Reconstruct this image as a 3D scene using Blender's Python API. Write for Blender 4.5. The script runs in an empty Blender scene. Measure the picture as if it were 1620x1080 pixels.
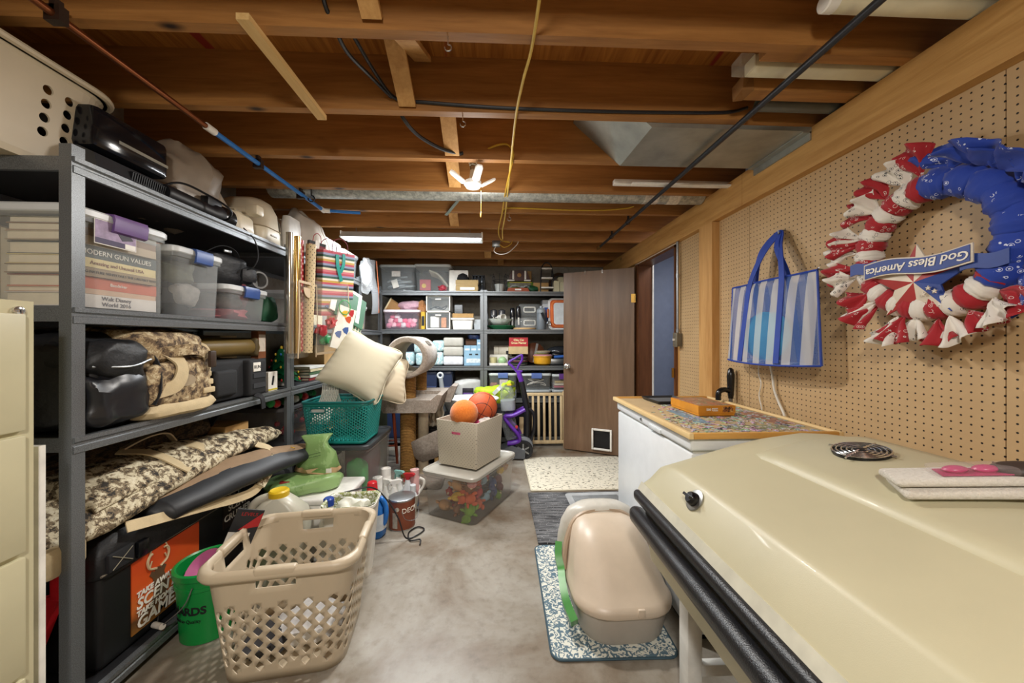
import bpy, bmesh, math, random
from mathutils import Vector, Matrix, noise as mnoise
R = math.radians; PI = math.pi
random.seed(7)
sc = bpy.context.scene
col = sc.collection

# ------------------------------------------------------------ camera, world, light, exposure
cam_d = bpy.data.cameras.new('camera'); cam = bpy.data.objects.new('camera', cam_d); col.objects.link(cam)
cam_d.sensor_width = 36.0; cam_d.lens = 12.8; cam_d.shift_y = -3/1620; cam_d.clip_start = .02
cam.location = (0, 0, 1.245); cam.rotation_euler = (R(90), 0, R(-2.485))
sc.camera = cam
w = bpy.data.worlds.new('World'); sc.world = w; w.use_nodes = True
w.node_tree.nodes['Background'].inputs[0].default_value = (.9, .93, 1, 1)
w.node_tree.nodes['Background'].inputs[1].default_value = .15
sc.view_settings.view_transform = 'Standard'; sc.view_settings.look = 'None'
sc.view_settings.exposure = 0.25; sc.view_settings.gamma = 1; sc.view_settings.use_curve_mapping = False
def lamp(name, kind, loc, energy, color=(1, 1, 1), size=.1, size_y=None, rot=(0, 0, 0)):
    d = bpy.data.lights.new(name, kind); d.energy = energy; d.color = color
    if kind == 'AREA':
        d.size = size
        if size_y: d.shape = 'RECTANGLE'; d.size_y = size_y
    else: d.shadow_soft_size = size
    o = bpy.data.objects.new(name, d); col.objects.link(o); o.location = loc; o.rotation_euler = rot
    return o
lamp('bulb_light', 'AREA', (-.135, 2.12, 2.115), 21, (1, .96, .9), .15).data.shape = 'DISK'
lamp('bulb_light', 'AREA', (-.15, -.55, 2.115), 24, (1, .96, .9), .15).data.shape = 'DISK'
lamp('bulb_glow', 'POINT', (-.135, 2.12, 2.0), 6, (1, .96, .9), .1)
lamp('bulb_glow', 'POINT', (-.15, -.55, 2.02), 42, (1, .95, .88), .1)
lamp('tube_light', 'AREA', (-.735, 3.27, 2.125), 42, (.95, .98, 1), 1.16, .1)
lamp('hall_light', 'AREA', (2.1, 3.3, 2.36), 12, (.95, .97, 1), .5, .5)

# ------------------------------------------------------------ materials
def lin(h):
    h = h.lstrip('#'); v = [int(h[i:i+2], 16)/255 for i in (0, 2, 4)]
    return tuple(c/12.92 if c <= .04045 else ((c+.055)/1.055)**2.4 for c in v) + (1,)
MC = {}
def newmat(name):
    m = bpy.data.materials.new(name); m.use_nodes = True
    nt = m.node_tree; b = nt.nodes['Principled BSDF']
    return m, nt, b
def N(nt, t, **kw):
    n = nt.nodes.new(t)
    for k, v in kw.items():
        if hasattr(n, k): setattr(n, k, v)
        else: n.inputs[k].default_value = v
    return n
def ramp(nt, fac, stops, interp='LINEAR'):
    r = nt.nodes.new('ShaderNodeValToRGB'); r.color_ramp.interpolation = interp
    e = r.color_ramp.elements
    while len(e) < len(stops): e.new(.5)
    for i, (p, c) in enumerate(stops):
        e[i].position = p; e[i].color = lin(c) if isinstance(c, str) else c
    nt.links.new(fac, r.inputs[0]); return r.outputs[0]
def coords(nt, sc3=(1, 1, 1), kind='Object', rot=(0, 0, 0)):
    tc = nt.nodes.new('ShaderNodeTexCoord'); mp = nt.nodes.new('ShaderNodeMapping')
    mp.inputs['Scale'].default_value = sc3; mp.inputs['Rotation'].default_value = rot
    nt.links.new(tc.outputs[kind], mp.inputs[0]); return mp.outputs[0]
def tex(nt, vec, scale, detail=4, rough=.55, dist=0):
    n = N(nt, 'ShaderNodeTexNoise', Scale=scale, Detail=detail, Roughness=rough, Distortion=dist)
    nt.links.new(vec, n.inputs['Vector']); return n.outputs[0]
def bump(nt, b, h, strength=.3, dist=.01):
    n = N(nt, 'ShaderNodeBump', Strength=strength, Distance=dist)
    nt.links.new(h, n.inputs['Height']); nt.links.new(n.outputs[0], b.inputs['Normal'])
def mat(hexc, rough=.5, metal=0, var=.12, ns=14, bmp=0, bs=120, spec=.5, coat=0, sheen=0):
    """plain coloured stuff with slight unevenness"""
    key = (hexc, rough, metal, var, ns, bmp, bs, spec, coat, sheen)
    if key in MC: return MC[key]
    m, nt, b = newmat('paint_' + hexc.lstrip('#'))
    c = lin(hexc)
    v = coords(nt)
    if var:
        n = tex(nt, v, ns)
        lo = tuple(x*(1-var) for x in c[:3]) + (1,); hi = tuple(min(1, x*(1+var)) for x in c[:3]) + (1,)
        nt.links.new(ramp(nt, n, [(.3, lo), (.7, hi)]), b.inputs['Base Color'])
    else: b.inputs['Base Color'].default_value = c
    b.inputs['Roughness'].default_value = rough; b.inputs['Metallic'].default_value = metal
    b.inputs['Specular IOR Level'].default_value = spec; b.inputs['Coat Weight'].default_value = coat
    b.inputs['Sheen Weight'].default_value = sheen
    if bmp: bump(nt, b, tex(nt, v, bs, 3), bmp, .004)
    MC[key] = m; return m
def clear(hexc='#dfe6e8', op=.3, rough=.25):
    """milky clear plastic"""
    key = ('clear', hexc, op, rough)
    if key in MC: return MC[key]
    m, nt, b = newmat('clear_plastic_' + hexc.lstrip('#'))
    b.inputs['Base Color'].default_value = lin(hexc); b.inputs['Roughness'].default_value = rough
    tr = nt.nodes.new('ShaderNodeBsdfTransparent'); mx = nt.nodes.new('ShaderNodeMixShader')
    fr = N(nt, 'ShaderNodeLayerWeight', Blend=.35)
    ma = N(nt, 'ShaderNodeMath', operation='MULTIPLY_ADD'); ma.inputs[1].default_value = .16; ma.inputs[2].default_value = op*.4
    nt.links.new(fr.outputs['Facing'], ma.inputs[0]); nt.links.new(ma.outputs[0], mx.inputs[0])
    nt.links.new(tr.outputs[0], mx.inputs[1]); nt.links.new(b.outputs[0], mx.inputs[2])
    nt.links.new(mx.outputs[0], nt.nodes['Material Output'].inputs[0])
    MC[key] = m; return m
def emit(hexc, s):
    m, nt, b = newmat('lit_' + hexc.lstrip('#'))
    b.inputs['Base Color'].default_value = lin(hexc)
    b.inputs['Emission Color'].default_value = lin(hexc); b.inputs['Emission Strength'].default_value = s
    return m
def wood(name, dark, light, axis='X', rough=.55, knots=True, scale=1.0, bm_=.15):
    m, nt, b = newmat(name)
    s = {'X': (.7, 9, 9), 'Y': (9, .7, 9), 'Z': (9, 9, .7)}[axis]
    v = coords(nt, tuple(k*scale for k in s))
    n1 = tex(nt, v, 2.2, 6, .6, .8); n2 = tex(nt, v, 9, 3, .6)
    mxx = N(nt, 'ShaderNodeMath', operation='MULTIPLY_ADD'); mxx.inputs[1].default_value = .35
    nt.links.new(n2, mxx.inputs[0]); nt.links.new(n1, mxx.inputs[2])
    c = ramp(nt, mxx.outputs[0], [(.35, dark), (.85, light)])
    if knots:
        s2 = {'X': (2.2, 5, 5), 'Y': (5, 2.2, 5), 'Z': (5, 5, 2.2)}[axis]
        vo = N(nt, 'ShaderNodeTexVoronoi', Scale=.8); nt.links.new(coords(nt, s2), vo.inputs['Vector'])
        k = ramp(nt, vo.outputs['Distance'], [(.03, (0, 0, 0, 1)), (.09, (1, 1, 1, 1))])
        mc = N(nt, 'ShaderNodeMix', data_type='RGBA')
        nt.links.new(k, mc.inputs['Factor']); mc.inputs[6].default_value = lin('#2a1405'); nt.links.new(c, mc.inputs[7])
        c = mc.outputs[2]
    nt.links.new(c, b.inputs['Base Color']); b.inputs['Roughness'].default_value = rough
    if bm_: bump(nt, b, n2, bm_, .004)
    return m
def mix2(nt, fac, a, b_):
    mc = N(nt, 'ShaderNodeMix', data_type='RGBA')
    nt.links.new(fac, mc.inputs['Factor'])
    for i, c in ((6, a), (7, b_)):
        if isinstance(c, str): mc.inputs[i].default_value = lin(c)
        else: nt.links.new(c, mc.inputs[i])
    return mc.outputs[2]
def concrete(name, a, b1, c1, rough=.32):
    m, nt, b = newmat(name)
    v = coords(nt)
    n = tex(nt, v, 1.6, 8, .62, .4); n2 = tex(nt, v, 22, 5, .6)
    c = ramp(nt, n, [(.33, a), (.5, b1), (.66, c1)])
    k = ramp(nt, n2, [(.25, (.55, .5, .45, 1)), (.5, (1, 1, 1, 1))])
    mu = N(nt, 'ShaderNodeMix', data_type='RGBA', blend_type='MULTIPLY'); mu.inputs['Factor'].default_value = .55
    nt.links.new(c, mu.inputs[6]); nt.links.new(k, mu.inputs[7])
    nt.links.new(mu.outputs[2], b.inputs['Base Color'])
    rr_ = N(nt, 'ShaderNodeMapRange'); rr_.inputs['To Min'].default_value = rough-.12; rr_.inputs['To Max'].default_value = rough+.25
    nt.links.new(n, rr_.inputs[0]); nt.links.new(rr_.outputs[0], b.inputs['Roughness'])
    bump(nt, b, n2, .08, .004)
    return m
def pegboard(name):
    m, nt, b = newmat(name)
    tc = nt.nodes.new('ShaderNodeTexCoord')
    v = N(nt, 'ShaderNodeVectorMath', operation='SCALE'); v.inputs['Scale'].default_value = 1/.0254
    nt.links.new(tc.outputs['Object'], v.inputs[0])
    f = N(nt, 'ShaderNodeVectorMath', operation='FRACTION'); nt.links.new(v.outputs[0], f.inputs[0])
    s = N(nt, 'ShaderNodeVectorMath', operation='SUBTRACT'); s.inputs[1].default_value = (.5, .5, .5); nt.links.new(f.outputs[0], s.inputs[0])
    q = N(nt, 'ShaderNodeVectorMath', operation='MULTIPLY'); q.inputs[1].default_value = (0, 1, 1); nt.links.new(s.outputs[0], q.inputs[0])
    l = N(nt, 'ShaderNodeVectorMath', operation='LENGTH'); nt.links.new(q.outputs[0], l.inputs[0])
    hole = ramp(nt, l.outputs['Value'], [(.10, (0, 0, 0, 1)), (.135, (1, 1, 1, 1))])
    n = tex(nt, tc.outputs['Object'], 2.5, 5, .6); n2 = tex(nt, tc.outputs['Object'], 260, 2)
    base = ramp(nt, n, [(.3, '#b5956a'), (.7, '#c5a67a')])
    nt.links.new(mix2(nt, hole, '#1a0f06', base), b.inputs['Base Color'])
    b.inputs['Roughness'].default_value = .55
    bump(nt, b, hole, .5, .003)
    return m
def cells(name, cols, scale, rough=.8, bmp=.2, sc3=(1, 1, 1), kind='camo'):
    """patchy printed cloth: camouflage or floral"""
    m, nt, b = newmat(name)
    v = coords(nt, sc3)
    n = tex(nt, v, scale, 5, .7, .3)
    k = len(cols); st = [(.34+.32*i/(k-1), c) for i, c in enumerate(cols)]
    nt.links.new(ramp(nt, n, st, 'CONSTANT'), b.inputs['Base Color'])
    b.inputs['Roughness'].default_value = rough
    if bmp: bump(nt, b, tex(nt, v, 90, 2), bmp, .003)
    return m
def stripes(name, cols, period, axis=2, rough=.7, hard=True, off=0):
    """straight stripes, equal widths, along a local axis"""
    m, nt, b = newmat(name)
    tc = nt.nodes.new('ShaderNodeTexCoord'); sx = nt.nodes.new('ShaderNodeSeparateXYZ'); nt.links.new(tc.outputs['Object'], sx.inputs[0])
    d = N(nt, 'ShaderNodeMath', operation='MULTIPLY_ADD'); d.inputs[1].default_value = 1/period; d.inputs[2].default_value = 50+off; nt.links.new(sx.outputs[axis], d.inputs[0])
    f = N(nt, 'ShaderNodeMath', operation='FRACT'); nt.links.new(d.outputs[0], f.inputs[0])
    k = len(cols)
    c = ramp(nt, f.outputs[0], [(i/k, x) for i, x in enumerate(cols)], 'CONSTANT' if hard else 'LINEAR')
    nt.links.new(c, b.inputs['Base Color']); b.inputs['Roughness'].default_value = rough
    return m
def lattice(nt, pitch):
    """distance from a staggered lattice over upright faces: (x+y, z) in object space"""
    tc = nt.nodes.new('ShaderNodeTexCoord'); sx = nt.nodes.new('ShaderNodeSeparateXYZ'); nt.links.new(tc.outputs['Object'], sx.inputs[0])
    def m2(op, a, b_):
        n = N(nt, 'ShaderNodeMath', operation=op)
        for i, q in enumerate((a, b_)):
            if isinstance(q, (int, float)): n.inputs[i].default_value = q
            else: nt.links.new(q, n.inputs[i])
        return n.outputs[0]
    u = m2('ADD', sx.outputs[0], sx.outputs[1]); z = sx.outputs[2]; d = []
    for op in ('ADD', 'SUBTRACT'):
        f = m2('FRACT', m2('MULTIPLY', m2(op, u, z), 1/pitch), 0); d.append(m2('SUBTRACT', f, .5))
    return m2('SQRT', m2('ADD', m2('MULTIPLY', d[0], d[0]), m2('MULTIPLY', d[1], d[1])), 0)
def dots(name, base, dot, pitch, rad, rough=.6, ax=(1, 1, 1), stag=True):
    """small printed dots on a staggered lattice, local object space"""
    m, nt, b = newmat(name)
    k = ramp(nt, lattice(nt, pitch), [(rad, (0, 0, 0, 1)), (rad+.04, (1, 1, 1, 1))])
    nt.links.new(mix2(nt, k, dot, base), b.inputs['Base Color']); b.inputs['Roughness'].default_value = rough
    return m
def fuzzy(name, a, c, rough=.95, s=60, bmp=.8):
    m, nt, b = newmat(name); v = coords(nt)
    n = tex(nt, v, s, 5, .7); n2 = tex(nt, v, 7, 3)
    ad = N(nt, 'ShaderNodeMath', operation='MULTIPLY_ADD'); ad.inputs[1].default_value = .5; nt.links.new(n2, ad.inputs[0]); nt.links.new(n, ad.inputs[2])
    nt.links.new(ramp(nt, ad.outputs[0], [(.5, a), (1.0, c)]), b.inputs['Base Color'])
    b.inputs['Roughness'].default_value = rough; b.inputs['Sheen Weight'].default_value = .3
    bump(nt, b, n, bmp, .006); return m
def woven(name, a, c, pitch, axes=(0, 0, 1), rough=.85, bmp=.6):
    """horizontal cord winding / weave bands in object space"""
    m, nt, b = newmat(name); v = coords(nt)
    wv = N(nt, 'ShaderNodeTexWave', wave_type='BANDS', bands_direction='XYZ'[axes.index(1)], Scale=.314/pitch, Distortion=.6, Detail=2)
    wv.inputs['Detail Scale'].default_value = 3
    nt.links.new(v, wv.inputs['Vector'])
    n = tex(nt, v, 70, 3)
    mm = N(nt, 'ShaderNodeMath', operation='MULTIPLY'); nt.links.new(wv.outputs['Fac'], mm.inputs[0]); nt.links.new(n, mm.inputs[1])
    nt.links.new(ramp(nt, mm.outputs[0], [(.05, a), (.5, c)]), b.inputs['Base Color']); b.inputs['Roughness'].default_value = rough
    bump(nt, b, wv.outputs['Fac'], bmp, .004); return m
def metal(hexc, rough=.35, grain=.0, bs=300):
    return mat(hexc, rough, .9, .06, 30, grain, bs)

# ------------------------------------------------------------ mesh building
def rrect(w, d, r, n=5):
    """rounded rectangle ring, counter-clockwise, centred"""
    r = max(1e-4, min(r, w/2-1e-4, d/2-1e-4)); p = []
    for cx, cy, a0 in ((w/2-r, d/2-r, 0), (-w/2+r, d/2-r, 90), (-w/2+r, -d/2+r, 180), (w/2-r, -d/2+r, 270)):
        for i in range(n):
            a = R(a0+90*i/(n-1)); p.append((cx+r*math.cos(a), cy+r*math.sin(a)))
    return p
class G:
    def __init__(s): s.v = []; s.f = []
    def add(s, v, f):
        o = len(s.v); s.v += [tuple(x) for x in v]; s.f += [tuple(i+o for i in q) for q in f]; return s
    def box(s, x0, x1, y0, y1, z0, z1, rot=None, c=None):
        v = [(x, y, z) for x in (x0, x1) for y in (y0, y1) for z in (z0, z1)]
        f = [(0, 1, 3, 2), (4, 6, 7, 5), (0, 4, 5, 1), (2, 3, 7, 6), (0, 2, 6, 4), (1, 5, 7, 3)]
        if rot is not None:
            c = Vector(c) if c else Vector(((x0+x1)/2, (y0+y1)/2, (z0+z1)/2))
            v = [rot @ (Vector(p)-c)+c for p in v]
        return s.add(v, f)
    def rbox(s, x0, x1, y0, y1, z0, z1, r=.01, n=2):
        """box with rounded edges"""
        bm = bmesh.new(); bmesh.ops.create_cube(bm, size=1)
        for v in bm.verts: v.co = Vector(((x0+x1)/2+v.co.x*(x1-x0), (y0+y1)/2+v.co.y*(y1-y0), (z0+z1)/2+v.co.z*(z1-z0)))
        r = min(r, .49*min(x1-x0, y1-y0, z1-z0))
        bmesh.ops.bevel(bm, geom=bm.edges[:], offset=r, segments=n, affect='EDGES', profile=.5)
        bm.verts.index_update(); s.add([v.co[:] for v in bm.verts], [[v.index for v in f.verts] for f in bm.faces]); bm.free(); return s
    def loft(s, rings, cap0=True, cap1=True, closed=False):
        n = len(rings[0]); o = len(s.v)
        for r in rings: s.v += [tuple(p) for p in r]
        m = len(rings)
        for i in range(m if closed else m-1):
            a = o+i*n; b = o+((i+1) % m)*n
            for j in range(n):
                k = (j+1) % n; s.f.append((a+j, a+k, b+k, b+j))
        if not closed:
            if cap0: s.f.append(tuple(o+j for j in reversed(range(n))))
            if cap1: s.f.append(tuple(o+(m-1)*n+j for j in range(n)))
        return s
    def tub(s, prof, n=5, c=(0, 0), cap0=True, cap1=False):
        """prof: list of (w, d, r, z): stacked rounded rectangles"""
        return s.loft([[(x+c[0], y+c[1], z) for x, y in rrect(w, d, r, n)] for w, d, r, z in prof], cap0, cap1)
    def lathe(s, prof, n=24, c=(0, 0, 0), cap0=True, cap1=True, m=None):
        rings = []
        for r, z in prof:
            ring = [Vector((max(r, 1e-4)*math.cos(2*PI*i/n), max(r, 1e-4)*math.sin(2*PI*i/n), z)) for i in range(n)]
            if m is not None: ring = [m @ p for p in ring]
            rings.append([p+Vector(c) for p in ring])
        return s.loft(rings, cap0, cap1)
    def tube(s, pts, r, n=8, closed=False, flat=None):
        pts = [Vector(p) for p in pts]; m = len(pts); rings = []; up = None
        for i, p in enumerate(pts):
            a = pts[(i-1) % m] if (closed or i) else p; b = pts[(i+1) % m] if (closed or i < m-1) else p
            t = (b-a).normalized() if (b-a).length > 1e-9 else Vector((0, 0, 1))
            if up is None:
                up = Vector((0, 0, 1)) if abs(t.z) < .9 else Vector((1, 0, 0))
            x = t.cross(up)
            if x.length < 1e-6: x = t.orthogonal()
            x.normalize(); y = x.cross(t).normalized(); up = y
            rr_ = r[i] if isinstance(r, (list, tuple)) else r
            fx, fy = flat if flat else (1, 1)
            rings.append([p+x*(rr_*fx*math.cos(2*PI*j/n))+y*(rr_*fy*math.sin(2*PI*j/n)) for j in range(n)])
        return s.loft(rings, True, True, closed)
    def cyl(s, a, b, r, n=16, r2=None):
        return s.tube([a, b], [r, r if r2 is None else r2], n)
    def prism(s, poly, h0, h1, plane='XY'):
        """extrude a polygon; plane XY->z, XZ->y, YZ->x"""
        def q(p, h): return {'XY': (p[0], p[1], h), 'XZ': (p[0], h, p[1]), 'YZ': (h, p[0], p[1])}[plane]
        return s.loft([[q(p, h0) for p in poly], [q(p, h1) for p in poly]])
    def grid(s, fn, nu, nv, cu=False):
        o = len(s.v)
        for i in range(nu+1):
            for j in range(nv+1): s.v.append(tuple(fn(i/nu, j/nv)))
        for i in range(nu):
            for j in range(nv):
                a = o+i*(nv+1)+j; b = a+nv+1; s.f.append((a, b, b+1, a+1))
        return s
    def ell(s, c, r, nu=16, nv=10, lump=0, seed=0, pw=1):
        rings = []
        for j in range(nv+1):
            th = PI*j/nv; rg = []
            for i in range(nu):
                ph = 2*PI*i/nu
                def sp(q): return math.copysign(abs(q)**pw, q)
                d = Vector((sp(math.sin(th))*sp(math.cos(ph)), sp(math.sin(th))*sp(math.sin(ph)), -sp(math.cos(th))))
                if j in (0, nv): d = Vector((0, 0, -1 if j == 0 else 1))+Vector((math.cos(ph), math.sin(ph), 0))*.001
                k = 1+lump*mnoise.noise(d*1.7+Vector((seed, seed*.7, 0))) if lump else 1
                rg.append((c[0]+r[0]*d.x*k, c[1]+r[1]*d.y*k, c[2]+r[2]*d.z*k))
            rings.append(rg)
        return s.loft(rings)
    def xf(s, m, start=0):
        for i in range(start, len(s.v)): s.v[i] = tuple(m @ Vector(s.v[i]))
        return s
    def wob(s, amp, freq, seed=0, start=0):
        for i in range(start, len(s.v)):
            p = Vector(s.v[i]); d = mnoise.noise_vector(p*freq+Vector((seed*3.1, seed, 0))); s.v[i] = tuple(p+d*amp)
        return s
    def mesh(s, name, m, smooth=True, ang=40, solid=0, sub=0):
        me = bpy.data.meshes.new(name); me.from_pydata(s.v, [], s.f); me.update()
        bm = bmesh.new(); bm.from_mesh(me); bmesh.ops.recalc_face_normals(bm, faces=bm.faces); bm.to_mesh(me); bm.free()
        if smooth:
            me.polygons.foreach_set('use_smooth', [True]*len(me.polygons)); me.set_sharp_from_angle(angle=R(ang))
        for k in (m if isinstance(m, (list, tuple)) else [m]): me.materials.append(k)
        return me
def link(name, me, parent=None, loc=(0, 0, 0), rot=(0, 0, 0)):
    o = bpy.data.objects.new(name, me); col.objects.link(o); o.location = loc; o.rotation_euler = rot
    if parent is not None: o.parent = parent
    return o
def tag(o, label, cat=None, group=None, kind=None):
    o['label'] = label
    if cat: o['category'] = cat
    if group: o['group'] = group
    if kind: o['kind'] = kind
    return o
def thing(name, label, cat, loc=(0, 0, 0), rz=0, group=None, rot=None):
    o = link(name, None, None, loc, rot if rot else (0, 0, R(rz))); o.empty_display_size = .05
    return tag(o, label, cat, group)
def part(parent, name, g, m, label=None, smooth=True, ang=40, solid=0, sub=0, loc=(0, 0, 0), rot=(0, 0, 0)):
    o = link(name, g if isinstance(g, bpy.types.Mesh) else g.mesh(name, m, smooth, ang), parent, loc, rot)
    if solid: md = o.modifiers.new('thickness', 'SOLIDIFY'); md.thickness = solid; md.offset = 0
    if sub: md = o.modifiers.new('smooth', 'SUBSURF'); md.levels = sub; md.render_levels = sub
    if label: o['label'] = label
    return o
def one(name, g, m, label, cat, loc=(0, 0, 0), rz=0, group=None, rot=None, **kw):
    o = part(None, name, g, m, **kw); o.location = loc; o.rotation_euler = rot if rot else (0, 0, R(rz))
    return tag(o, label, cat, group)
def struct(name, g, m, label, parent=None, smooth=False, **kw):
    o = part(parent, name, g, m, smooth=smooth, **kw)
    if parent is None: o['kind'] = 'structure'; o['label'] = label
    return o
def text_mesh(s, size, m, depth=.0012, align='CENTER', shear=0, bold=0, space=1.0):
    cu = bpy.data.curves.new('lettering', 'FONT'); cu.body = s; cu.size = size; cu.extrude = depth; cu.align_x = align; cu.align_y = 'CENTER'
    cu.shear = shear; cu.offset = bold; cu.space_line = space; cu.resolution_u = 3
    o = bpy.data.objects.new('lettering', cu); col.objects.link(o)
    dg = bpy.context.evaluated_depsgraph_get(); me = bpy.data.meshes.new_from_object(o.evaluated_get(dg))
    bpy.data.objects.remove(o); bpy.data.curves.remove(cu)
    me.materials.clear(); me.materials.append(m); return me
def letters(parent, s, size, m, loc, face, **kw):
    """lettering on a face: 'y-' reads from the camera side, 'x+' faces the aisle, 'z' lies flat"""
    rot = {'y-': (R(90), 0, 0), 'x+': (R(90), 0, R(90)), 'x-': (R(90), 0, R(-90)), 'z': (0, 0, 0)}[face] if isinstance(face, str) else face
    return part(parent, 'lettering', text_mesh(s, size, m, **kw), None, loc=loc, rot=rot)

def RX(a): return Matrix.Rotation(R(a), 4, 'X')
def RY(a): return Matrix.Rotation(R(a), 4, 'Y')
def RZ(a): return Matrix.Rotation(R(a), 4, 'Z')
def TR(x, y, z): return Matrix.Translation((x, y, z))
def bez(pts, n=8):
    """smooth Catmull-Rom curve through points"""
    P = [Vector(p) for p in pts]; out = []
    for i in range(len(P)-1):
        a = P[i-1] if i else P[i]*2-P[i+1]; b = P[i]; c = P[i+1]; d = P[i+2] if i+2 < len(P) else P[i+1]*2-P[i]
        for k in range(n):
            t = k/n; out.append(.5*((2*b)+(c-a)*t+(2*a-5*b+4*c-d)*t*t+(3*b-3*c+d-a)*t**3))
    out.append(P[-1]); return out
def copy_tree(o, parent=None):
    c = o.copy(); col.objects.link(c)
    if parent is not None: c.parent = parent
    for ch in list(o.children): copy_tree(ch, c)
    return c
# ------------------------------------------------------------ the room
XL, XR, YB, YF, ZJ = -1.93, 1.49, 4.88, -1.6, 2.22
M_floor = concrete('stained_concrete_floor', '#6b5640', '#8f877a', '#a9a59c', .3)
M_block = concrete('grey_foundation_wall', '#7d776c', '#8f897d', '#a09a8e', .7)
M_joist = wood('fir_joist', '#7d5024', '#b07c42', 'X')
M_edge = wood('fir_trim_board', '#a97838', '#d3a564', 'Y')
M_post = wood('fir_post_board', '#a9763a', '#cfa062', 'Z')
M_lath = wood('pale_lath', '#c79a58', '#e7c486', 'Y', knots=False)
M_peg = pegboard('pegboard')
def ply():
    m, nt, b = newmat('plywood_subfloor'); v = coords(nt, (8, .5, 8))
    n = tex(nt, v, 3, 5, .6, 1.5); c = ramp(nt, n, [(.3, '#8a5018'), (.7, '#bd7f36')])
    k = ramp(nt, tex(nt, coords(nt, (5, .7, 1)), 1.8, 2), [(.68, (0, 0, 0, 1)), (.72, (1, 1, 1, 1))])
    nt.links.new(mix2(nt, k, c, '#8e2a1c'), b.inputs['Base Color']); b.inputs['Roughness'].default_value = .6; return m
M_ply = ply()
struct('floor', G().box(XL-.1, XR+.1, YF-.1, YB+.1, -.1, 0), M_floor, 'stained grey concrete slab floor')
ceil = struct('ceiling', G().box(XL-.1, XR+.6, YF-.1, YB+.1, ZJ+.235, ZJ+.26), M_ply, 'plywood subfloor overhead between the joists')
struct('wall_left', G().box(XL-.1, XL, YF-.1, YB+.1, 0, ZJ+.235), M_block, 'dark foundation wall behind the long row of shelving')
struct('wall_back', G().box(XL, XR+.1, YB, YB+.1, 0, ZJ+.235), M_block, 'grey foundation wall behind the far shelving')
struct('wall_front', G().box(XL, XR+.1, YF-.1, YF, 0, ZJ+.235), M_block, 'foundation wall behind the viewer')
# right wall with a doorway Y 2.95..3.72
DY0, DY1, DZ = 2.95, 3.74, 2.03
wr = struct('wall_right', G().box(XR+.012, XR+.1, YF, DY0, 0, ZJ).box(XR+.012, XR+.1, DY1, YB, 0, ZJ).box(XR+.012, XR+.1, DY0, DY1, DZ, ZJ), M_post, 'stud wall lined with tan pegboard')
for a, b in ((YF, -.28), (-.277, 1.0), (1.003, 2.08), (2.083, 2.37), (2.53, 2.895)):
    struct('pegboard_panel', G().box(XR, XR+.012, a, b, .0, 2.04), M_peg, '', wr)
struct('pegboard_panel', G().box(XR, XR+.012, 3.83, YB, 0, 2.04), M_peg, '', wr)
# joists
jm = G().box(XL, 1.12, 0, .038, 0, .235).mesh('joist', M_joist, False)
jl = G().box(.92, XR+.5, .038, .076, 0, .235).mesh('joist', M_joist, False)
jf = G().box(XL, XR+.5, 0, .038, 0, .235).mesh('joist', M_joist, False)
YJ = [1.162+.4064*i for i in range(-6, 10)]
for i, y in enumerate(YJ):
    if i in (6, 7):
        link('joist', jm, ceil, (0, y, ZJ)); link('joist', jl, ceil, (0, y, ZJ))
    else: link('joist', jf, ceil, (0, y, ZJ))
# bridging boards between the joists
def bridging(x, y0, z0, y1, z1, wd=.045, th=.018, dx=0):
    a = math.atan2(z1-z0, y1-y0); L = math.hypot(z1-z0, y1-y0)
    g = G().box(-wd/2, wd/2, 0, L, -th/2, th/2).xf(TR(x, y0, z0) @ RX(math.degrees(a)) @ Matrix.Shear('XY', 4, (0, 0)))
    struct('bridging_board', g, M_lath if wd < .05 else M_post, '', ceil)
bridging(-.385, .80, 2.43, 1.15, 2.245, .062); bridging(-.375, 1.215, 2.42, 1.558, 2.235, .07)
bridging(-.31, 1.21, 2.25, 1.555, 2.43, .07)
bridging(-.235, 1.62, 2.42, 1.965, 2.235, .075); bridging(-.265, 2.02, 2.42, 2.37, 2.235, .075)
bridging(-.36, 2.83, 2.42, 3.185, 2.235, .075); bridging(.66, 2.84, 2.24, 3.185, 2.42, .075)
bridging(-.1, 4.06, 2.43, 4.405, 2.235, .08); bridging(.06, 4.46, 2.43, 4.81, 2.235, .08)
one('wooden_strip', G().box(-.019, .019, -.25, .25, 0, .02), M_lath, 'pale wooden strip nailed under two ceiling joists on the left', 'wood strip', (-.757, 1.37, 2.2), smooth=False)
# girder, posts, door frame
tb = struct('trim_1', G().box(1.445, XR+.012, YF, 2.08, 2.035, ZJ).box(1.445, XR+.012, 2.083, 4.87, 2.035, ZJ), M_edge, 'long fir girder board along the top of the pegboard wall')
struct('trim_2', G().box(1.44, XR+.012, 2.372, 2.528, 0, 2.033), M_post, 'upright fir board between the pegboard panels beside the hanging bag')
M_jamb = wood('brown_stained_wood', '#4b2a15', '#6f4527', 'Z', .4, False)
struct('trim_3', G().box(XR-.012, XR+.13, DY0-.0, DY0+.02, 0, DZ).box(XR-.012, XR+.13, DY1-.02, DY1, 0, DZ).box(XR-.012, XR+.13, DY0, DY1, DZ-.02, DZ)
       .box(XR-.02, XR+.0, DY1, DY1+.06, 0, DZ+.0), M_jamb, 'brown stained door frame around the open doorway')
struct('trim_4', G().box(XR-.02, XR, DY0-.05, DY1+.06, DZ+.001, DZ+.03), mat('#e9e4d8', .5), 'pale strip over the doorway head')
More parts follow.
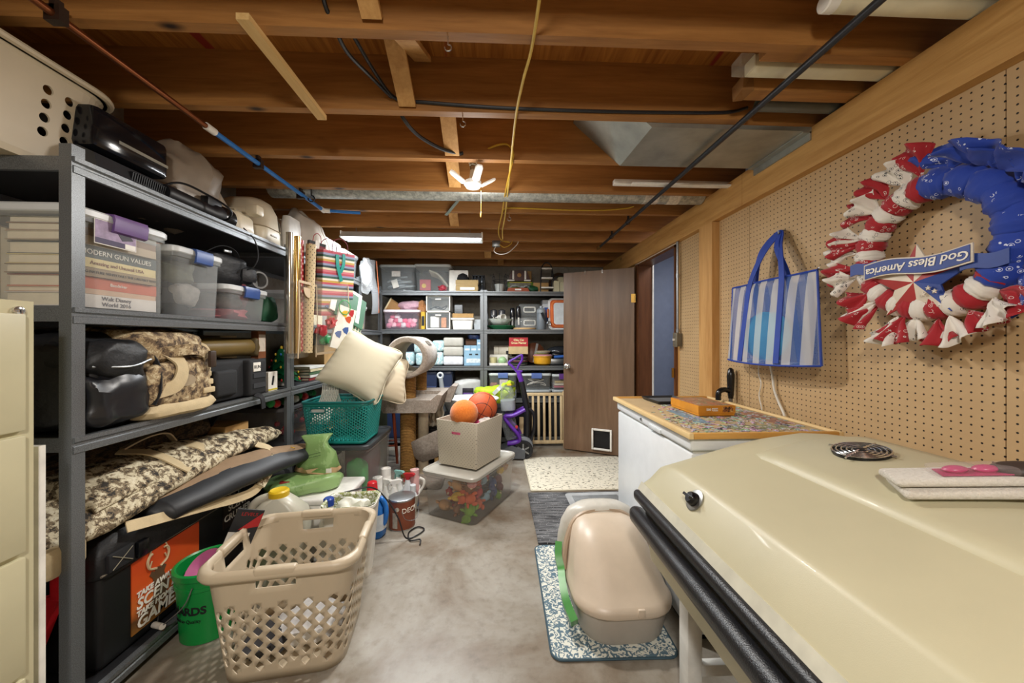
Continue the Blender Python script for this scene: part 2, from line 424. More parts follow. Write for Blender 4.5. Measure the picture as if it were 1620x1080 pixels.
# hall beyond
M_hall = mat('#8590a8', .6, 0, .05)
struct('wall_hall', G().box(2.75, 2.85, 2.2, 4.9, 0, 2.45).box(XR+.13, 2.75, 4.4, 4.5, 0, 2.45).box(XR+.13, 2.75, 2.2, 2.3, 0, 2.45), M_hall, 'blue grey hall wall seen through the doorway')
struct('ceiling_hall', G().box(XR+.1, 2.85, 2.2, 4.5, 2.4, 2.45), mat('#f2f2f0', .8), 'white hall ceiling beyond the doorway')
struct('floor_hall', G().box(XR+.1, 2.85, 2.2, 4.5, -.05, 0.001), M_floor, 'hall floor beyond the doorway')
struct('trim_5', G().box(XR+.131, XR+.142, DY1-.034, DY1-.02, 0, 2.02), mat('#efece4', .5), 'narrow white casing strip on the far side of the doorway')
# door leaf, swung open
M_door = wood('brown_slab_door', '#5f4734', '#82664e', 'Z', .38, False, .5, .05)
door = link('door_1', None, None, (1.455, 3.77, .012), (0, 0, R(152))); tag(door, 'brown flush wooden door standing open with a small pet flap', kind='structure')
L_ = .765
fx0, fx1, fz0, fz1 = .247, .425, .055, .245
struct('leaf', G().box(0, L_, 0, .035, 0, fz0).box(0, L_, 0, .035, fz1, 1.985).box(0, fx0, 0, .035, fz0, fz1).box(fx1, L_, 0, .035, fz0, fz1), M_door, '', door)
M_chrome = metal('#d8d8d6', .15); M_steel = metal('#8f9294', .35); M_galv = mat('#a3a6a0', .42, .6, .18, 9)
M_black = mat('#15161a', .45); M_blackg = mat('#0d0e11', .25); M_white = mat('#ece9e0', .4); M_brass = metal('#b08a45', .3); M_wc = mat('#d8d3c6', .5)
M_almond = mat('#c9c2a0', .42, 0, .05, 6)
k = part(door, 'knob', G().lathe([(.027, 0), (.03, .004), (.012, .008), (.011, .03), (.025, .042), (.031, .055), (.028, .068), (.014, .075)], 24).xf(TR(.715, .035, .935) @ RX(-90)), M_chrome, 'chrome door knob')
fl = part(door, 'pet_flap_frame', G().rbox(fx0-.02, fx0, .01, .055, fz0-.02, fz1+.02, .006).rbox(fx1, fx1+.02, .01, .055, fz0-.02, fz1+.02, .006).rbox(fx0, fx1, .01, .055, fz1, fz1+.02, .006).rbox(fx0, fx1, .01, .055, fz0-.02, fz0, .006), M_white, 'white pet door frame')
part(fl, 'flap_pane', G().box(fx0, fx1, .012, .018, fz0, fz1), clear('#20222a', .75, .15), 'dark smoked flap')
for x in (.33, .52): part(door, 'hook', G().box(x-.008, x+.008, .034, .04, 1.95, 1.987).box(x-.008, x+.008, 0, .04, 1.986, 1.99), M_chrome)
for z in (.25, 1.62): part(door, 'hinge', G().box(-.015, .03, .035, .039, z, z+.09).cyl((-.004, .04, z), (-.004, .04, z+.09), .006), M_brass)
part(door, 'latch_plate', G().box(L_-.001, L_+.001, .006, .029, .9, .96), M_brass)

# ---- conduit and switch
c = thing('switch_box', 'grey metal switch box on conduit beside the doorway', 'switch', (1.452, 2.88, 1.245))
part(c, 'box', G().rbox(-.005, .036, -.03, .03, -.055, .05, .004), mat('#6d675a', .45, .5)); part(c, 'cover', G().rbox(-.012, -.004, -.034, .034, -.06, .056, .004), mat('#837b6a', .45, .5))
part(c, 'toggle', G().box(-.028, -.01, -.005, .005, -.008, .008), M_white); part(c, 'screw', G().cyl((-.015, 0, .035), (-.011, 0, .035), .004).cyl((-.015, 0, -.04), (-.011, 0, -.04), .004), M_steel)
part(c, 'conduit', G().cyl((.012, 0, .05), (.012, 0, .97), .011).cyl((.012, 0, .06), (.012, 0, .085), .014).cyl((.012, 0, .5), (.012, 0, .53), .014), M_steel)
part(wr, 'strike_plate', G().box(1.458, 1.47, 2.952, 2.97, .93, 1.01), M_brass)

# ---- pipes under the joists
cp = thing('copper_pipe', 'copper pipe with blue plastic end running under the left joists', 'pipe', (0, 0, 0))
part(cp, 'copper_run', G().cyl((-1.263, -.6, 2.175), (-1.263, 1.66, 2.175), .011, 12), metal('#8a5233', .38), 'copper tube')
part(cp, 'blue_run', G().cyl((-1.263, 1.66, 2.175), (-1.243, 2.68, 2.175), .012, 12).cyl((-1.243, 2.68, 2.175), (-1.0, 2.73, 2.178), .011, 12), mat('#2f77c4', .35), 'blue plastic tube')
part(cp, 'coupling', G().cyl((-1.263, 1.64, 2.175), (-1.262, 1.69, 2.175), .016, 12), M_white); part(cp, 'elbow', G().ell((-1.243, 2.68, 2.175), (.018, .018, .018)).cyl((-1.243, 2.64, 2.175), (-1.243, 2.68, 2.175), .016, 12).cyl((-1.243, 2.68, 2.175), (-1.2, 2.69, 2.175), .016, 12), M_white)
for y in (1.09, 1.98, 2.4): part(cp, 'clamp', G().box(-1.285, -1.242, y, y+.025, 2.155, 2.2).box(-1.27, -1.256, y, y+.025, 2.18, 2.222), mat('#2b1c14', .5))
bp = thing('iron_pipe', 'dark iron pipe hung beneath the joists along the pegboard side', 'pipe')
part(bp, 'run', G().cyl((1.055, -.5, 2.172), (1.035, 3.6, 2.172), .0125, 12), mat('#3b3d42', .4, .6)); part(bp, 'end_cap', G().cyl((1.035, 3.58, 2.172), (1.035, 3.66, 2.172), .016, 12), M_brass)
for y in (2.83, 3.24): part(bp, 'hanger_strap', G().box(1.036, 1.05, y, y+.012, 2.18, 2.23).tube([(1.04+.018*math.cos(a/8*2*PI), y+.006, 2.172+.018*math.sin(a/8*2*PI)) for a in range(8)], .003, 5, True), M_black)

# ---- metal ductwork
y0, y1 = YJ[7]+.04, YJ[8]
one('duct_boot', G().loft([[(.42, y0, 2.43), (.42, y1, 2.43), (1.445, y1, 2.43), (1.445, y0, 2.43)], [(.45, y0, 2.40), (.45, y1, 2.40), (1.445, y1, 2.40), (1.445, y0, 2.40)], [(.70, y0, 2.20), (.68, y1, 2.20), (1.445, y1, 2.20), (1.445, y0, 2.20)]]), M_galv, 'grey galvanised duct filling the bay between two joists at right', 'duct', smooth=False)
one('duct_flange', G().box(1.405, 1.444, y0, y1, 2.192, 2.199).box(1.436, 1.444, y0, y1, 2.16, 2.2), M_galv, 'thin galvanised angle strip where the grey duct meets the girder', 'flange', smooth=False)
def galvtape():
    m, nt, b = newmat('spangled_galvanised'); n = tex(nt, coords(nt), 34, 4, .7)
    nt.links.new(ramp(nt, n, [(.35, '#8b8f8b'), (.65, '#c9ccc6')]), b.inputs['Base Color']); b.inputs['Metallic'].default_value = .55; b.inputs['Roughness'].default_value = .45; return m
y0 = YJ[9]+.045
dd = thing('round_duct', 'long spangled silver duct pipe crossing just behind a joist', 'duct', (0, y0+.075, 2.268))
part(dd, 'pipe', G().cyl((-1.5, 0, 0), (1.44, 0, 0), .072, 20), galvtape()); part(dd, 'tape_band', G().cyl((1.02, 0, 0), (1.12, 0, 0), .0735, 20).cyl((1.19, 0, 0), (1.27, 0, 0), .0735, 20), mat('#d9d2c6', .5, 0, .25, 60), 'printed foil tape')
dd2 = one('metal_bracket', G().box(-.012, .012, -.19, .19, -.003, .003), M_steel, 'thin steel strap slanting from the silver duct to the next joist', 'bracket', rot=(R(-20), 0, R(38)), smooth=False); dd2.location = (-.27, 2.63, 2.25)
# ---- white mouldings and stored lengths resting above the pipe and girder
for i, (y, x0, h, lab) in enumerate(((2.27, .74, .03, 'wide white moulding strip resting on the iron pipe'), (2.2, .83, .012, 'thin white moulding strip lying nearest beside the wide one'))):
    one('moulding_strip', G().rbox(x0, 1.9, -.02, .02, 0, h, .003), M_white, lab, 'moulding', (0, y, 2.226 - (.04 if i else .0) + (.012 if i else 0)), rot=(0, R(.3), 0))
ivory = mat('#ddd6b8', .4, 0, .06)
def tubebox(name, lab, y, z, x0, r, sq=False):
    t = thing(name, lab, 'tube', (0, y, z))
    if sq: part(t, 'sleeve', G().rbox(x0, 1.95, -r, r, 0, 2*r*.8, .006), ivory); part(t, 'clear_end', G().rbox(x0-.05, x0+.01, -r, r, 0, 2*r*.8, .004), clear('#e8e2d0', .35))
    else: part(t, 'sleeve', G().cyl((x0, 0, r), (1.95, 0, r), r, 20), ivory); part(t, 'end_cap', G().lathe([(r*1.04, 0), (r*1.04, .03), (r*.9, .034)], 20).xf(TR(x0+.03, 0, r) @ RY(-90)), M_white)
tubebox('storage_tube', 'ivory round tube stored at the very top right, above the other', .985, 2.268, 1.0, .027); tubebox('storage_tube', 'ivory round tube stored at top right, below the other', 1.045, 2.225, .98, .027)
tubebox('lamp_cover', 'long ivory light cover with clear end above the girder', 1.30, 2.228, .93, .03, True)
cb = thing('timber_offcut', 'short orange timber length with torn cardboard end above the girder', 'timber', (0, 1.42, 2.226)); part(cb, 'timber', G().box(1.0, 1.9, -.03, .03, 0, .055), M_joist, smooth=False); part(cb, 'torn_cardboard', G().box(.97, 1.01, -.033, .033, -.002, .06).wob(.012, 40, 2), mat('#8d6233', .9))
one('grey_pipe', G().loft([[(x, r*math.cos(2*PI*i/20), r*math.sin(2*PI*i/20)) for i in range(20)] for x, r in ((1.12, .028), (1.9, .028), (1.9, .024), (1.12, .024))], closed=True), mat('#5f615a', .5), 'short grey plastic pipe lying above the girder', 'pipe', (0, 1.515, 2.254))

# ---- electrical cables
M_cab = mat('#191a1d', .4); M_yel = mat('#c9a132', .45); M_yel2 = mat('#d9b95c', .45)
def cable(lab, pts, r=.0065, m=M_cab, n=8, name='cable', cat='cable'):
    return one(name, G().tube(bez(pts, n), r, 7), m, lab, cat)
yb = YJ[7]
cable('thick black cable stapled along the second joist to the duct', [(-.5, 1.24, 2.3), (-.47, 1.45, 2.285), (-.42, yb-.012, 2.26), (-.3, yb-.008, 2.252), (.0, yb-.008, 2.238), (.4, yb-.008, 2.234), (.8, yb-.008, 2.238), (1.02, yb-.008, 2.246), (1.1, yb-.02, 2.26)], .007)
cable('black cable hanging in a loop from the first joist at left', [(-.51, 1.155, 2.4), (-.53, 1.14, 2.3), (-.52, 1.2, 2.25), (-.52, 1.3, 2.25), (-.49, 1.44, 2.27), (-.44, 1.55, 2.262)], .007)
cable('black cable sagging to the lamp holder', [(-.44, 1.62, 2.3), (-.42, 1.66, 2.245), (-.38, 1.78, 2.235), (-.29, 1.9, 2.236), (-.2, 1.962, 2.243), (-.18, 1.97, 2.25)], .009)
cable('short black cable end poking from the first joist', [(-.56, 1.1, 2.43), (-.553, 1.12, 2.39), (-.54, 1.15, 2.375)], .008)
zy = 2.212
cable('long yellow cord strung beneath the joists toward the viewer', [(.13, .2, zy), (.125, .7, zy), (.12, 1.16, zy), (.1, 1.35, zy-.004), (.085, 1.58, zy), (.08, 1.99, zy), (.075, 2.4, zy), (.07, 2.8, zy), (.062, 3.0, zy-.01), (.055, 3.24, zy), (.06, 3.4, zy-.03)], .0055, M_yel2)
cable('yellow cable curving from the lamp base beside the long cord', [(-.09, 2.0, 2.268), (.0, 1.962, 2.29), (.06, 1.962, 2.296), (.09, 1.965, 2.26), (.086, 2.0, zy+.003), (.06, 2.4, zy), (.045, 2.8, zy), (.02, 3.25, zy), (.05, 3.5, zy-.01), (.13, 3.58, zy-.01)], .0055, M_yel)
cable('yellow cable running right along a far joist', [(.045, 2.78, zy), (.075, 2.76, 2.24), (.2, 2.782, 2.25), (.5, 2.782, 2.243), (.8, 2.782, 2.244), (1.0, 2.782, 2.262), (1.06, 2.76, 2.27)], .0055, M_yel)
jb = thing('junction_box', 'small grey outlet box with dangling white wire near the tube light', 'outlet box', (.0, 3.6, 2.15)); part(jb, 'box', G().rbox(-.04, .04, -.02, .02, .01, .07, .006), M_steel); part(jb, 'wire_loop', G().tube(bez([(0, -.02, .02), (-.02, -.03, -.04), (.04, -.03, -.07), (.12, -.03, -.05), (.2, 0, .03), (.22, .02, .07)], 8), .004, 6), M_white); part(jb, 'yellow_wire', G().tube(bez([(.03, -.02, .03), (.08, -.03, .0), (.14, -.02, .03), (.16, 0, .07)], 8), .004, 6), M_yel)
# ---- cup hooks
def hook(lab, x, y, z, m=M_brass, s=1):
    p = [(0, 0, .03*s), (0, 0, .012*s)]+[(.011*s*math.sin(a*.7), 0, -.002*s+.011*s*math.cos(a*.7)-.004*s) for a in range(0, 8)]
    one('cup_hook', G().tube(p, .0022*s, 6), m, lab, 'hook', (x, y, z-.02*s))
hook('small cup hook under the nearest joist', -.155, 1.18, 2.21, M_chrome); hook('small cup hook under the second joist near the bridging board', -.145, 1.59, 2.21, M_chrome, 1.1); hook('small cup hook under a farther joist right of the lamp chain', .1, 2.81, 2.21, M_chrome, 1.3)
hook('black hook hanging above the gift wrap', -1.2, 2.42, 2.21, M_black, 1.9)

# ---- screw-in lamp with four LED leaves
M_led = emit('#d9d4ca', .45)
def leaf_lamp(lab, loc):
    t = thing('ceiling_lamp', lab, 'lamp', loc)
    part(t, 'outlet_box', G().lathe([(.05, .085), (.05, .125)], 20), M_galv); part(t, 'lamp_holder', G().lathe([(.057, .085), (.06, .07), (.05, .055), (.03, .045), (.024, .02), (.024, .0)], 24), mat('#d9cbb0', .35))
    part(t, 'socket_collar', G().lathe([(.02, .0), (.022, -.01), (.016, -.015), (.02, -.02), (.015, -.045)], 20), metal('#b9b2a0', .3))
    part(t, 'bulb_stem', G().lathe([(.016, -.04), (.02, -.075), (.03, -.1)], 20), mat('#d9cbb0', .35)); part(t, 'bulb_hub', G().lathe([(.03, -.095), (.048, -.105), (.05, -.125), (.04, -.138), (.02, -.142)], 24), M_led)
    for a in (20, 112, 200, 292):
        g = G().tub([(.02, .01, .005, 0), (.046, .014, .007, .012), (.046, .014, .007, .085), (.03, .012, .006, .1)], 4, cap1=True).xf(RZ(a) @ TR(.0, .05, -.12) @ RX(-58))
        part(t, 'led_leaf', g, M_led)
    part(t, 'pull_chain', G().tube([(.045, .02, .06), (.046, .02, -.1), (.046, .02, -.27)], .0012, 5).lathe([(.001, -.27), (.004, -.28), (.004, -.3), (.001, -.305)], 8, c=(.046, .02, 0)), M_brass)
    return t
leaf_lamp('screw-in lamp with four white LED leaves under the ceiling', (-.135, 2.12, 2.265))
leaf_lamp('second screw-in lamp with LED leaves behind the viewer', (-.15, -.55, 2.265))
# ---- fluorescent shop light
t = thing('shop_light', 'long white fluorescent shop light hung above the far left shelf', 'lamp', (-.735, 3.27, 2.13))
part(t, 'reflector', G().loft([[(x, -.09, .0), (x, -.03, .06), (x, .03, .06), (x, .09, .0), (x, .085, .0), (x, .028, .055), (x, -.028, .055), (x, -.085, 0)] for x in (-.61, .61)]), mat('#cfd2d2', .4), smooth=False)
part(t, 'tube', G().cyl((-.59, .028, .018), (.59, .028, .018), .013, 12), emit('#f4fbff', 6)); part(t, 'tube', G().cyl((-.59, -.028, .018), (.59, -.028, .018), .013, 12), emit('#f4fbff', 6))
part(t, 'end_plate', G().box(-.615, -.605, -.06, .06, 0, .06).box(.605, .615, -.06, .06, 0, .06), M_white); part(t, 'hanger', G().cyl((-.5, 0, .06), (-.5, 0, .1), .003).cyl((.5, 0, .06), (.5, 0, .1), .003), M_steel)
# ------------------------------------------------------------ shelving
def hammered():
    m, nt, b = newmat('hammered_grey_steel'); v = coords(nt); n = tex(nt, v, 420, 2)
    nt.links.new(ramp(nt, n, [(.3, '#5f6366'), (.7, '#888c8f')]), b.inputs['Base Color'])
    b.inputs['Metallic'].default_value = .5; b.inputs['Roughness'].default_value = .36; bump(nt, b, n, .25, .002); return m
M_rack = hammered(); M_board = mat('#1c1d20', .55, 0, .1)
def shelf_unit(label, loc, rz, W, D, levels, H=1.83):
    t = thing('shelving_unit', label, 'shelf', loc, rz, 'steel storage shelving units'); a = .038; th = .003
    for sx in (0, 1):
        for sy in (0, 1):
            x = W*sx; y = D*sy; dx = 1-2*sx; dy = 1-2*sy
            g = G().box(*sorted((x, x+dx*a)), *sorted((y, y+dy*th)), 0, H).box(*sorted((x, x+dx*th)), *sorted((y+dy*th, y+dy*a)), 0, H)
            p = part(t, 'post', g, M_rack, smooth=False)
            part(p, 'foot', G().rbox(*sorted((x-dx*.002, x+dx*(a+.003))), *sorted((y-dy*.002, y+dy*(a+.003))), 0, .014, .003), M_black)
    for z in levels:
        prof = [(.0, -.052), (-.003, -.05), (-.003, -.03), (.001, -.026), (.001, -.02), (-.006, -.014), (-.006, .0), (.016, .0), (.016, -.006), (.006, -.008), (.006, -.052)]
        part(t, 'front_beam', G().loft([[(x, p[0], z+p[1]) for p in prof] for x in (.004, W-.004)]), M_rack, ang=20)
        part(t, 'back_beam', G().box(.004, W-.004, D-.016, D-.004, z-.052, z), M_rack, smooth=False)
        for x in (.004, W-.016): part(t, 'side_beam', G().box(x, x+.012, .016, D-.016, z-.045, z), M_rack, smooth=False)
        part(t, 'shelf_board', G().box(.016, W-.016, .007, D-.017, z-.02, z-.002), M_board, smooth=False)
    return t
LV = (.085, .935, 1.347, 1.822)
shelf_unit('grey steel shelf nearest the viewer holding camouflage packs and bins', (-1.33, 1.2, 0), 90, 1.215, .58, LV, 1.86)
shelf_unit('grey steel shelf behind the teal basket and hanging gift wrap', (-1.33, 2.418, 0), 90, 1.215, .58, LV, 1.86)
shelf_unit('grey steel shelf in the far left corner under the tube light', (-1.33, 3.636, 0), 90, .65, .58, LV, 1.86)
LB = (.09, .55, .935, 1.365, 1.815)
shelf_unit('far grey steel shelf on the left facing the viewer', (-1.365, 4.3, 0), 0, 1.215, .5, LB)
shelf_unit('far grey steel shelf on the right partly behind the open door', (-.145, 4.3, 0), 0, 1.22, .5, LB)

# ------------------------------------------------------------ reusable makers
def shell(g, prof, th=.003, n=5):
    """open container wall: outer stack of rounded rects and an inner skin"""
    inn = [(w-2*th, d-2*th, max(r-th, .002), z+(th if i == 0 else 0)) for i, (w, d, r, z) in enumerate(prof)]
    return g.tub(list(prof)+inn[::-1], n, cap0=True, cap1=True)
def tote(label, loc, w, d, h, rz=0, body=None, lid='#d9dcdc', latch=None, tap=.86, group=None, name='storage_tote', lidm=None, rot=None, lid_on=True):
    t = thing(name, label, 'bin', loc, rz, group, rot); body = body or clear(); r = .12*min(w, d)
    hb = h-.022
    shell_p = [(w*tap, d*tap, r*.8, 0), (w*(tap+.02), d*(tap+.02), r, .012), (w*.955, d*.955, r, hb-.03), (w*.99, d*.99, r, hb-.028), (w*.99, d*.99, r, hb)]
    part(t, 'body', shell(G(), shell_p, .0025), body, ang=35)
    if lid_on: part(t, 'lid', G().tub([(w*.992, d*.992, r, hb-.012), (w*1.01, d*1.01, r, hb-.008), (w*1.01, d*1.01, r, hb+.01), (w*.99, d*.99, r, hb+.016), (w*.93, d*.93, r*.9, hb+.017), (w*.91, d*.91, r*.9, hb+.011)], 5, cap1=True), lidm or mat(lid, .35, 0, .04), ang=30)
    if latch:
        for s in (-1, 1):
            pr = [(0, hb-.045), (.012, hb-.04), (.017, hb), (.012, hb+.018), (-.02, hb+.022), (-.02, hb+.015), (.006, hb+.01), (.009, hb-.01), (.003, hb-.04)]
            y0 = s*d*.502
            part(t, 'latch', G().loft([[(x, y0+s*p[0], p[1]) for p in pr] for x in (-w*.17, -w*.15, w*.15, w*.17)]), mat(latch, .35), 'coloured snap latch')
    return t
def carton(label, loc, w, d, h, rz=0, m=None, name='carton', cat='box', tape=None, group=None, rot=None):
    t = thing(name, label, cat, loc, rz, group, rot)
    part(t, 'body', G().rbox(-w/2, w/2, -d/2, d/2, 0, h, .003, 1), m)
    part(t, 'lid_flap', G().box(-w/2+.001, w/2-.001, -d/2+.001, -.001, h, h+.0022).box(-w/2+.001, w/2-.001, .001, d/2-.001, h, h+.0022), m, smooth=False)
    if tape: part(t, 'label_band', G().box(-w*.36, w*.36, -d/2-.0015, -d/2, h*.2, h*.75), tape, smooth=False)
    return t
def book(label, loc, w, d, h, cover, rz=0, group=None, title=None, tcol=None, size=.02, spine='y', rot=None):
    """lying book: spine at -y"""
    t = thing('book', label, 'book', loc, rz, group, rot)
    part(t, 'cover', G().box(-w/2, w/2, -d/2, d/2, 0, .003).box(-w/2, w/2, -d/2, d/2, h-.003, h).box(-w/2, w/2, -d/2, -d/2+.003, .003, h-.003), cover, smooth=False)
    part(t, 'pages', G().box(-w/2+.004, w/2-.004, -d/2+.003, d/2-.005, .003, h-.003), mat('#e6dcc0', .9, 0, .08), smooth=False)
    if title: letters(t, title, size, tcol, (0, -d/2-.0012, h/2), 'y-', depth=.0006)
    return t
def blob(c, r, lump=.18, seed=1, nu=20, nv=12, pw=.8): return G().ell(c, r, nu, nv, lump, seed, pw)
def strap(pts, w, th, n=8, up=None):
    """flat webbing along a path"""
    p = bez(pts, n); g = G(); rings = []
    for i, q in enumerate(p):
        a = p[max(i-1, 0)]; b = p[min(i+1, len(p)-1)]; t = (b-a).normalized(); u = Vector(up or (0, 0, 1)); x = t.cross(u)
        if x.length < 1e-4: x = t.orthogonal()
        x.normalize(); z = x.cross(t)
        rings.append([q+x*w/2+z*th/2, q-x*w/2+z*th/2, q-x*w/2-z*th/2, q+x*w/2-z*th/2])
    return g.loft(rings)
CAMO = cells('camouflage_cloth', ['#3c2f25', '#6e5a43', '#a58f6c', '#cbbb98', '#8a7556'], 26)
CAMO2 = cells('pale_camouflage_cloth', ['#2f2a24', '#7a6a52', '#cfc4a6', '#e0d8bf', '#98876a'], 30)
CAMO3 = cells('dark_reed_camouflage', ['#15110d', '#3a2d20', '#5c4934', '#2a2119', '#6e5a40'], 26, sc3=(3, 1, 1))
M_coy = mat('#9a7f52', .85, 0, .12, 20, .3, 200); M_sand = mat('#c9b690', .8, 0, .1, 20, .3, 200); M_ny = mat('#17181b', .55, 0, .2, 10, .9, 28); M_tac = mat('#1b1c1f', .8, 0, .15, 10, .4, 350)
M_card = mat('#b5905c', .85, 0, .08); M_orgbox = mat('#a5591f', .7)

# ------------------------------------------------------------ near left shelf, top
t = thing('laundry_tub', 'large beige plastic tub with round holes on the top shelf at far left', 'tub', (-1.670, 1.215, 1.822))
M_beige = mat('#cdbfa4', .45, 0, .05, 5)
tp = [(.36, .40, .08, .0), (.37, .41, .09, .02), (.44, .50, .12, .29), (.455, .515, .12, .30), (.49, .55, .13, .30), (.49, .55, .13, .315)]
tb_ = part(t, 'body', shell(G(), tp, .006, 9), M_beige, ang=50)
cut = G()
for s in (-1, 1):
    for y in (-.1, .035, .095):
        for z in (.1, .145, .19, .235): cut.cyl((s*.12, y, z), (s*.3, y, z), .0145, 16)
co = link('hole_cutter', cut.mesh('hole_cutter', M_beige), t); bo = tb_.modifiers.new('holes', 'BOOLEAN'); bo.object = co; bo.solver = 'EXACT'
bpy.context.view_layer.update(); dg = bpy.context.evaluated_depsgraph_get(); dg.update(); me2 = bpy.data.meshes.new_from_object(tb_.evaluated_get(dg)); tb_.modifiers.clear(); me2.polygons.foreach_set('use_smooth', [False]*len(me2.polygons)); tb_.data = me2; bpy.data.objects.remove(co)
part(t, 'folded_rim', G().tube([(x, y, .308) for x, y in rrect(.485, .545, .13, 9)], .011, 8, True), M_beige)
# black printer
t = thing('printer', 'black desktop printer with vented base on the top shelf', 'printer', (-1.570, 1.475, 1.822), 90)
part(t, 'base', G().loft([[(x*.15, y, z) for y, z in ((-.16, .0), (-.185, .03), (-.175, .075), (-.12, .1), (.16, .1), (.17, 0))] for x in (-1, 1)]), mat('#3a3d41', .3, .3))
part(t, 'cover', G().rbox(-.147, .147, -.17, .16, .1, .25, .02), mat('#141519', .12), 'glossy black cover')
vs = G()
for i in range(16): vs.box(-.03+i*.009, -.026+i*.009, -.189, -.176, .03, .062, RX(12))
q = part(t, 'vent_slots', vs, M_black, smooth=False); q['kind'] = 'stuff'
part(t, 'sticker', G().box(.117, .142, -.186, -.184, .04, .07), M_white, smooth=False); part(t, 'paper_tray', G().rbox(-.1, .13, -.2, -.12, .004, .018, .003), mat('#6b6e72', .35))
part(t, 'panel_band', G().box(-.06, .14, -.172, -.169, .15, .162), mat('#8a8678', .4), smooth=False)
# cable tangle, bagged appliance, spotlight
one('power_cord', G().tube(bez([(0, 0, .02), (.05, .1, .12), (.12, .18, .1), (.2, .22, .04), (.1, .3, .02), (.03, .18, .06), (.0, .32, .1), (.02, .4, .03)], 10), .005, 6), M_cab, 'black power cord looped behind the spotlight on the top shelf', 'cord', (-1.470, 1.581, 1.822))
t = thing('bagged_appliance', 'bulky appliance wrapped in a taupe plastic bag on the top shelf', 'bag', (-1.630, 1.862, 1.822))
part(t, 'bag', G().ell((0, 0, .17), (.2, .19, .19), 28, 18, .25, 5, .7).wob(.02, 9, 3).wob(.008, 25, 5), mat('#8f8272', .35, 0, .1)); part(t, 'gathered_neck', G().tube([(.09, .16, .2), (.13, .21, .14), (.16, .24, .08)], [.05, .025, .05], 12).wob(.012, 30, 2), mat('#a89c8b', .35))
t = thing('spotlight', 'black handheld spotlight lying at the edge of the top shelf', 'spotlight', (-1.400, 1.789, 1.864))
part(t, 'barrel', G().lathe([(.034, -.2), (.038, -.19), (.038, .05), (.05, .07), (.05, .11)], 20).xf(RX(-90) @ Matrix.Identity(4)), M_black)
part(t, 'head', G().lathe([(.05, .1), (.058, .12), (.058, .16), (.05, .165)], 24).xf(RX(-90)), M_blackg); part(t, 'lens', G().lathe([(.045, .164), (.03, .17), (.001, .174)], 24).xf(RX(-90)), mat('#4b4f55', .08, .4), 'round lens'); part(t, 'bracket', G().rbox(-.02, .02, .02, .11, .03, .075, .006), M_black); part(t, 'base_rail', G().box(-.012, .012, -.18, .1, -.042, -.034), M_steel)
# cream phone base, cream bread maker, chrome toaster
t = thing('telephone', 'cream desk telephone resting among appliances on the top shelf', 'telephone', (-1.490, 2.080, 1.822)); M_cream = mat('#d3c7ad', .4, 0, .05)
part(t, 'base', G().tub([(.2, .17, .04, 0), (.22, .19, .05, .03), (.21, .18, .05, .1), (.18, .15, .04, .12)], 6, cap1=True), M_cream); part(t, 'handset', G().rbox(-.06, .14, .0, .05, .13, .16, .012).rbox(-.08, -.02, -.01, .06, .115, .175, .016).rbox(.1, .17, -.01, .06, .115, .175, .016), M_cream)
part(t, 'keypad', G().box(.0, .09, -.07, -.01, .118, .126), mat('#9a917d', .5), smooth=False)
t = thing('bread_maker', 'rounded cream bread maker on the top shelf', 'appliance', (-1.570, 2.361, 1.822), 90)
part(t, 'housing', G().tub([(.2, .3, .05, 0), (.235, .33, .06, .03), (.24, .335, .07, .1), (.235, .33, .08, .12), (.225, .32, .09, .22), (.19, .28, .1, .275), (.12, .2, .06, .3)], 7, cap1=True), M_cream, ang=60); part(t, 'seam', G().tube([(x, y, .115) for x, y in rrect(.242, .337, .075, 7)], .003, 5, True), mat('#a9997c', .5)); part(t, 'name_plate', G().box(-.03, .03, -.171, -.166, .07, .078), mat('#8a7d66', .5), smooth=False)
t = thing('toaster', 'silver and white toaster beside the bread maker', 'appliance', (-1.570, 2.590, 1.822), 90)
part(t, 'body', G().tub([(.15, .28, .03, 0), (.16, .3, .04, .03), (.16, .3, .05, .2), (.14, .27, .05, .24)], 7, cap1=True), metal('#c9cccd', .2)); part(t, 'end_cap', G().tub([(.17, .05, .02, 0), (.175, .055, .02, .2), (.15, .05, .02, .26)], 5, (0, -.15), cap1=True), mat('#d9d7d0', .3)); part(t, 'slot', G().box(-.03, -.015, -.09, .1, .238, .2405).box(.015, .03, -.09, .1, .238, .2405), M_black, smooth=False)
one('cord', G().tube(bez([(-1.350, 2.007, 1.842), (-1.312, 2.038, 1.785), (-1.310, 2.064, 1.705), (-1.325, 2.054, 1.645), (-1.360, 2.049, 1.625)], 8), .0035, 6), M_cab, 'thin black cord hanging from the top shelf to the black bag', 'cord')
t = thing('draped_cloth', 'white cloth draped over a tall lump at the end of the top shelf', 'cloth', (-1.450, 2.850, 1.822))
def dr(u, v):
    a = 2*PI*u; r = .06+.1*(v**.7)+.012*math.sin(a*7)*v
    return (r*1.1*math.cos(a), r*1.2*math.sin(a), .37-.32*v**1.3-.06*(1-v)*math.cos(a))
part(t, 'drape', G().grid(dr, 56, 14).wob(.012, 14, 4), mat('#d8d0c4', .7, 0, .04), solid=.003); part(t, 'care_tag', G().box(.155, .157, .0, .04, .1, .13), M_white, smooth=False)
# red and orange boxes tucked behind
carton('flat orange box behind the bins on the middle shelf', (-1.670, 1.685, 1.673), .36, .2, .02, 90, M_orgbox)

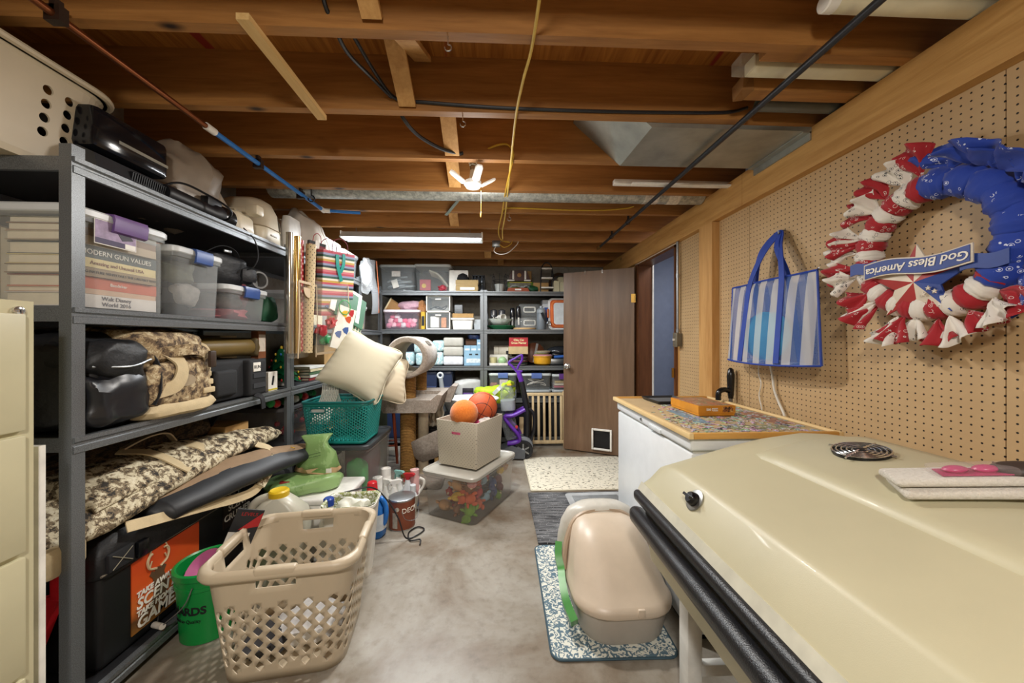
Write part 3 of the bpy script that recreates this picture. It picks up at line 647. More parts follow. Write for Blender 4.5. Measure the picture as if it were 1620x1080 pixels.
# ------------------------------------------------------------ near left shelf, middle
GB = 'clear bins on the near middle shelf'
tote('clear bin full of books with a purple latch on the near shelf', (-1.625, 1.412, 1.347), .365, .52, .345, 90, clear('#e4e8e8', .2), '#d6dadb', '#6a4a86', .93, GB)
bk = [('white travel guide at the bottom of the book bin', '#d9d4cd', .045, 'Walt Disney\nWorld 2016', '#5a5560', .02), ('pale thin paperback near the bottom of the book bin', '#c9a98c', .018, None, None, 0),
      ('orange and black paperback in the book bin', '#c25a33', .04, 'Baedeker', '#efe6da', .016), ('tan book about deer hunting in the book bin', '#8f7a58', .03, "HUNTING MATURE WHITETAILS THE LAKOSKY WAY", '#3a2c1e', .0125),
      ('yellow road book in the book bin', '#d9c88d', .032, 'Amazing and Unusual USA', '#8a5a3a', .018), ('dark green gun price guide in the book bin', '#33413f', .042, 'MODERN GUN VALUES', '#e8e4da', .024),
      ('beige hardback above the gun guide', '#b9a88d', .03, None, None, 0), ('brown hardback near the top of the book bin', '#8a6a4a', .026, None, None, 0), ('topmost grey paperback in the book bin', '#9a9a90', .022, None, None, 0)]
z = 1.356
for i, (lab, cv, h, ti, tc, sz) in enumerate(bk):
    book(lab, (-1.485 - (i % 3)*.006, 1.402+.008*((i*7) % 3-1), z), .3, .2, h, mat(cv, .5), 90+(i*5 % 3-1)*1.2, 'books in the clear bin', ti, mat(tc, .5) if tc else None, sz); z += h+.0012
book('large open-edged hardback lying at the near end of the book bin', (-1.760, 1.40, 1.356), .18, .2, .05, mat('#caa56a', .6), 0)
book('tall pale book standing in the book bin', (-1.635, 1.352, 1.357), .045, .2, .26, mat('#8f8a80', .5), 0)
t = thing('product_sticker', 'purple printed product sticker on the book bin', 'sticker', (-1.366, 1.37, 1.618), 90)
part(t, 'paper', G().box(-.072, .072, -.0015, 0, -.043, .043), M_white, smooth=False); part(t, 'print', G().box(-.07, .07, -.0022, -.0012, -.04, .04), mat('#9b87a6', .5, 0, .3, 40), smooth=False); part(t, 'bin_picture', G().prism([(-.01, .03), (.03, .035), (.06, -.005), (.02, -.015)], -.003, -.002, 'XZ'), mat('#2d2433', .5), smooth=False); part(t, 'barcode', G().box(.03, .068, -.003, -.002, -.04, -.022), M_white, smooth=False); part(t, 'band', G().box(-.07, .028, -.003, -.002, -.04, -.022), mat('#33204a', .5), smooth=False)
tote('clear bin of clothing with a blue latch on the near shelf', (-1.625, 1.752, 1.347), .285, .52, .31, 90, clear('#dfe4e6', .22), '#d6dadb', '#33508f', .9, GB)
for i, (lab, hx, c, r) in enumerate((('black fleece folded in the blue latched bin', '#26272a', (0, .02, .09), (.115, .2, .085)), ('olive plaid shirt folded in the blue latched bin', '#5b5c4c', (0, -.03, .2), (.11, .16, .06)), ('grey cloth cap in the blue latched bin', '#8d8a84', (.02, -.16, .1), (.07, .04, .05)))):
    one('folded_garment', blob(c, r, .2, i+2, pw=.6).wob(.008, 18, i), mat(hx, .9, 0, .25, 30), lab, 'clothing', (-1.625, 1.749, 1.355), 90, 'clothes in the blue latched bin')
tote('low clear bin with pink cloth and a blue latch on the near shelf', (-1.625, 2.085, 1.347), .345, .52, .19, 90, clear('#dfe4e6', .2), '#d6dadb', '#33508f', .9, GB)
one('pink_cloth', blob((0, 0, .03), (.14, .21, .032), .3, 3, pw=.6).wob(.012, 16, 1), mat('#c0606a', .85), 'crumpled pink cloth at the bottom of the low clear bin', 'cloth', (-1.625, 2.085, 1.355), 90)
one('knit_hat', blob((0, -.05, .1), (.1, .14, .045), .2, 8), mat('#5f5a52', .95, 0, .25, 40), 'grey knit hat lying on pink cloth in the low bin', 'hat', (-1.625, 2.085, 1.355), 90)
t = thing('camera_bag', 'black padded camera bag lying on the low clear bin', 'bag', (-1.550, 2.049, 1.538), 70)
part(t, 'body', blob((0, 0, .085), (.15, .14, .085), .22, 4, 24, 16, .6).wob(.012, 14, 2), M_ny); part(t, 'side_pocket', G().rbox(.06, .16, -.15, -.06, .02, .11, .03), M_ny); part(t, 'lens_hood', G().lathe([(.05, 0), (.05, .06), (.04, .06), (.04, .01)], 20).xf(TR(.17, -.08, .05) @ RX(90)), mat('#6d6d6c', .4), 'grey lens barrel'); part(t, 'carry_strap', strap([(-.1, -.1, .15), (-.03, -.12, .2), (.05, -.1, .19), (.1, -.06, .14)], .03, .004), M_tac); part(t, 'buckle', G().rbox(-.02, .02, -.13, -.12, .17, .185, .003), M_steel)
tote('dark red lidded bin at the back of the near middle shelf', (-1.730, 2.319, 1.347), .1, .38, .25, 90, mat('#6d1f26', .4), '#7a242b')
one('green_sack', blob((0, 0, .08), (.075, .08, .085), .25, 6).wob(.01, 16, 1), mat('#1d5136', .6), 'crumpled dark green sack beside the low clear bin', 'bag', (-1.450, 2.324, 1.347))

# ------------------------------------------------------------ near left shelf, camouflage packs
t = thing('backpack', 'black nylon backpack slumped at the end of the pack shelf', 'backpack', (-1.570, 1.352, 0.935), 90)
part(t, 'body', G().ell((0, 0, .16), (.125, .25, .175), 40, 28, .15, 2, .6).wob(.022, 9, 4).wob(.009, 28, 2), M_ny); part(t, 'upper_pocket', G().ell((.0, -.17, .24), (.11, .1, .07), 32, 20, .15, 6, .65).wob(.014, 14, 2).wob(.007, 34, 3), M_ny); part(t, 'lower_pocket', G().ell((.01, -.19, .1), (.12, .075, .1), 36, 24, .2, 8, .6).wob(.018, 12, 3).wob(.009, 30, 5), mat('#1d1e22', .35, 0, .2, 8))
part(t, 'zip', G().tube(bez([(-.1, -.245, .22), (0, -.272, .215), (.1, -.25, .235)], 8), .004, 6), M_steel); part(t, 'strap', strap([(.1, -.2, .29), (.13, -.24, .22), (.12, -.26, .12), (.1, -.255, .06)], .025, .004, up=(1, 0, 0)), M_tac)
t = thing('camouflage_pack', 'large camouflage hunting pack with tan straps on the near shelf', 'backpack', (-1.540, 1.591, 0.935), 90)
part(t, 'body', G().ell((0, .02, .15), (.19, .22, .155), 32, 22, .08, 3, .5).wob(.012, 12, 1), CAMO); part(t, 'top_lid', G().ell((-.02, -.02, .28), (.2, .2, .08), 30, 16, .1, 5, .6).wob(.01, 14, 2), CAMO, 'camouflage hood flap')
part(t, 'front_pocket', G().ell((.0, -.17, .125), (.165, .07, .105), 28, 18, .1, 7, .55).wob(.008, 18, 3), CAMO); part(t, 'tan_base', G().ell((.01, -.15, .028), (.185, .1, .035), 26, 10, .1, 2, .6), M_sand); part(t, 'side_panel', G().rbox(-.205, -.13, -.17, .1, .03, .3, .03).wob(.015, 14, 6), M_coy); part(t, 'tan_collar', G().ell((.16, -.05, .26), (.05, .16, .05), 20, 12, .1, 3), M_sand)
part(t, 'shoulder_strap', strap([(-.14, -.05, .36), (-.12, -.17, .31), (-.03, -.235, .22), (-.06, -.25, .13), (-.14, -.22, .1)], .05, .008, up=(0, -1, .3)), M_sand, 'tan webbing strap'); part(t, 'compression_strap', strap([(-.12, -.2, .25), (.0, -.25, .27), (.1, -.235, .25), (.14, -.22, .2)], .045, .008, up=(0, -1, 0)), CAMO); part(t, 'buckle', G().rbox(.1, .135, -.262, -.245, .185, .26, .006), mat('#3a2b22', .4)); part(t, 'badge', G().lathe([(.045, 0), (.05, .004), (.048, .008)], 24).xf(TR(-.01, -.238, .14) @ RX(90) @ Matrix.Diagonal((1, .5, 1, 1))), mat('#a5947a', .5), 'oval rubber badge')
for i in range(3): part(t, 'webbing_loop', G().rbox(.09, .155, -.24+.008*i, -.225+.008*i, .07+i*.036, .095+i*.036, .004), M_sand)
part(t, 'mesh_strip', G().rbox(-.07, .06, -.205, -.19, .255, .285, .006), mat('#33373a', .9))
t = thing('rolled_mat', 'olive padded gun case laid across the bags on the near shelf', 'case', (-1.520, 1.986, 1.190), 90, rot=(0, 0, R(86)))
part(t, 'case', G().rbox(-.24, .24, -.13, .25, -.035, .06, .045, 4).wob(.006, 10, 2), mat('#6e5a2d', .45, 0, .1, 8)); part(t, 'end_band', G().rbox(.17, .2, -.136, .25, -.04, .065, .04, 3), mat('#4e4022', .6)); part(t, 'top_panel', G().rbox(-.235, .16, -.06, .25, .05, .066, .01), mat('#4a4a38', .8))
t = thing('tactical_bag', 'black tactical range bag with webbing and a white patch', 'bag', (-1.520, 1.955, 0.935), 90)
part(t, 'body', G().rbox(-.19, .19, -.17, .2, .0, .205, .02, 3).wob(.005, 14, 1), M_tac); part(t, 'side_pocket', G().rbox(-.17, -.02, -.195, -.16, .03, .16, .018, 3), M_tac); part(t, 'end_pocket', G().rbox(.05, .195, -.205, -.15, .005, .2, .015, 3), M_tac)
for zz in (.045, .1): part(t, 'webbing', G().box(.075, .18, -.2095, -.2045, zz, zz+.026), mat('#303236', .8), smooth=False)
pt = part(t, 'patch', G().rbox(.075, .135, -.209, -.204, .135, .185, .002, 1), M_white, 'white lettered patch'); letters(t, 'RUN', .026, M_black, (.105, -.2096, .16), 'y-', depth=.0006)
part(t, 'pull_tab', strap([(.1, -.2, .01), (.11, -.23, -.01), (.115, -.235, -.07)], .03, .006, up=(0, 1, 0)), M_tac)
t = thing('instruction_box', 'tall orange and white printed box at the shelf end', 'box', (-1.410, 2.226, 0.935), 90)
part(t, 'carton', G().box(-.035, .035, -.02, .02, 0, .36), mat('#7c4a2c', .6, 0, .3, 12), smooth=False); part(t, 'white_print', G().box(-.03, .03, -.0212, -.0198, .24, .34), mat('#cbbfb0', .6, 0, .2, 20), smooth=False); part(t, 'dark_print', G().box(-.034, .034, -.0212, -.0198, .02, .2), mat('#33393c', .6, 0, .3, 20), smooth=False); letters(t, 'OZO', .04, mat('#c98a2c', .5), (.01, -.0215, .1), (R(90), R(-90), 0), depth=.0005)
t = thing('product_box', 'small white box with a picture of a black gadget at the shelf end', 'box', (-1.375, 2.272, 0.935), 90)
part(t, 'carton', G().box(-.045, .045, -.02, .02, 0, .115), M_white, smooth=False); part(t, 'gadget_picture', G().box(-.008, .008, -.0213, -.02, .035, .09, RY(15)), M_black, smooth=False); part(t, 'yellow_strip', G().box(-.045, .045, -.0213, -.02, .004, .014), mat('#c2b13a', .6), smooth=False)
carton('plain beige carton behind the tall printed box', (-1.710, 2.267, 0.937), .14, .2, .33, 90, mat('#c5ab82', .8))
carton('orange-red flat box stored behind the camouflage pack', (-1.830, 1.789, 1.190), .4, .1, .09, 90, M_orgbox)
# ------------------------------------------------------------ filing cabinet at the left edge
t = thing('filing_cabinet', 'tall almond steel filing cabinet at the left edge', 'cabinet', (-1.22, .63, 0), 90)
part(t, 'carcass', G().box(0, .385, 0, .68, .0, 1.345), M_almond, smooth=False)
for i in range(4):
    z0 = .075+i*.312
    d = part(t, 'drawer', G().rbox(.022, .361, -.012, .004, z0, z0+.3, .004), M_almond)
    part(d, 'handle', G().rbox(.14, .245, -.03, -.012, z0+.2, z0+.225, .006), metal('#a8a8a4', .3)); part(d, 'label_holder', G().rbox(.15, .235, -.016, -.012, z0+.235, z0+.275, .002, 1), metal('#a8a8a4', .3))
lk = part(t, 'lock', G().lathe([(.012, 0), (.012, .006), (.009, .008)], 20).xf(TR(.352, 0, 1.318) @ RX(90)), M_chrome, 'round chrome lock'); part(lk, 'keyhole', G().box(.3512, .3528, -.0092, -.0078, 1.314, 1.322), M_black, smooth=False)
one('leaning_board', G().box(0, .4, -.008, .008, 0, .955), M_white, 'thin white board standing between filing cabinet and shelf', 'board', (-1.64, 1.05, 0), 0, smooth=False)
t = thing('dustpan', 'red plastic dustpan standing beside the black tote', 'dustpan', (-1.49, 1.262, .087))
part(t, 'pan', G().loft([[(-.12, -.012, 0), (-.06, -.012, 0), (-.06, .012, 0), (-.12, .012, 0)], [(-.12, -.012, .15), (-.0, -.012, .15), (-.0, .012, .15), (-.12, .012, .15)], [(-.03, -.012, .3), (.07, -.012, .33), (.07, .012, .33), (-.03, .012, .3)]]), mat('#c01822', .35)); part(t, 'handle', G().rbox(.03, .09, -.014, .014, .3, .4, .014, 3), mat('#d01d28', .35))

# ------------------------------------------------------------ black scent tote with printed front
t = thing('fabric_tote', 'big black zip-top tote with an orange deer print', 'tote', (-1.648, 1.79, .087), 90)
part(t, 'body', G().rbox(-.47, .47, -.275, .27, 0, .40, .02, 3), mat('#0e0f11', .5, 0, .1)); part(t, 'top_cover', G().tub([(.95, .56, .04, .32), (.965, .575, .05, .33), (.96, .57, .06, .40), (.92, .54, .08, .45), (.6, .34, .08, .48)], 8, cap1=True).wob(.014, 9, 2).wob(.006, 26, 5), M_ny, 'black nylon cover', ang=70)
part(t, 'seam', G().tube([(-.47, -.282, .335), (-.2, -.283, .33), (.1, -.283, .332), (.46, -.282, .33)], .004, 6), mat('#6e675a', .8))
for x in (-.41, .12):
    s = part(t, 'strap_patch', G().rbox(x-.045, x+.045, -.295, -.28, .335, .4, .004), M_tac); part(s, 'cross_stitch', G().tube([(x-.035, -.297, .343), (x+.035, -.297, .392)], .0016, 5).tube([(x-.035, -.297, .392), (x+.035, -.297, .343)], .0016, 5), mat('#8d8672', .8)); part(t, 'buckle', G().rbox(x+.055, x+.1, -.3, -.278, .33, .39, .005), M_blackg)
def orange_print():
    m, nt, b = newmat('orange_sunset_print'); tc = nt.nodes.new('ShaderNodeTexCoord'); sx = nt.nodes.new('ShaderNodeSeparateXYZ'); nt.links.new(tc.outputs['Generated'], sx.inputs[0])
    n = tex(nt, coords(nt, (1, 1, 1)), 14, 3); a = N(nt, 'ShaderNodeMath', operation='MULTIPLY_ADD'); a.inputs[1].default_value = .25; nt.links.new(n, a.inputs[0]); nt.links.new(sx.outputs[2], a.inputs[2])
    nt.links.new(ramp(nt, a.outputs[0], [(.12, '#8a5a22'), (.3, '#5a3a1c'), (.42, '#c9682a'), (.7, '#d8541f'), (1.0, '#c94718')]), b.inputs['Base Color']); b.inputs['Roughness'].default_value = .5; return m
pp = part(t, 'print_panel', G().box(-.36, -.05, -.279, -.274, .04, .352), orange_print(), 'orange sunset print', smooth=False)
brn = mat('#5f4630', .6); pale = mat('#c9b48e', .6)
hd = [(-.0, -.1), (.045, -.1), (.05, -.03), (.032, .02), (.045, .045), (.03, .055), (.018, .045), (.0, .06), (-.018, .045), (-.032, .055), (-.045, .04), (-.028, .02), (-.02, -.02), (-.03, -.1)]
part(pp, 'deer_head', G().prism([(-.255+x*.8, .19+z*.85) for x, z in hd], -.2815, -.279, 'XZ'), brn, 'printed deer head', smooth=False)
for s in (-1, 1):
    b0 = [(-.255+s*x*.75, -.2825, .238+z*.75) for x, z in ((.012, 0), (.05, .02), (.062, .06), (.05, .085), (.035, .09))]
    g = G().tube(bez(b0, 5), .0045, 5)
    for x, z in ((.05, .025), (.062, .05), (.055, .08)): g.tube([(-.255+s*x*.75, -.2825, .238+z*.75), (-.255+s*(x-.012)*.75, -.2825, .238+z*.75+.022)], .0025, 5)
    part(pp, 'printed_antler', g, pale)
wt_ = mat('#efe9dc', .5)
for tx, sz, zz_ in (('TAKE AWAY THE', .028, .18), ('SCENT', .056, .143), ('TAKE HOME THE', .028, .107), ('GAME.', .06, .07)): letters(pp, tx, sz, wt_, (-.345, -.2815, zz_), 'y-', depth=.0006, align='LEFT', shear=.15, bold=.0014)
q = part(t, 'brand_label', G().box(.1, .3, -.279, -.274, .2, .34), mat('#2a1f1a', .5, 0, .3, 20), 'dark printed label', smooth=False); letters(q, 'SCENT\nCRUSHER', .045, wt_, (.2, -.2815, .27), 'y-', depth=.0006, bold=.001)
# ------------------------------------------------------------ soft gun cases on top of it
def soft_case(g, st, tilt, seed, n=20, lo=0, hi=None):
    rings = []
    for (c, a, b) in st:
        m = RY(tilt); rg = []
        for i in range(n):
            th = 2*PI*i/n; q = m @ Vector((a*math.copysign(abs(math.cos(th))**.8, math.cos(th)), 0, b*math.sin(th))); rg.append(Vector(c)+q)
        rings.append(rg)
    return g.loft(rings).wob(.006, 12, seed)
def interp(st, n):
    out = []
    for i in range(len(st)-1):
        for k in range(n):
            f = k/n; f2 = f*f*(3-2*f); a, b = st[i], st[i+1]
            out.append((Vector(a[0]).lerp(Vector(b[0]), f), a[1]+(b[1]-a[1])*f2, a[2]+(b[2]-a[2])*f2))
    out.append((Vector(st[-1][0]), st[-1][1], st[-1][2])); return out
t = thing('rifle_case', 'pale camouflage soft rifle case on the black tote', 'case', (0, 0, 0))
st = [((-1.52, 1.06, .63), .06, .02), ((-1.52, 1.1, .635), .15, .045), ((-1.5, 1.35, .66), .165, .055), ((-1.47, 1.7, .69), .13, .05), ((-1.43, 2.05, .69), .085, .042), ((-1.39, 2.28, .675), .06, .035), ((-1.37, 2.36, .665), .02, .012)]
part(t, 'shell', soft_case(G(), interp(st, 5), 28, 3), CAMO2, ang=70)
part(t, 'pocket', soft_case(G(), interp([((-1.475, 1.3, .70), .07, .02), ((-1.47, 1.32, .70), .105, .03), ((-1.46, 1.55, .715), .095, .03), ((-1.455, 1.57, .715), .07, .02)], 3), 28, 6), CAMO2)
part(t, 'pale_trim', strap([(-1.57, 1.58, .78), (-1.47, 1.63, .755), (-1.36, 1.68, .665)], .045, .006, up=(.4, 0, 1)), M_sand); part(t, 'grip_band', strap([(-1.53, 1.78, .76), (-1.44, 1.82, .735), (-1.36, 1.86, .665)], .06, .006, up=(.4, 0, 1)), M_sand); part(t, 'carry_handle', strap([(-1.57, 1.6, .785), (-1.545, 1.68, .815), (-1.535, 1.76, .81), (-1.53, 1.8, .765)], .03, .006), mat('#b9a68a', .8))
part(t, 'sling', strap([(-1.36, 1.4, .555), (-1.315, 1.55, .53), (-1.285, 1.7, .5), (-1.26, 1.82, .475), (-1.235, 1.92, .475), (-1.225, 2.0, .535), (-1.235, 2.08, .6), (-1.27, 2.1, .635), (-1.33, 2.08, .665)], .042, .005, up=(1, 0, .6)), M_sand, 'pale shoulder sling'); part(t, 'sling_pad', strap([(-1.222, 1.94, .49), (-1.216, 2.02, .555), (-1.226, 2.07, .605)], .045, .016, up=(1, 0, .6)), CAMO2); part(t, 'end_patch', G().rbox(-1.4, -1.36, 1.16, 1.28, .5, .6, .03), M_sand)
t = thing('shotgun_case', 'tan and black soft gun case sticking out past the shelf', 'case', (0, 0, 0))
st = [((-1.4, 1.5, .56), .05, .02), ((-1.39, 1.54, .565), .1, .04), ((-1.32, 1.85, .575), .105, .045), ((-1.23, 2.1, .575), .09, .04), ((-1.15, 2.27, .56), .055, .032), ((-1.1, 2.35, .545), .015, .012)]
part(t, 'black_rim', soft_case(G(), interp(st, 5), 22, 2), mat('#1a1c20', .5, 0, .1), ang=70); part(t, 'tan_top', soft_case(G(), interp([(Vector(c)+Vector((-.022, 0, .02)), a*.82, b*.8) for c, a, b in st], 5), 22, 2), mat('#8d7458', .75, 0, .1, 20, .3, 260), 'tan canvas panel', ang=70)
letters(t, 'ALLEN', .035, mat('#d9b02c', .5), (-1.185, 2.18, .614), (R(24), R(16), R(118)), depth=.0015)
one('camouflage_bag', soft_case(G(), interp([((-1.7, 1.3, .73), .04, .03), ((-1.7, 1.36, .74), .12, .055), ((-1.68, 1.7, .77), .14, .06), ((-1.64, 2.0, .8), .12, .055), ((-1.62, 2.1, .8), .03, .02)], 5), 20, 7), CAMO3, 'dark reed camouflage bag lying under the pack shelf', 'bag', ang=70)
one('bag_strap', strap([(-1.6, 1.7, .74), (-1.53, 1.82, .76), (-1.53, 1.93, .74), (-1.56, 2.03, .76), (-1.56, 2.12, .84)], .035, .006), M_tac, 'black strap trailing over cardboard below the pack shelf', 'strap')
carton('long flat cardboard box under the camouflage cases', (-1.66, 1.66, .60), .8, .26, .06, 86, mat('#a4763c', .85)); carton('small plain cardboard box beyond the camouflage cases', (-1.56, 2.12, .66), .16, .22, .11, 84, M_card)
one('black_duffel', blob((0, 0, .2), (.18, .12, .2), .2, 5, pw=.6).wob(.014, 12, 2), M_ny, 'slumped black duffel at the far foot of the near shelf', 'bag', (-1.5, 2.33, .087))
# ------------------------------------------------------------ green bucket
t = thing('bucket', 'green plastic bucket with lettering beside the laundry basket', 'bucket', (-1.235, 1.635, 0), 0)
M_grn = mat('#0e8a3c', .35, 0, .06, 5)
part(t, 'pail', G().lathe([(.1, 0), (.104, .004), (.116, .22), (.121, .224), (.121, .238), (.118, .24), (.119, .268), (.128, .27), (.128, .292), (.119, .296), (.113, .29), (.098, .012)], 40, cap1=True), M_grn, ang=35)
part(t, 'wire_bail', G().tube(bez([(.02, -.124, .25), (.0, -.14, .19), (-.06, -.148, .135), (-.1, -.14, .11), (-.14, -.09, .12)], 8), .0025, 6), M_steel); part(t, 'grip', G().cyl((-.07, -.152, .122), (-.128, -.122, .108), .011, 12), mat('#cfcabf', .4))
def wrap_text(parent, s, size, m, R0, z, a0, depth=.001, bold=0):
    me = text_mesh(s, size, m, depth, bold=bold)
    for v in me.vertices:
        a = a0+v.co.x/R0; v.co = Vector(((R0+.0008+v.co.z)*math.cos(a), (R0+.0008+v.co.z)*math.sin(a), z+v.co.y))
    return part(parent, 'lettering', me, None)
wrap_text(t, 'MENARDS',   .044, M_black, .1115, .145, R(-112), bold=.0015); wrap_text(t, 'Dedicated to Quality', .019, M_black, .1095, .104, R(-112))
one('pink_dish', G().lathe([(.05, 0), (.088, .045), (.088, .05), (.048, .006)], 28, cap1=True), mat('#d06aa0', .35), 'round pink plastic dish tucked in the green bucket', 'dish', (-1.235, 1.645, .225), rot=(R(48), R(-14), 0))
t = thing('glove_card', 'black gloves on a hanging retail card in the green bucket', 'card', (-1.16, 1.6, .24), rot=(R(8), R(20), R(35)))
part(t, 'card', G().box(-.05, .05, -.002, .002, .13, .29), mat('#24262b', .5), smooth=False); part(t, 'red_triangle', G().prism([(-.02, .2), (.05, .22), (.048, .28)], -.0035, -.002, 'XZ'), mat('#b3262b', .5), smooth=False); part(t, 'white_tag', G().box(-.05, .03, -.0035, -.002, .135, .19), M_white, smooth=False); part(t, 'gloves', blob((0, 0, .04), (.055, .02, .11), .25, 3).wob(.006, 25, 1), M_tac); letters(t, 'LEVELS', .02, mat('#b3262b', .5), (.0, -.0035, .27), 'y-', depth=.0005)

# ------------------------------------------------------------ laundry basket with diamond holes
def diamond_wall(g, fn, ncol, v0, v1, rows, skip):
    """fn(u, v)->point; columns of tall cells each with a diamond opening, neighbours staggered by half a cell"""
    hc = (v1-v0)/rows
    for ci in range(ncol):
        u0 = ci/ncol; u1 = (ci+1)/ncol; um = (u0+u1)/2; off = 0 if ci % 2 == 0 else .5
        ks = [k+off for k in range(-1, rows+1)]
        # solid half cells at the ends of the odd columns
        for k in ks:
            a = v0+k*hc; b = a+hc; lo = max(a, v0); hi = min(b, v1)
            if hi-lo < 1e-6: continue
            mid = (a+b)/2
            whole = lo == a and abs(hi-b) < 1e-9 or (abs(lo-a) < 1e-9 and abs(hi-b) < 1e-9)
            if not whole or skip(um, mid):
                o = len(g.v); ys = [lo, (lo+hi)/2, hi] if whole else [lo, hi]
                for y in ys: g.v += [tuple(fn(u0, y)), tuple(fn(um, y)), tuple(fn(u1, y))]
                for j in range(len(ys)-1):
                    for i in range(2): p = o+j*3+i; g.f.append((p, p+1, p+4, p+3))
                continue
            hw = .43*(u1-u0); hh = .44*hc; o = len(g.v)
            outer = [(u0, a), (um, a), (u1, a), (u1, mid), (u1, b), (um, b), (u0, b), (u0, mid)]
            inner = [(um-.5*hw, mid-.55*hh), (um, mid-hh), (um+.5*hw, mid-.55*hh), (um+hw, mid), (um+.5*hw, mid+.55*hh), (um, mid+hh), (um-.5*hw, mid+.55*hh), (um-hw, mid)]
            g.v += [tuple(fn(*p)) for p in outer+inner]
            for i in range(8): j = (i+1) % 8; g.f.append((o+i, o+j, o+8+j, o+8+i))
    return g
t = thing('laundry_basket', 'beige laundry basket with diamond holes on the floor', 'basket', (-.815, 1.55, 0), 8)
M_bsk = mat('#c5b69d', .38, 0, .04, 5)
Wb, Db, Wt, Dt, Hb = .42, .35, .505, .425, .425
def perim(u, v):
    """u 0..1 round the basket from the middle of the near side, v height"""
    f = v/Hb; w_ = Wb+(Wt-Wb)*f; d_ = Db+(Dt-Db)*f; r = .075
    ring = rrect(w_, d_, r, 9); L = []; tot = 0; n = len(ring)
    ring = ring[27:]+ring[:27]  # start of the (+x,-y) corner
    for i in range(n):
        a = Vector(ring[i]); b = Vector(ring[(i+1) % n]); L.append((tot, a, b)); tot += (b-a).length
    s = ((u+.0) % 1.0)*tot
    for st_, a, b in L:
        if s <= st_+(b-a).length+1e-9: q = a.lerp(b, (s-st_)/max((b-a).length, 1e-9)); break
    return Vector((q.x, q.y, v))
NC = 38
bw = diamond_wall(G(), perim, NC, .035, .305, 6, lambda u, v: False)
bw.grid(lambda u, v: perim(u, .035*v), NC*2, 1).grid(lambda u, v: perim(u, .305+.03*v), NC*2, 1)
# upper band with four hand holes
def band(u, v): return perim(u, .335+.09*v)
slots = []
def near_mid(u):
    p = perim(u, .38); return (abs(p.x) < .062 and abs(p.y) > .15) or (abs(p.y) < .062 and abs(p.x) > .19)
for i in range(NC*2):
    u0, u1 = i/(NC*2), (i+1)/(NC*2)
    vs = [0, .25, .8, 1]
    for j in range(3):
        if j == 1 and near_mid((u0+u1)/2): continue
        o = len(bw.v); bw.v += [tuple(band(u0, vs[j])), tuple(band(u1, vs[j])), tuple(band(u1, vs[j+1])), tuple(band(u0, vs[j+1]))]; bw.f.append((o, o+1, o+2, o+3))
bm = bmesh.new(); me = bpy.data.meshes.new('wall'); me.from_pydata(bw.v, [], bw.f); bm.from_mesh(me); bmesh.ops.remove_doubles(bm, verts=bm.verts, dist=.0004); bmesh.ops.recalc_face_normals(bm, faces=bm.faces); bm.to_mesh(me); bm.free()
me.polygons.foreach_set('use_smooth', [True]*len(me.polygons)); me.set_sharp_from_angle(angle=R(40)); me.materials.append(M_bsk)
o = part(t, 'diamond_wall', me, None); md = o.modifiers.new('thickness', 'SOLIDIFY'); md.thickness = .004; md.offset = -1
part(t, 'bottom', G().tub([(Wb-.002, Db-.002, .075, .002), (Wb-.002, Db-.002, .075, .008)], 9, cap1=True), M_bsk)
rim = []
for w_, d_, z_ in ((Wt, Dt, .395), (Wt+.035, Dt+.035, .398), (Wt+.045, Dt+.045, .41), (Wt+.04, Dt+.04, .428), (Wt+.015, Dt+.015, .437), (Wt-.008, Dt-.008, .43), (Wt-.012, Dt-.012, .40)): rim.append([(x, y, z_-.012*math.cos(x*PI/Wt)*0) for x, y in rrect(w_, d_, .085, 9)])
part(t, 'rim', G().loft(rim, closed=True), M_bsk, ang=60)
for i, s in enumerate(((0, -1), (0, 1), (1, 0), (-1, 0))):
    if s[0] == 0: g = G().rbox(-.07, .07, s[1]*(Dt/2+.006)-.016, s[1]*(Dt/2+.006)+.016, .408, .4395, .01, 3)
    else: g = G().rbox(s[0]*(Wt/2+.006)-.016, s[0]*(Wt/2+.006)+.016, -.07, .07, .408, .4395, .01, 3)
    part(t, 'hand_grip', g, M_bsk)
for i, (lab, hx, c, r) in enumerate((('crumpled white cloth lying inside the laundry basket', '#cfcfd0', (.04, .02, .05), (.13, .1, .04)), ('crumpled charcoal cloth lying inside the laundry basket', '#3a3a3e', (-.1, -.03, .045), (.08, .09, .035)))):
    one('laundry', blob(c, r, .3, i+4, pw=.7).wob(.014, 14, i), mat(hx, .9, 0, .2), lab, 'clothing', (-.815, 1.55, .008), 8)

# ------------------------------------------------------------ behind the basket: chest, soil bags, jug, bin, bottles
t = thing('storage_chest', 'low white plastic chest beside the grey-lidded tote', 'chest', (-1.06, 2.26, 0))
part(t, 'body', G().rbox(-.19, .19, -.17, .15, .0, .32, .01), M_white); part(t, 'lid', G().rbox(-.205, .205, -.185, .165, .315, .352, .012, 3), mat('#f0efea', .3))
M_soil = cells('green_soil_bag_plastic', ['#7c9f60', '#8fb073', '#84a869'], 5, .35, .0)
t = thing('soil_bag', 'green bag of soil lying flat on the white chest', 'bag', (-1.14, 2.22, .352), 25)
part(t, 'sack', G().ell((0, 0, .045), (.2, .12, .05), 30, 14, .12, 3, .6).wob(.01, 14, 2), M_soil); part(t, 'red_logo', G().rbox(-.12, -.07, -.09, -.05, .085, .09, .002, 1), mat('#8e2420', .5)); part(t, 'barcode', G().rbox(.05, .085, -.08, -.05, .083, .087, .002, 1), M_white)
t = thing('soil_sack', 'open green soil bag standing upright on the flat one', 'bag', (-1.08, 2.27, .432), 8)
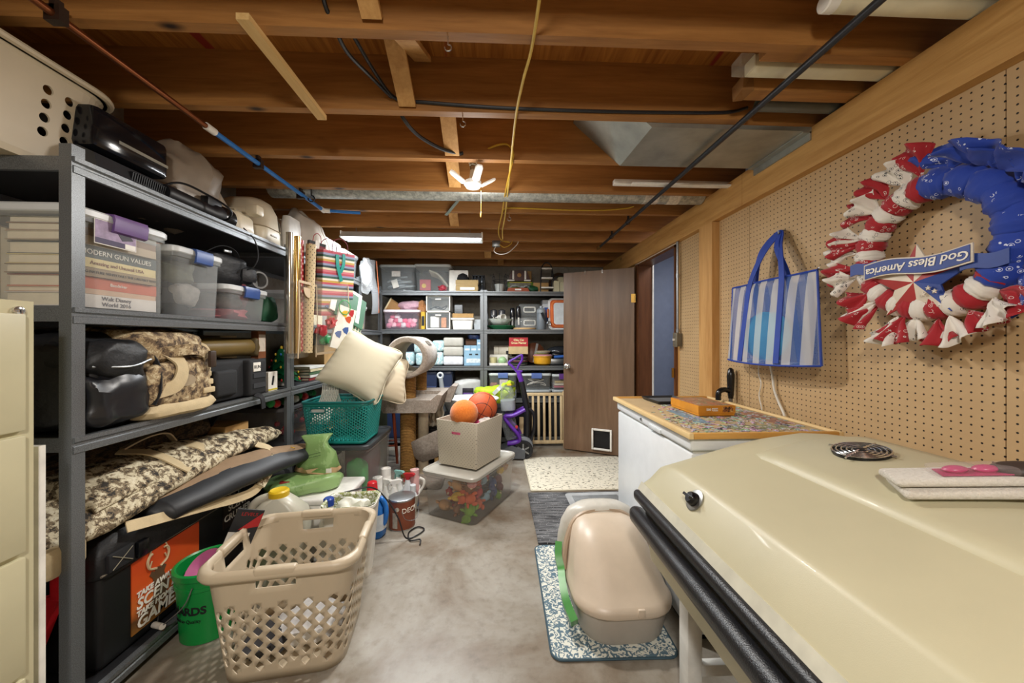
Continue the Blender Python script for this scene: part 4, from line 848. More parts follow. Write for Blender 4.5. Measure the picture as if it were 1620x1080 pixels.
part(t, 'sack', G().tub([(.2, .1, .04, 0), (.235, .13, .06, .02), (.215, .12, .06, .07), (.17, .09, .04, .12), (.12, .06, .025, .165), (.125, .045, .02, .195), (.17, .03, .012, .225)], 12, cap1=True).wob(.034, 8, 3).wob(.014, 24, 2), M_soil, ang=70); part(t, 'tan_base', G().tub([(.203, .104, .042, -.001), (.239, .135, .062, .02), (.231, .13, .062, .05)], 12).wob(.034, 8, 3).wob(.014, 24, 2), mat('#c4a27c', .6)); part(t, 'barcode', G().box(.06, .09, -.069, -.066, .02, .045), M_white, smooth=False)
for k in range(4): letters(t, 'organic potting mix', .0095, mat('#27401f', .5), (-.01, -.06+.003*k, .135-.017*k), (R(76), R(-12), 0), depth=.0006)
t = thing('jug', 'translucent grey jug with yellow cap behind the laundry basket', 'jug', (-1.12, 1.93, 0), 12)
M_jug = mat('#b9b6a6', .35, 0, .05)
part(t, 'body', G().tub([(.26, .15, .04, 0), (.28, .17, .05, .02), (.28, .17, .05, .3), (.26, .15, .05, .36), (.16, .12, .04, .41), (.1, .1, .045, .44)], 7, (.0, 0), cap1=True), M_jug, ang=60); part(t, 'handle', G().tube(bez([(-.13, 0, .3), (-.115, 0, .4), (-.06, 0, .435), (.0, 0, .43)], 6), .022, 10), M_jug); part(t, 'cap', G().lathe([(.045, .43), (.047, .435), (.047, .465), (.04, .472), (.03, .468)], 28), mat('#d9b51f', .4), 'yellow screw cap')
t = thing('wastebasket', 'small white wastebasket with leaf-print liner', 'bin', (-.775, 1.99, 0), 6)
part(t, 'bin', shell(G(), [(.2, .14, .03, 0), (.26, .19, .04, .37), (.275, .205, .045, .372), (.275, .205, .045, .385)], .004, 6), M_white); part(t, 'liner', shell(G(), [(.24, .17, .035, .25), (.252, .182, .038, .383), (.268, .198, .042, .39)], .002, 6).wob(.003, 40, 1), cells('leaf_print_liner', ['#d6d8cc', '#8d9457', '#e8e8e0', '#c9cfae'], 30, .6, 0), 'leaf-print liner')
one('crumpled_bag', blob((0, 0, .0), (.08, .05, .05), .4, 5).wob(.015, 25, 2), mat('#dcdccf', .5), 'white plastic bag sticking up in the wastebasket', 'bag', (-.77, 1.99, .34), 6)
t = thing('detergent_bottle', 'blue detergent bottle with red cap on the floor', 'bottle', (-.79, 2.36, 0), -15)
M_det = mat('#1f6fc4', .25)
part(t, 'body', G().tub([(.15, .09, .03, 0), (.17, .11, .045, .015), (.175, .115, .05, .12), (.165, .11, .05, .19), (.11, .09, .04, .235), (.06, .06, .03, .25), (.055, .055, .027, .265)], 7, cap1=True), M_det, ang=60); part(t, 'handle', G().tube(bez([(.03, 0, .245), (.075, 0, .23), (.098, 0, .17), (.09, 0, .1), (.07, 0, .07)], 6), .016, 10), M_det); part(t, 'cap', G().lathe([(.036, .255), (.037, .28), (.033, .285), (.029, .335), (.024, .34)], 24), mat('#c9202c', .35), 'red cap'); part(t, 'label', G().tub([(.1765, .1165, .05, .05), (.1765, .1165, .05, .15)], 7, cap0=False), mat('#d8e2ea', .4, 0, .2, 18))
t = thing('cleaner_bottle', 'white bottle with blue cap beside the detergent', 'bottle', (-.905, 2.01, 0), 0)
part(t, 'body', G().tub([(.09, .07, .03, 0), (.095, .075, .035, .25), (.05, .05, .024, .33), (.04, .04, .02, .36)], 6, cap1=True), M_white, ang=60); part(t, 'cap', G().lathe([(.027, .35), (.027, .385), (.02, .392)], 20), mat('#1f3f9a', .35), 'blue cap')
one('power_cord', G().tube(bez([(-.88, 2.15, .36), (-.74, 2.2, .365), (-.66, 2.24, .27), (-.6, 2.26, .15), (-.56, 2.28, .02), (-.5, 2.33, .008), (-.47, 2.4, .008), (-.52, 2.43, .008), (-.56, 2.36, .008), (-.53, 2.27, .008), (-.47, 2.27, .012), (-.46, 2.22, .008)], 9), .0045, 6), M_cab, 'black power cord trailing over the bottles onto the floor', 'cord')
t = thing('paint_can', 'brown-labelled paint can with silver lid on the floor', 'paint can', (-.63, 2.47, 0))
part(t, 'can', G().lathe([(.082, 0), (.084, .003), (.084, .19), (.086, .193), (.086, .198), (.08, .2)], 36), metal('#b9bcbe', .3)); part(t, 'lid', G().lathe([(.076, .196), (.076, .2), (.07, .194), (.01, .194)], 36), metal('#c9cccd', .25)); part(t, 'lid_sticker', G().box(-.02, .025, -.06, .05, .1945, .1965, RZ(-15)), M_white, smooth=False)
lb = G().loft([[(.0848*math.cos(a), .0848*math.sin(a), z) for a in [R(-165+200*i/24) for i in range(25)]] + [(.084*math.cos(a), .084*math.sin(a), z) for a in [R(-165+200*i/24) for i in range(24, -1, -1)]] for z in (.008, .186)])
part(t, 'label', lb, mat('#7a3f27', .5), 'brown paper label'); wrap_text(t, 'DECK', .045, wt_, .085, .13, R(-38)); part(t, 'info_panel', G().loft([[(.0856*math.cos(R(a)), .0856*math.sin(R(a)), z) for a in (-120, -112, -104, -96, -96, -104, -112, -120)] for z in (.02, .12)]), mat('#d9d0c2', .6, 0, .2, 60), smooth=False)
part(t, 'bail', G().tube(bez([(.02, -.086, .13), (.05, -.105, .09), (.1, -.075, .075), (.11, .0, .09), (.087, .03, .13)], 7), .0018, 5), M_steel); part(t, 'ear', G().lathe([(.014, 0), (.014, .004), (.006, .007)], 14).xf(TR(-.01, -.086, .145) @ RX(90)), metal('#cfc9bd', .3))
# spray bottles in a caddy
t = thing('cleaning_caddy', 'white plastic caddy crowded with spray bottles', 'caddy', (-.74, 2.72, 0), 10)
part(t, 'tray', shell(G(), [(.3, .2, .03, 0), (.34, .23, .04, .12), (.345, .235, .04, .125)], .004), M_white); part(t, 'handle', G().tube(bez([(.168, -.02, .11), (.2, -.02, .16), (.2, -.02, .2), (.17, -.02, .22)], 6), .01, 8), M_white)
def spray(lab, x, y, hx, trig, lab_hx=None, h=.2):
    t = thing('spray_bottle', lab, 'bottle', (x, y, .008), random.uniform(-40, 40), 'cleaning bottles in the caddy')
    part(t, 'bottle', G().tub([(.07, .05, .02, 0), (.078, .056, .024, .01), (.078, .056, .024, h*.62), (.045, .04, .019, h*.85), (.03, .03, .014, h)], 6, cap1=True), mat(hx, .35), ang=60)
    if lab_hx: part(t, 'label', G().tub([(.0795, .0575, .024, h*.15), (.0795, .0575, .024, h*.55)], 6, cap0=False), mat(lab_hx, .45, 0, .2, 30))
    if trig:
        part(t, 'trigger_head', G().loft([[(x_, y_, z_) for x_, z_ in ((-.035, h+.045), (.04, h+.05), (.055, h+.04), (.05, h+.03), (.012, h+.02), (.013, h), (-.015, h), (-.014, h+.02))] for y_ in (-.012, .012)]), mat(trig, .35)); part(t, 'trigger', G().tube(bez([(-.012, 0, h+.025), (-.03, 0, h+.01), (-.032, 0, h-.02)], 5), .005, 6), mat(trig, .35))
    else: part(t, 'cap', G().lathe([(.02, h-.005), (.022, h+.04), (.018, h+.045)], 16), mat(hx, .35))
spray('white spray bottle with a red trigger in the caddy', -.66, 2.76, '#d7dbe0', '#b8242c', '#2b4c9a', .19)
spray('white spray bottle with an aqua trigger in the caddy', -.74, 2.79, '#e6e7e4', '#86b8b2', '#dfe8e8', .2)
spray('white spray bottle with yellow label and white trigger in the caddy', -.74, 2.68, '#e9e9e4', '#eceae4', '#d8c52c', .17)
spray('clear-white spray bottle with a white trigger in the caddy', -.80, 2.70, '#dcdcd6', '#e6e4dc', None, .17)
spray('small pale bottle with a blue label near the caddy handle', -.61, 2.70, '#d8dde2', None, '#4b8ac4', .13)
for lab, x, y, h, r, hx, cp_ in (('white aerosol can at the front of the caddy', -.86, 2.68, .24, .035, '#e3e2dc', '#efeee9'), ('white toilet-paper-topped roll at the back of the caddy', -.83, 2.78, .27, .038, '#efece6', '#efece6'), ('pink aerosol can at the back right of the caddy', -.62, 2.80, .25, .035, '#d3a5a2', '#d9b3b0')):
    t = thing('aerosol_can', lab, 'can', (x, y, .008)); part(t, 'can', G().lathe([(r, 0), (r, h*.8), (r*.85, h*.83)], 20), mat(hx, .35)); part(t, 'cap', G().lathe([(r*.97, h*.8), (r*.97, h), (r*.6, h+.002), (r*.4, h-.01)], 20), mat(cp_, .4))
# ------------------------------------------------------------ gift wrap organiser hung on the shelf post
t = thing('gift_wrap_organizer', 'clear hanging organiser for wrapping paper at the shelf corner', 'organizer', (-1.3, 2.38, 1.13), 0)
M_film = clear('#ddd6c4', .16, .2); M_bind = mat('#b7a284', .7)
part(t, 'roll_pocket', G().tub([(.03, .17, .01, 0), (.09, .2, .03, .05), (.1, .2, .04, .45), (.1, .2, .04, .47)], 6, (.05, -.02)), M_film)
part(t, 'flat_pocket', G().grid(lambda u, v: (.14+.1*u+.02*math.sin(PI*u), .02+.26*u, .03+.47*v+.02*math.sin(5*u+3*v)), 10, 10).grid(lambda u, v: (.12+.1*u, .04+.26*u, .03+.47*v), 4, 4), M_film)
for i, (a, b) in enumerate((((.1, -.12, .0), (.105, -.12, .47)), ((.11, .08, .0), (.11, .09, .47)), ((.105, -.12, .47), (.11, .09, .47)), ((.11, .09, .02), (.24, .28, .04)), ((.24, .28, .04), (.235, .29, .5)))): part(t, 'fabric_binding', strap([a, (Vector(a)+Vector(b))/2+Vector((.006, 0, 0)), b], .016, .003, up=(1, .2, .01)), M_bind)
part(t, 'thumb_flap', G().prism([(.06*math.cos(R(a))-.02, .06*math.sin(R(a))) for a in range(180, 361, 20)], 0, .003, 'YZ').xf(TR(.108, .005, .44)), M_bind)
def roll(lab, x, y, z, L, r, m, rot=(0, 0, 0)):
    t = thing('wrapping_paper_roll', lab, 'paper roll', (x, y, z), rot=rot, group='rolls of wrapping paper'); g = G(); rings = []
    part(t, 'paper', G().lathe([(r*.62, 0), (r, 0), (r, L), (r*.62, L), (r*.62, L*.9)], 20, cap0=True, cap1=True), m); part(t, 'loose_edge', G().box(-.001, .001, r, r+.004, 0, L), m, smooth=False)
def foil(hx): return mat(hx, .15, .85, .1, 8)
roll('silver foil wrapping paper roll at the near side', -1.265, 2.29, 1.16, .74, .022, foil('#b9b4a8')); roll('gold foil wrapping paper roll', -1.245, 2.335, 1.16, .73, .02, foil('#c9a765'))
roll('red wrapping paper roll with pale circles', -1.26, 2.39, 1.17, .71, .026, dots('red_dot_paper', '#9c1a22', '#d9a793', .04, .24, .4))
roll('kraft wrapping paper roll printed with dark dashes', -1.22, 2.41, 1.16, .7, .03, dots('kraft_dash_paper', '#c7b28a', '#2d2a24', .034, .13, .6), (0, R(2), 0))
M_serape = stripes('serape_stripe', ['#b5495a', '#c9737a', '#d9cdb0', '#2f3f42', '#8c93b0', '#b5495a', '#c2a04e', '#e5dcc8', '#33594f', '#8c93b0'], .14, 2, .5)
t = thing('gift_bag', 'striped paper gift bag with a teal ribbon in the organiser', 'gift bag', (-1.16, 2.64, 1.42), rot=(R(6), R(-4), R(68)))
part(t, 'bag', shell(G(), [(.28, .09, .004, 0), (.28, .1, .004, .44)], .0015, 3), M_serape, smooth=False); part(t, 'teal_ribbon', strap([(-.03, -.055, .42), (-.025, -.06, .34), (.01, -.06, .24)], .028, .002, up=(0, 1, 0)), mat('#1f8f84', .4), 'teal ribbon'); part(t, 'teal_ribbon', strap([(.03, -.055, .43), (.025, -.06, .36), (.0, -.06, .3)], .026, .002, up=(0, 1, 0)), mat('#1f8f84', .4))
for y in (-.05, .05): part(t, 'twine_handle', G().tube(bez([(-.07, y, .43), (-.06, y, .5), (.0, y, .53), (.06, y, .5), (.07, y, .43)], 6), .0025, 6), mat('#7d2a36', .7))
t = thing('gift_bag', 'flat kraft gift bag with a red handle beside the striped one', 'gift bag', (-1.24, 2.5, 1.5), rot=(R(4), R(3), R(62)))
part(t, 'bag', G().box(-.06, .06, -.012, .012, 0, .4), stripes('dark_serape_stripe', ['#7a2530', '#2a2a2c', '#8f4a3c', '#3b4a3f', '#c2a77a', '#5b2230'], .12, 2, .5), smooth=False); part(t, 'twine_handle', G().tube(bez([(-.03, 0, .4), (-.025, 0, .44), (0, 0, .46), (.025, 0, .44), (.03, 0, .4)], 5), .0025, 6), mat('#a33a40', .7)); part(t, 'gift_tag', G().box(-.02, .01, -.015, -.0135, .33, .41), M_white, smooth=False)
for i, (lab, hx, dx, dz, ry) in enumerate((('blue folded gift bag leaning out of the organiser', '#4a5c86', 0, .0, 0), ('white gift box lid leaning out of the organiser', '#e4e1da', .022, -.012, 2), ('grey folded gift bag leaning out of the organiser', '#8f9a9c', -.02, -.005, -3), ('green edged folded gift bag leaning out of the organiser', '#3f6b52', .042, -.05, 4))):
    one('folded_gift_bag', G().box(-.13, .13, -.006, .006, 0, .24), mat(hx, .5, 0, .08), lab, 'gift bag', (-1.1+dx, 2.62+.012*i, 1.42+dz), rot=(R(-14), R(20+ry), R(62)), group='folded bags in the organiser', smooth=False)
one('green_cord_loop', G().tube([(.045*math.cos(2*PI*i/20), 0, .05*math.sin(2*PI*i/20)) for i in range(20)], .003, 6, True), mat('#2f9a4a', .5), 'loop of green cord below the folded gift bags', 'cord', (-1.06, 2.6, 1.47), rot=(0, 0, R(60)))
for i, (lab, hx, x, y, z) in enumerate((('red tissue bow in the organiser pocket', '#b3202a', -1.12, 2.53, 1.36), ('green tissue bow in the organiser pocket', '#1f7a45', -1.14, 2.48, 1.25), ('small red stick-on bow low in the organiser pocket', '#9c2430', -1.15, 2.45, 1.31))): one('gift_bow', blob((0, 0, 0), (.03, .035, .035), .5, i, 18, 12).wob(.01, 40, i), mat(hx, .4), lab, 'bow', (x, y, z))
t = thing('printed_gift_bag', 'pale gift bag with colourful pictures in the organiser pocket', 'gift bag', (-1.1, 2.58, 1.18), rot=(R(3), R(14), R(62)))
part(t, 'bag', G().box(-.07, .07, -.008, .008, 0, .3), M_white, smooth=False)
for i, (hx, x, z) in enumerate((('#c2502c', .02, .22), ('#3f5c96', -.03, .1), ('#d8b23a', -.02, .25), ('#b32a2f', .03, .27), ('#3f5c96', .02, .14))): part(t, 'printed_picture', G().prism([(x+.022*math.cos(a*1.05)*(1+.4*(a % 2)), z+.022*math.sin(a*1.05)*(1+.4*(a % 2))) for a in range(6)], -.0095, -.008, 'XZ'), mat(hx, .5), smooth=False)
one('striped_gift_bag', G().box(-.06, .06, -.006, .006, 0, .26), stripes('green_stripe_paper', ['#e6e2d6', '#57806a'], .028, 0, .5), 'white gift bag with green stripes in the organiser pocket', 'gift bag', (-1.07, 2.68, 1.16), rot=(0, R(18), R(62)), smooth=False)

# ------------------------------------------------------------ grey-lidded tote, teal basket, pillows, hangers
tote('large clear tote with a dark grey lid under the teal basket', (-1.06, 2.70, 0), .45, .57, .556, 0, clear('#b9b8b2', .22), '#3a3d40', None, .88, None, 'lidded_tote')
for i, (lab, hx, c, r) in enumerate((('green wrapping bundle inside the grey-lidded tote', '#3f9a4a', (.1, -.14, .27), (.07, .05, .14)), ('dark red fabric inside the grey-lidded tote', '#5c1f28', (.0, .1, .3), (.16, .14, .18)))): one('bundle', blob(c, r, .2, i+1, pw=.55).wob(.01, 14, i), mat(hx, .7, 0, .15), lab, 'bundle', (-1.06, 2.7, .01))
carton('printed photo box inside the grey-lidded tote', (-1.14, 2.55, .31), .16, .12, .16, 4, mat('#b9b4ac', .6, 0, .3, 25), name='photo_box', tape=mat('#4f7f9a', .5)); carton('white box with a green square inside the grey-lidded tote', (-.97, 2.56, .2), .11, .1, .1, -12, mat('#dcdcd0', .6), name='small_box', tape=mat('#4f8a52', .5))
t = thing('woven_basket', 'teal plastic woven-look basket on the grey-lidded tote', 'basket', (-1.055, 2.59, .558), 0)
M_tealp = mat('#0c5d5b', .35)
M_teal = mat('#15837c', .33, 0, .06, 8)
def perim2(u, v):
    f = v/.27; w_, d_ = .372+.053*f, .302+.048*f; pts = rrect(w_, d_, .035, 5); pts.append(pts[0]); s = u*15.9999; e = [(Vector(b)-Vector(a)).length for a, b in zip(pts, pts[1:])]; tot = sum(e); q = (u % 1.0)*tot
    for a, b, l in zip(pts, pts[1:], e):
        if q <= l+1e-9: p = Vector(a).lerp(Vector(b), q/max(l, 1e-9)); break
        q -= l
    return Vector((p.x, p.y, v))
tw = diamond_wall(G(), perim2, 92, .02, .25, 12, lambda u, v: False).grid(lambda u, v: perim2(u, .02*v), 92, 1).grid(lambda u, v: perim2(u, .25+.02*v), 92, 1)
part(t, 'basket_wall', tw, M_teal, 'teal lattice wall', solid=.003); part(t, 'bottom', G().tub([(.37, .3, .035, 0), (.37, .3, .035, .004)], 5, cap1=True), M_teal); part(t, 'rim', G().tube([(x, y, .275) for x, y in rrect(.428, .353, .04, 6)], .009, 8, True), M_tealp); part(t, 'grip_ring', G().tube([(x-.1, -.178, z+.225) for x, z in rrect(.095, .03, .014, 5)], .005, 6, True), M_tealp); part(t, 'grip_opening', G().prism([(x-.1, z+.225) for x, z in rrect(.09, .026, .013, 5)], -.1745, -.1735, 'XZ'), mat('#c9cfcc', .5), smooth=False)
def pillow(lab, loc, w, h, d, rot, m):
    def f(s):
        def g(u, v):
            x = 2*u-1; y = 2*v-1; k = max(0, (1-abs(x)**2.4))**.55*max(0, (1-abs(y)**2.4))**.55; pin = 1-.1*(1-abs(x)**4)*0-.08*(1-abs(y))*abs(x)**2-.08*(1-abs(x))*abs(y)**2
            wr_ = .006*math.sin(28*y)*abs(x)**5
            return (x*w/2*pin, s*(d/2*k+.004)+wr_, y*h/2*pin)
        return g
    g = G().grid(f(1), 26, 26).grid(f(-1), 26, 26)
    me = g.mesh('pillow', m); bm = bmesh.new(); bm.from_mesh(me); bmesh.ops.remove_doubles(bm, verts=bm.verts, dist=.0095); bmesh.ops.recalc_face_normals(bm, faces=bm.faces); bm.to_mesh(me); bm.free(); me.polygons.foreach_set('use_smooth', [True]*len(me.polygons))
    t = thing('pillow', lab, 'pillow', loc, rot=rot); part(t, 'cushion', me, None, sub=1)
    ed = [(w/2*.97*x_, 0, h/2*.97*y_) for x_, y_ in ((-.98, -.98), (0, -.92), (.98, -.98), (.92, 0), (.98, .98), (0, .92), (-.98, .98), (-.92, 0))]
    part(t, 'piping', G().tube(bez(ed+ed[:1], 6), .004, 6), m)
M_pil = mat('#cdc7b0', .85, 0, .03, 6)
pillow('large cream throw pillow piled on the teal basket', (-.955, 2.62, 1.06), .44, .44, .2, (R(-24), R(26), R(10)), M_pil); pillow('second cream pillow half hidden behind the first', (-.875, 2.84, .95), .38, .38, .15, (R(-30), R(12), R(25)), mat('#bfb299', .85, 0, .03, 6))
for i in range(10):
    t = thing('clothes_hanger', 'white plastic clothes hanger bundled in the teal basket', 'hanger', (-1.205+i*.0115, 2.585, .875), rot=(R(0), R(3), R(88)), group='white hangers in the teal basket')
    part(t, 'frame', G().tube(bez([(-.14, 0, -.19), (-.02, 0, -.03), (0, 0, .02), (.02, 0, -.03), (.14, 0, -.19)], 5), .0045, 6), M_white); part(t, 'hook', G().tube(bez([(0, 0, .02), (.0, 0, .05), (.012, 0, .075), (.0, 0, .095), (-.022, 0, .088), (-.026, 0, .07)], 5), .004, 6), M_white)
one('green_canvas_bag', G().tub([(.2, .28, .03, 0), (.21, .3, .03, .3), (.2, .28, .03, 1.0)], 5, cap1=True).wob(.006, 9, 2), mat('#4f5a3e', .8), 'olive canvas bag standing behind the teal basket', 'bag', (-1.13, 3.36, 0))
# stool behind
t = thing('wooden_stool', 'reddish wooden stool behind the grey-lidded tote', 'stool', (-1.13, 3.78, 0), 15); M_red = wood('cherry_wood', '#5a2313', '#8a3b20', 'Z', .35, False)
part(t, 'seat', G().lathe([(.13, .56), (.14, .565), (.14, .59), (.13, .6)], 28), wood('honey_wood', '#a05a26', '#c47b3a', 'X', .35, False))
for a in range(4):
    c_, s_ = math.cos(R(45+90*a)), math.sin(R(45+90*a)); part(t, 'leg', G().tube([(.1*c_, .1*s_, .56), (.16*c_, .16*s_, 0)], [.016, .013], 10), M_red)
    c2, s2 = math.cos(R(135+90*a)), math.sin(R(135+90*a)); part(t, 'stretcher', G().cyl((.14*c_, .14*s_, .18), (.14*c2, .14*s2, .18), .009, 8), M_red)
# ------------------------------------------------------------ cat tree
M_carp = fuzzy('grey_brown_carpet', '#7d7267', '#b3a89c'); M_sis = woven('sisal_rope', '#6b4a1c', '#b08444', .013); M_inn = mat('#c7bfae', .9, 0, .05)
t = thing('cat_tree', 'carpeted cat tree with a tube on top and sisal posts', 'cat tree', (-.73, 3.28, 0))
part(t, 'base', G().rbox(-.24, .28, -.24, .24, 0, .07, .03, 3).wob(.004, 30, 1), M_carp)
part(t, 'sisal_post', G().cyl((-.03, -.1, .06), (-.03, -.1, .96), .066, 24), M_sis, 'thick sisal-wrapped post'); part(t, 'sisal_post', G().cyl((.03, .16, .06), (.03, .16, .96), .05, 20), M_sis); part(t, 'carpet_post', G().cyl((.085, -.02, .06), (.085, -.02, .68), .045, 18), mat('#cbbda2', .9, 0, .1, 40))
ro, ri = .172, .128; n = 36; gb = []
for y, r in ((-.28, ri), (-.285, ri+.012), (-.285, ro-.012), (-.275, ro), (.21, ro), (.22, ro-.01), (.22, ri), (.2, ri)):
    gb.append([(r*math.cos(2*PI*i/n), y, 1.1+r*math.sin(2*PI*i/n)) for i in range(n)])
part(t, 'tube', G().loft(gb, False, False).wob(.003, 40, 2), M_carp, 'carpeted tunnel', ang=80); part(t, 'tube_lining', G().loft([[((ri-.001)*math.cos(2*PI*i/n), y, 1.1+(ri-.001)*math.sin(2*PI*i/n)) for i in range(n)] for y in (-.278, .215)], False, False), M_inn, 'pale cardboard lining')
part(t, 'peep_slot', G().tub([(.05, .16, .024, 0), (.05, .16, .024, .006)], 6, cap1=True).xf(TR(0, 0, 1.1) @ RY(48) @ TR(0, -.02, ro-.002)), mat('#5c544b', .95), 'slot cut in the tunnel')
pf = []
for y in (-.25, .12):
    pf.append([(x, y, z) for x, z in ((-.23, .79), (-.19, .745), (.19, .745), (.24, .79), (.285, .785), (.23, .64), (-.2, .64), (-.255, .785))])
part(t, 'perch', G().loft(pf).wob(.004, 30, 5), M_carp, 'carpeted trough perch', ang=30); part(t, 'perch', G().loft([[(p[0]+.08, p[1]*.6+.24, p[2]+.03) for p in r_] for r_ in pf]).wob(.004, 30, 6), M_carp, ang=30)
part(t, 'cradle', G().lathe([(.02, 0), (.11, .015), (.17, .09), (.19, .2), (.175, .2), (.155, .095), (.1, .03), (.02, .018)], 32).xf(TR(.19, -.04, .2) @ RY(-26) @ RX(-14)).wob(.003, 30, 7), M_carp, 'scooped carpeted cradle', ang=60); part(t, 'cradle_peg', G().cyl((.2, -.02, .07), (.2, -.02, .2), .018, 10), M_lath)
# ------------------------------------------------------------ toy tote and dotted cube
TC = (-.185, 2.785)
tote('clear tote full of toys with a grey lid on the floor', (TC[0], TC[1], 0), .66, .45, .335, 62, clear('#d5d2ca', .13, .2), '#a9a59b', None, .88, None, 'toy_tote')
cols_ = [('green', '#6f9a34'), ('brown', '#7a4f33'), ('tan', '#b58a5c'), ('orange', '#c4562a'), ('yellow', '#d0a932'), ('red', '#a8272c'), ('pale blue', '#8fb2c4'), ('black', '#26242a'), ('white', '#d8d2c6'), ('dark blue', '#31457a'), ('pink', '#cc8c86'), ('maroon', '#5e2430')]
kinds = ['plush bear', 'plush dog', 'toy figure']; random.seed(11); k = 0
Rm = RZ(62)
for (xi, yi, zi) in [(x, y, z) for z in (.06, .14, .215) for x in (-.21, -.105, 0, .105, .21) for y in (-.115, -.02, .085)]:
    if zi > .1 and yi > .05: continue
    cn, ch = cols_[k % 12]; kd = kinds[(k//12) % 3]; k += 1
    p = Rm @ Vector((xi+random.uniform(-.015, .015), yi+random.uniform(-.012, .012), 0))
    t = thing('toy', f'small {cn} {kd} in the toy tote', 'toy', (TC[0]+p.x, TC[1]+p.y, zi), rot=(random.uniform(0, 6), random.uniform(0, 6), random.uniform(0, 6)), group='toys in the toy tote')
    m = mat(ch, .8, 0, .15, 20); s = random.uniform(1.1, 1.45)
    part(t, 'body', G().ell((0, 0, 0), (.03*s, .026*s, .036*s), 12, 8).ell((.03*s, 0, -.028*s), (.014, .012, .022), 8, 6).ell((-.03*s, 0, -.028*s), (.014, .012, .022), 8, 6).ell((.034*s, 0, .018), (.022, .01, .01), 8, 6).ell((-.034*s, 0, .018), (.022, .01, .01), 8, 6), m)
    part(t, 'head', G().ell((0, 0, .05*s), (.025*s, .024*s, .024*s), 12, 8).ell((.018, 0, .07*s), (.009, .006, .01), 6, 5).ell((-.018, 0, .07*s), (.009, .006, .01), 6, 5), mat(cols_[(k*5) % 12][1], .8) if kd == 'toy figure' else m); part(t, 'muzzle', G().ell((0, -.022*s, .046*s), (.01, .008, .008), 8, 6), mat('#d8c3a0', .8))
t = thing('fabric_cube', 'cream fabric storage cube with tiny dots on the toy tote', 'bin', (-.195, 2.775, .338), 61)
M_dot = dots('dotted_canvas', '#cdc4b2', '#6d6458', .026, .1, .8)
Hc = .325
cw = [(.355, .325, .012, 0), (.36, .33, .014, .004), (.385, .355, .014, Hc)]
part(t, 'cube', shell(G(), cw, .007, 4), M_dot, ang=30); part(t, 'grip_hole', G().prism([(x, z+.245) for x, z in rrect(.075, .03, .006, 4)], .0, .001, 'XZ').xf(RZ(-90) @ TR(0, -.1895, 0)), mat('#b8506e', .7, 0, .3, 30), smooth=False)
one('fleece_ball', G().ell((0, 0, 0), (.103, .103, .1), 28, 18), fuzzy('orange_fleece', '#c25a12', '#e0802a', .95, 90, .3), 'fuzzy orange ball in the dotted cube', 'ball', (-.235, 2.68, .705))
t = thing('basketball', 'orange basketball with black seams in the dotted cube', 'ball', (-.11, 2.845, .72), rot=(R(20), R(30), R(10)))
part(t, 'ball', G().ell((0, 0, 0), (.118, .118, .118), 32, 20), mat('#c4562a', .6, 0, .1, 20, .5, 300))
for m_ in (Matrix.Identity(4), RX(90), RY(90)): part(t, 'seam', G().tube([m_ @ Vector((.1175*math.cos(2*PI*i/40), .1175*math.sin(2*PI*i/40), 0)) for i in range(40)], .0022, 5, True), M_black)
for s in (-1, 1): part(t, 'seam', G().tube([Vector((.1175*math.cos(R(48))*math.cos(2*PI*i/32), s*.1175*math.sin(R(48)), .1175*math.cos(R(48))*math.sin(2*PI*i/32))) for i in range(32)], .0022, 5, True), M_black)
for lab, hx, p in (('crumpled magenta cloth peeking from the dotted cube', '#a83a60', (-.16, 2.71, .60)), ('crumpled white cloth beside the basketball in the cube', '#d9d4d0', (-.08, 2.76, .61)), ('small pink toy at the right corner of the cube', '#d08a9a', (-.06, 2.82, .61)), ('grey blanket lining the bottom of the cube', '#8c8880', (-.195, 2.775, .44))):
    big = 'blanket' in lab; one('cloth', blob((0, 0, 0), (.13, .12, .09) if big else (.05, .05, .05), .25, 3).wob(.008, 20, 1), mat(hx, .9), lab, 'cloth', p)
# ------------------------------------------------------------ things in the far middle
t = thing('oval_tub', 'white oval plastic baby tub behind the dotted cube', 'tub', (-.27, 3.72, .5))
part(t, 'basin', G().loft([[(a*math.cos(2*PI*i/36), b*math.sin(2*PI*i/36), z) for i in range(36)] for a, b, z in ((.2, .13, .0), (.25, .18, .1), (.29, .21, .14), (.3, .22, .15), (.29, .21, .158), (.25, .18, .15), (.2, .14, .02))]), mat('#dfe3e4', .3), ang=60)
part(t, 'hook_clip', G().rbox(.2, .24, -.2, -.16, .15, .165, .004), M_white)
t = thing('grab_handle', 'grey plastic wand with a ring end beside the white tub', 'wand', (-.53, 3.82, .5), rot=(0, R(-8), 0))
part(t, 'shaft', G().tube([(0, 0, 0), (0, 0, .35)], [.026, .022], 16), mat('#8c9194', .4)); part(t, 'ring_end', G().tube([(.026*math.cos(2*PI*i/20), 0, .375+.026*math.sin(2*PI*i/20)) for i in range(20)], .011, 8, True), mat('#b9bec1', .3))
t = thing('wicker_hamper', 'black woven hamper behind the cat tree', 'hamper', (-.42, 3.74, 0)); part(t, 'wall', G().tub([(.5, .3, .03, 0), (.54, .34, .04, .46)], 6, cap1=True), woven('black_wicker', '#0b0b0d', '#3a3633', .018, bmp=1.0)); part(t, 'rim', G().rbox(-.28, .28, -.18, .18, .46, .49, .012), mat('#1a1817', .6))
one('towel', G().grid(lambda u, v: (-.64+.14*u+.008*math.sin(20*v+9*u), 3.50+.01*math.sin(18*u), .72-.3*v), 14, 14), mat('#d6d0be', .95, 0, .08, 30, .5, 120), 'cream towel hanging behind the cat tree perch', 'towel', solid=.012)
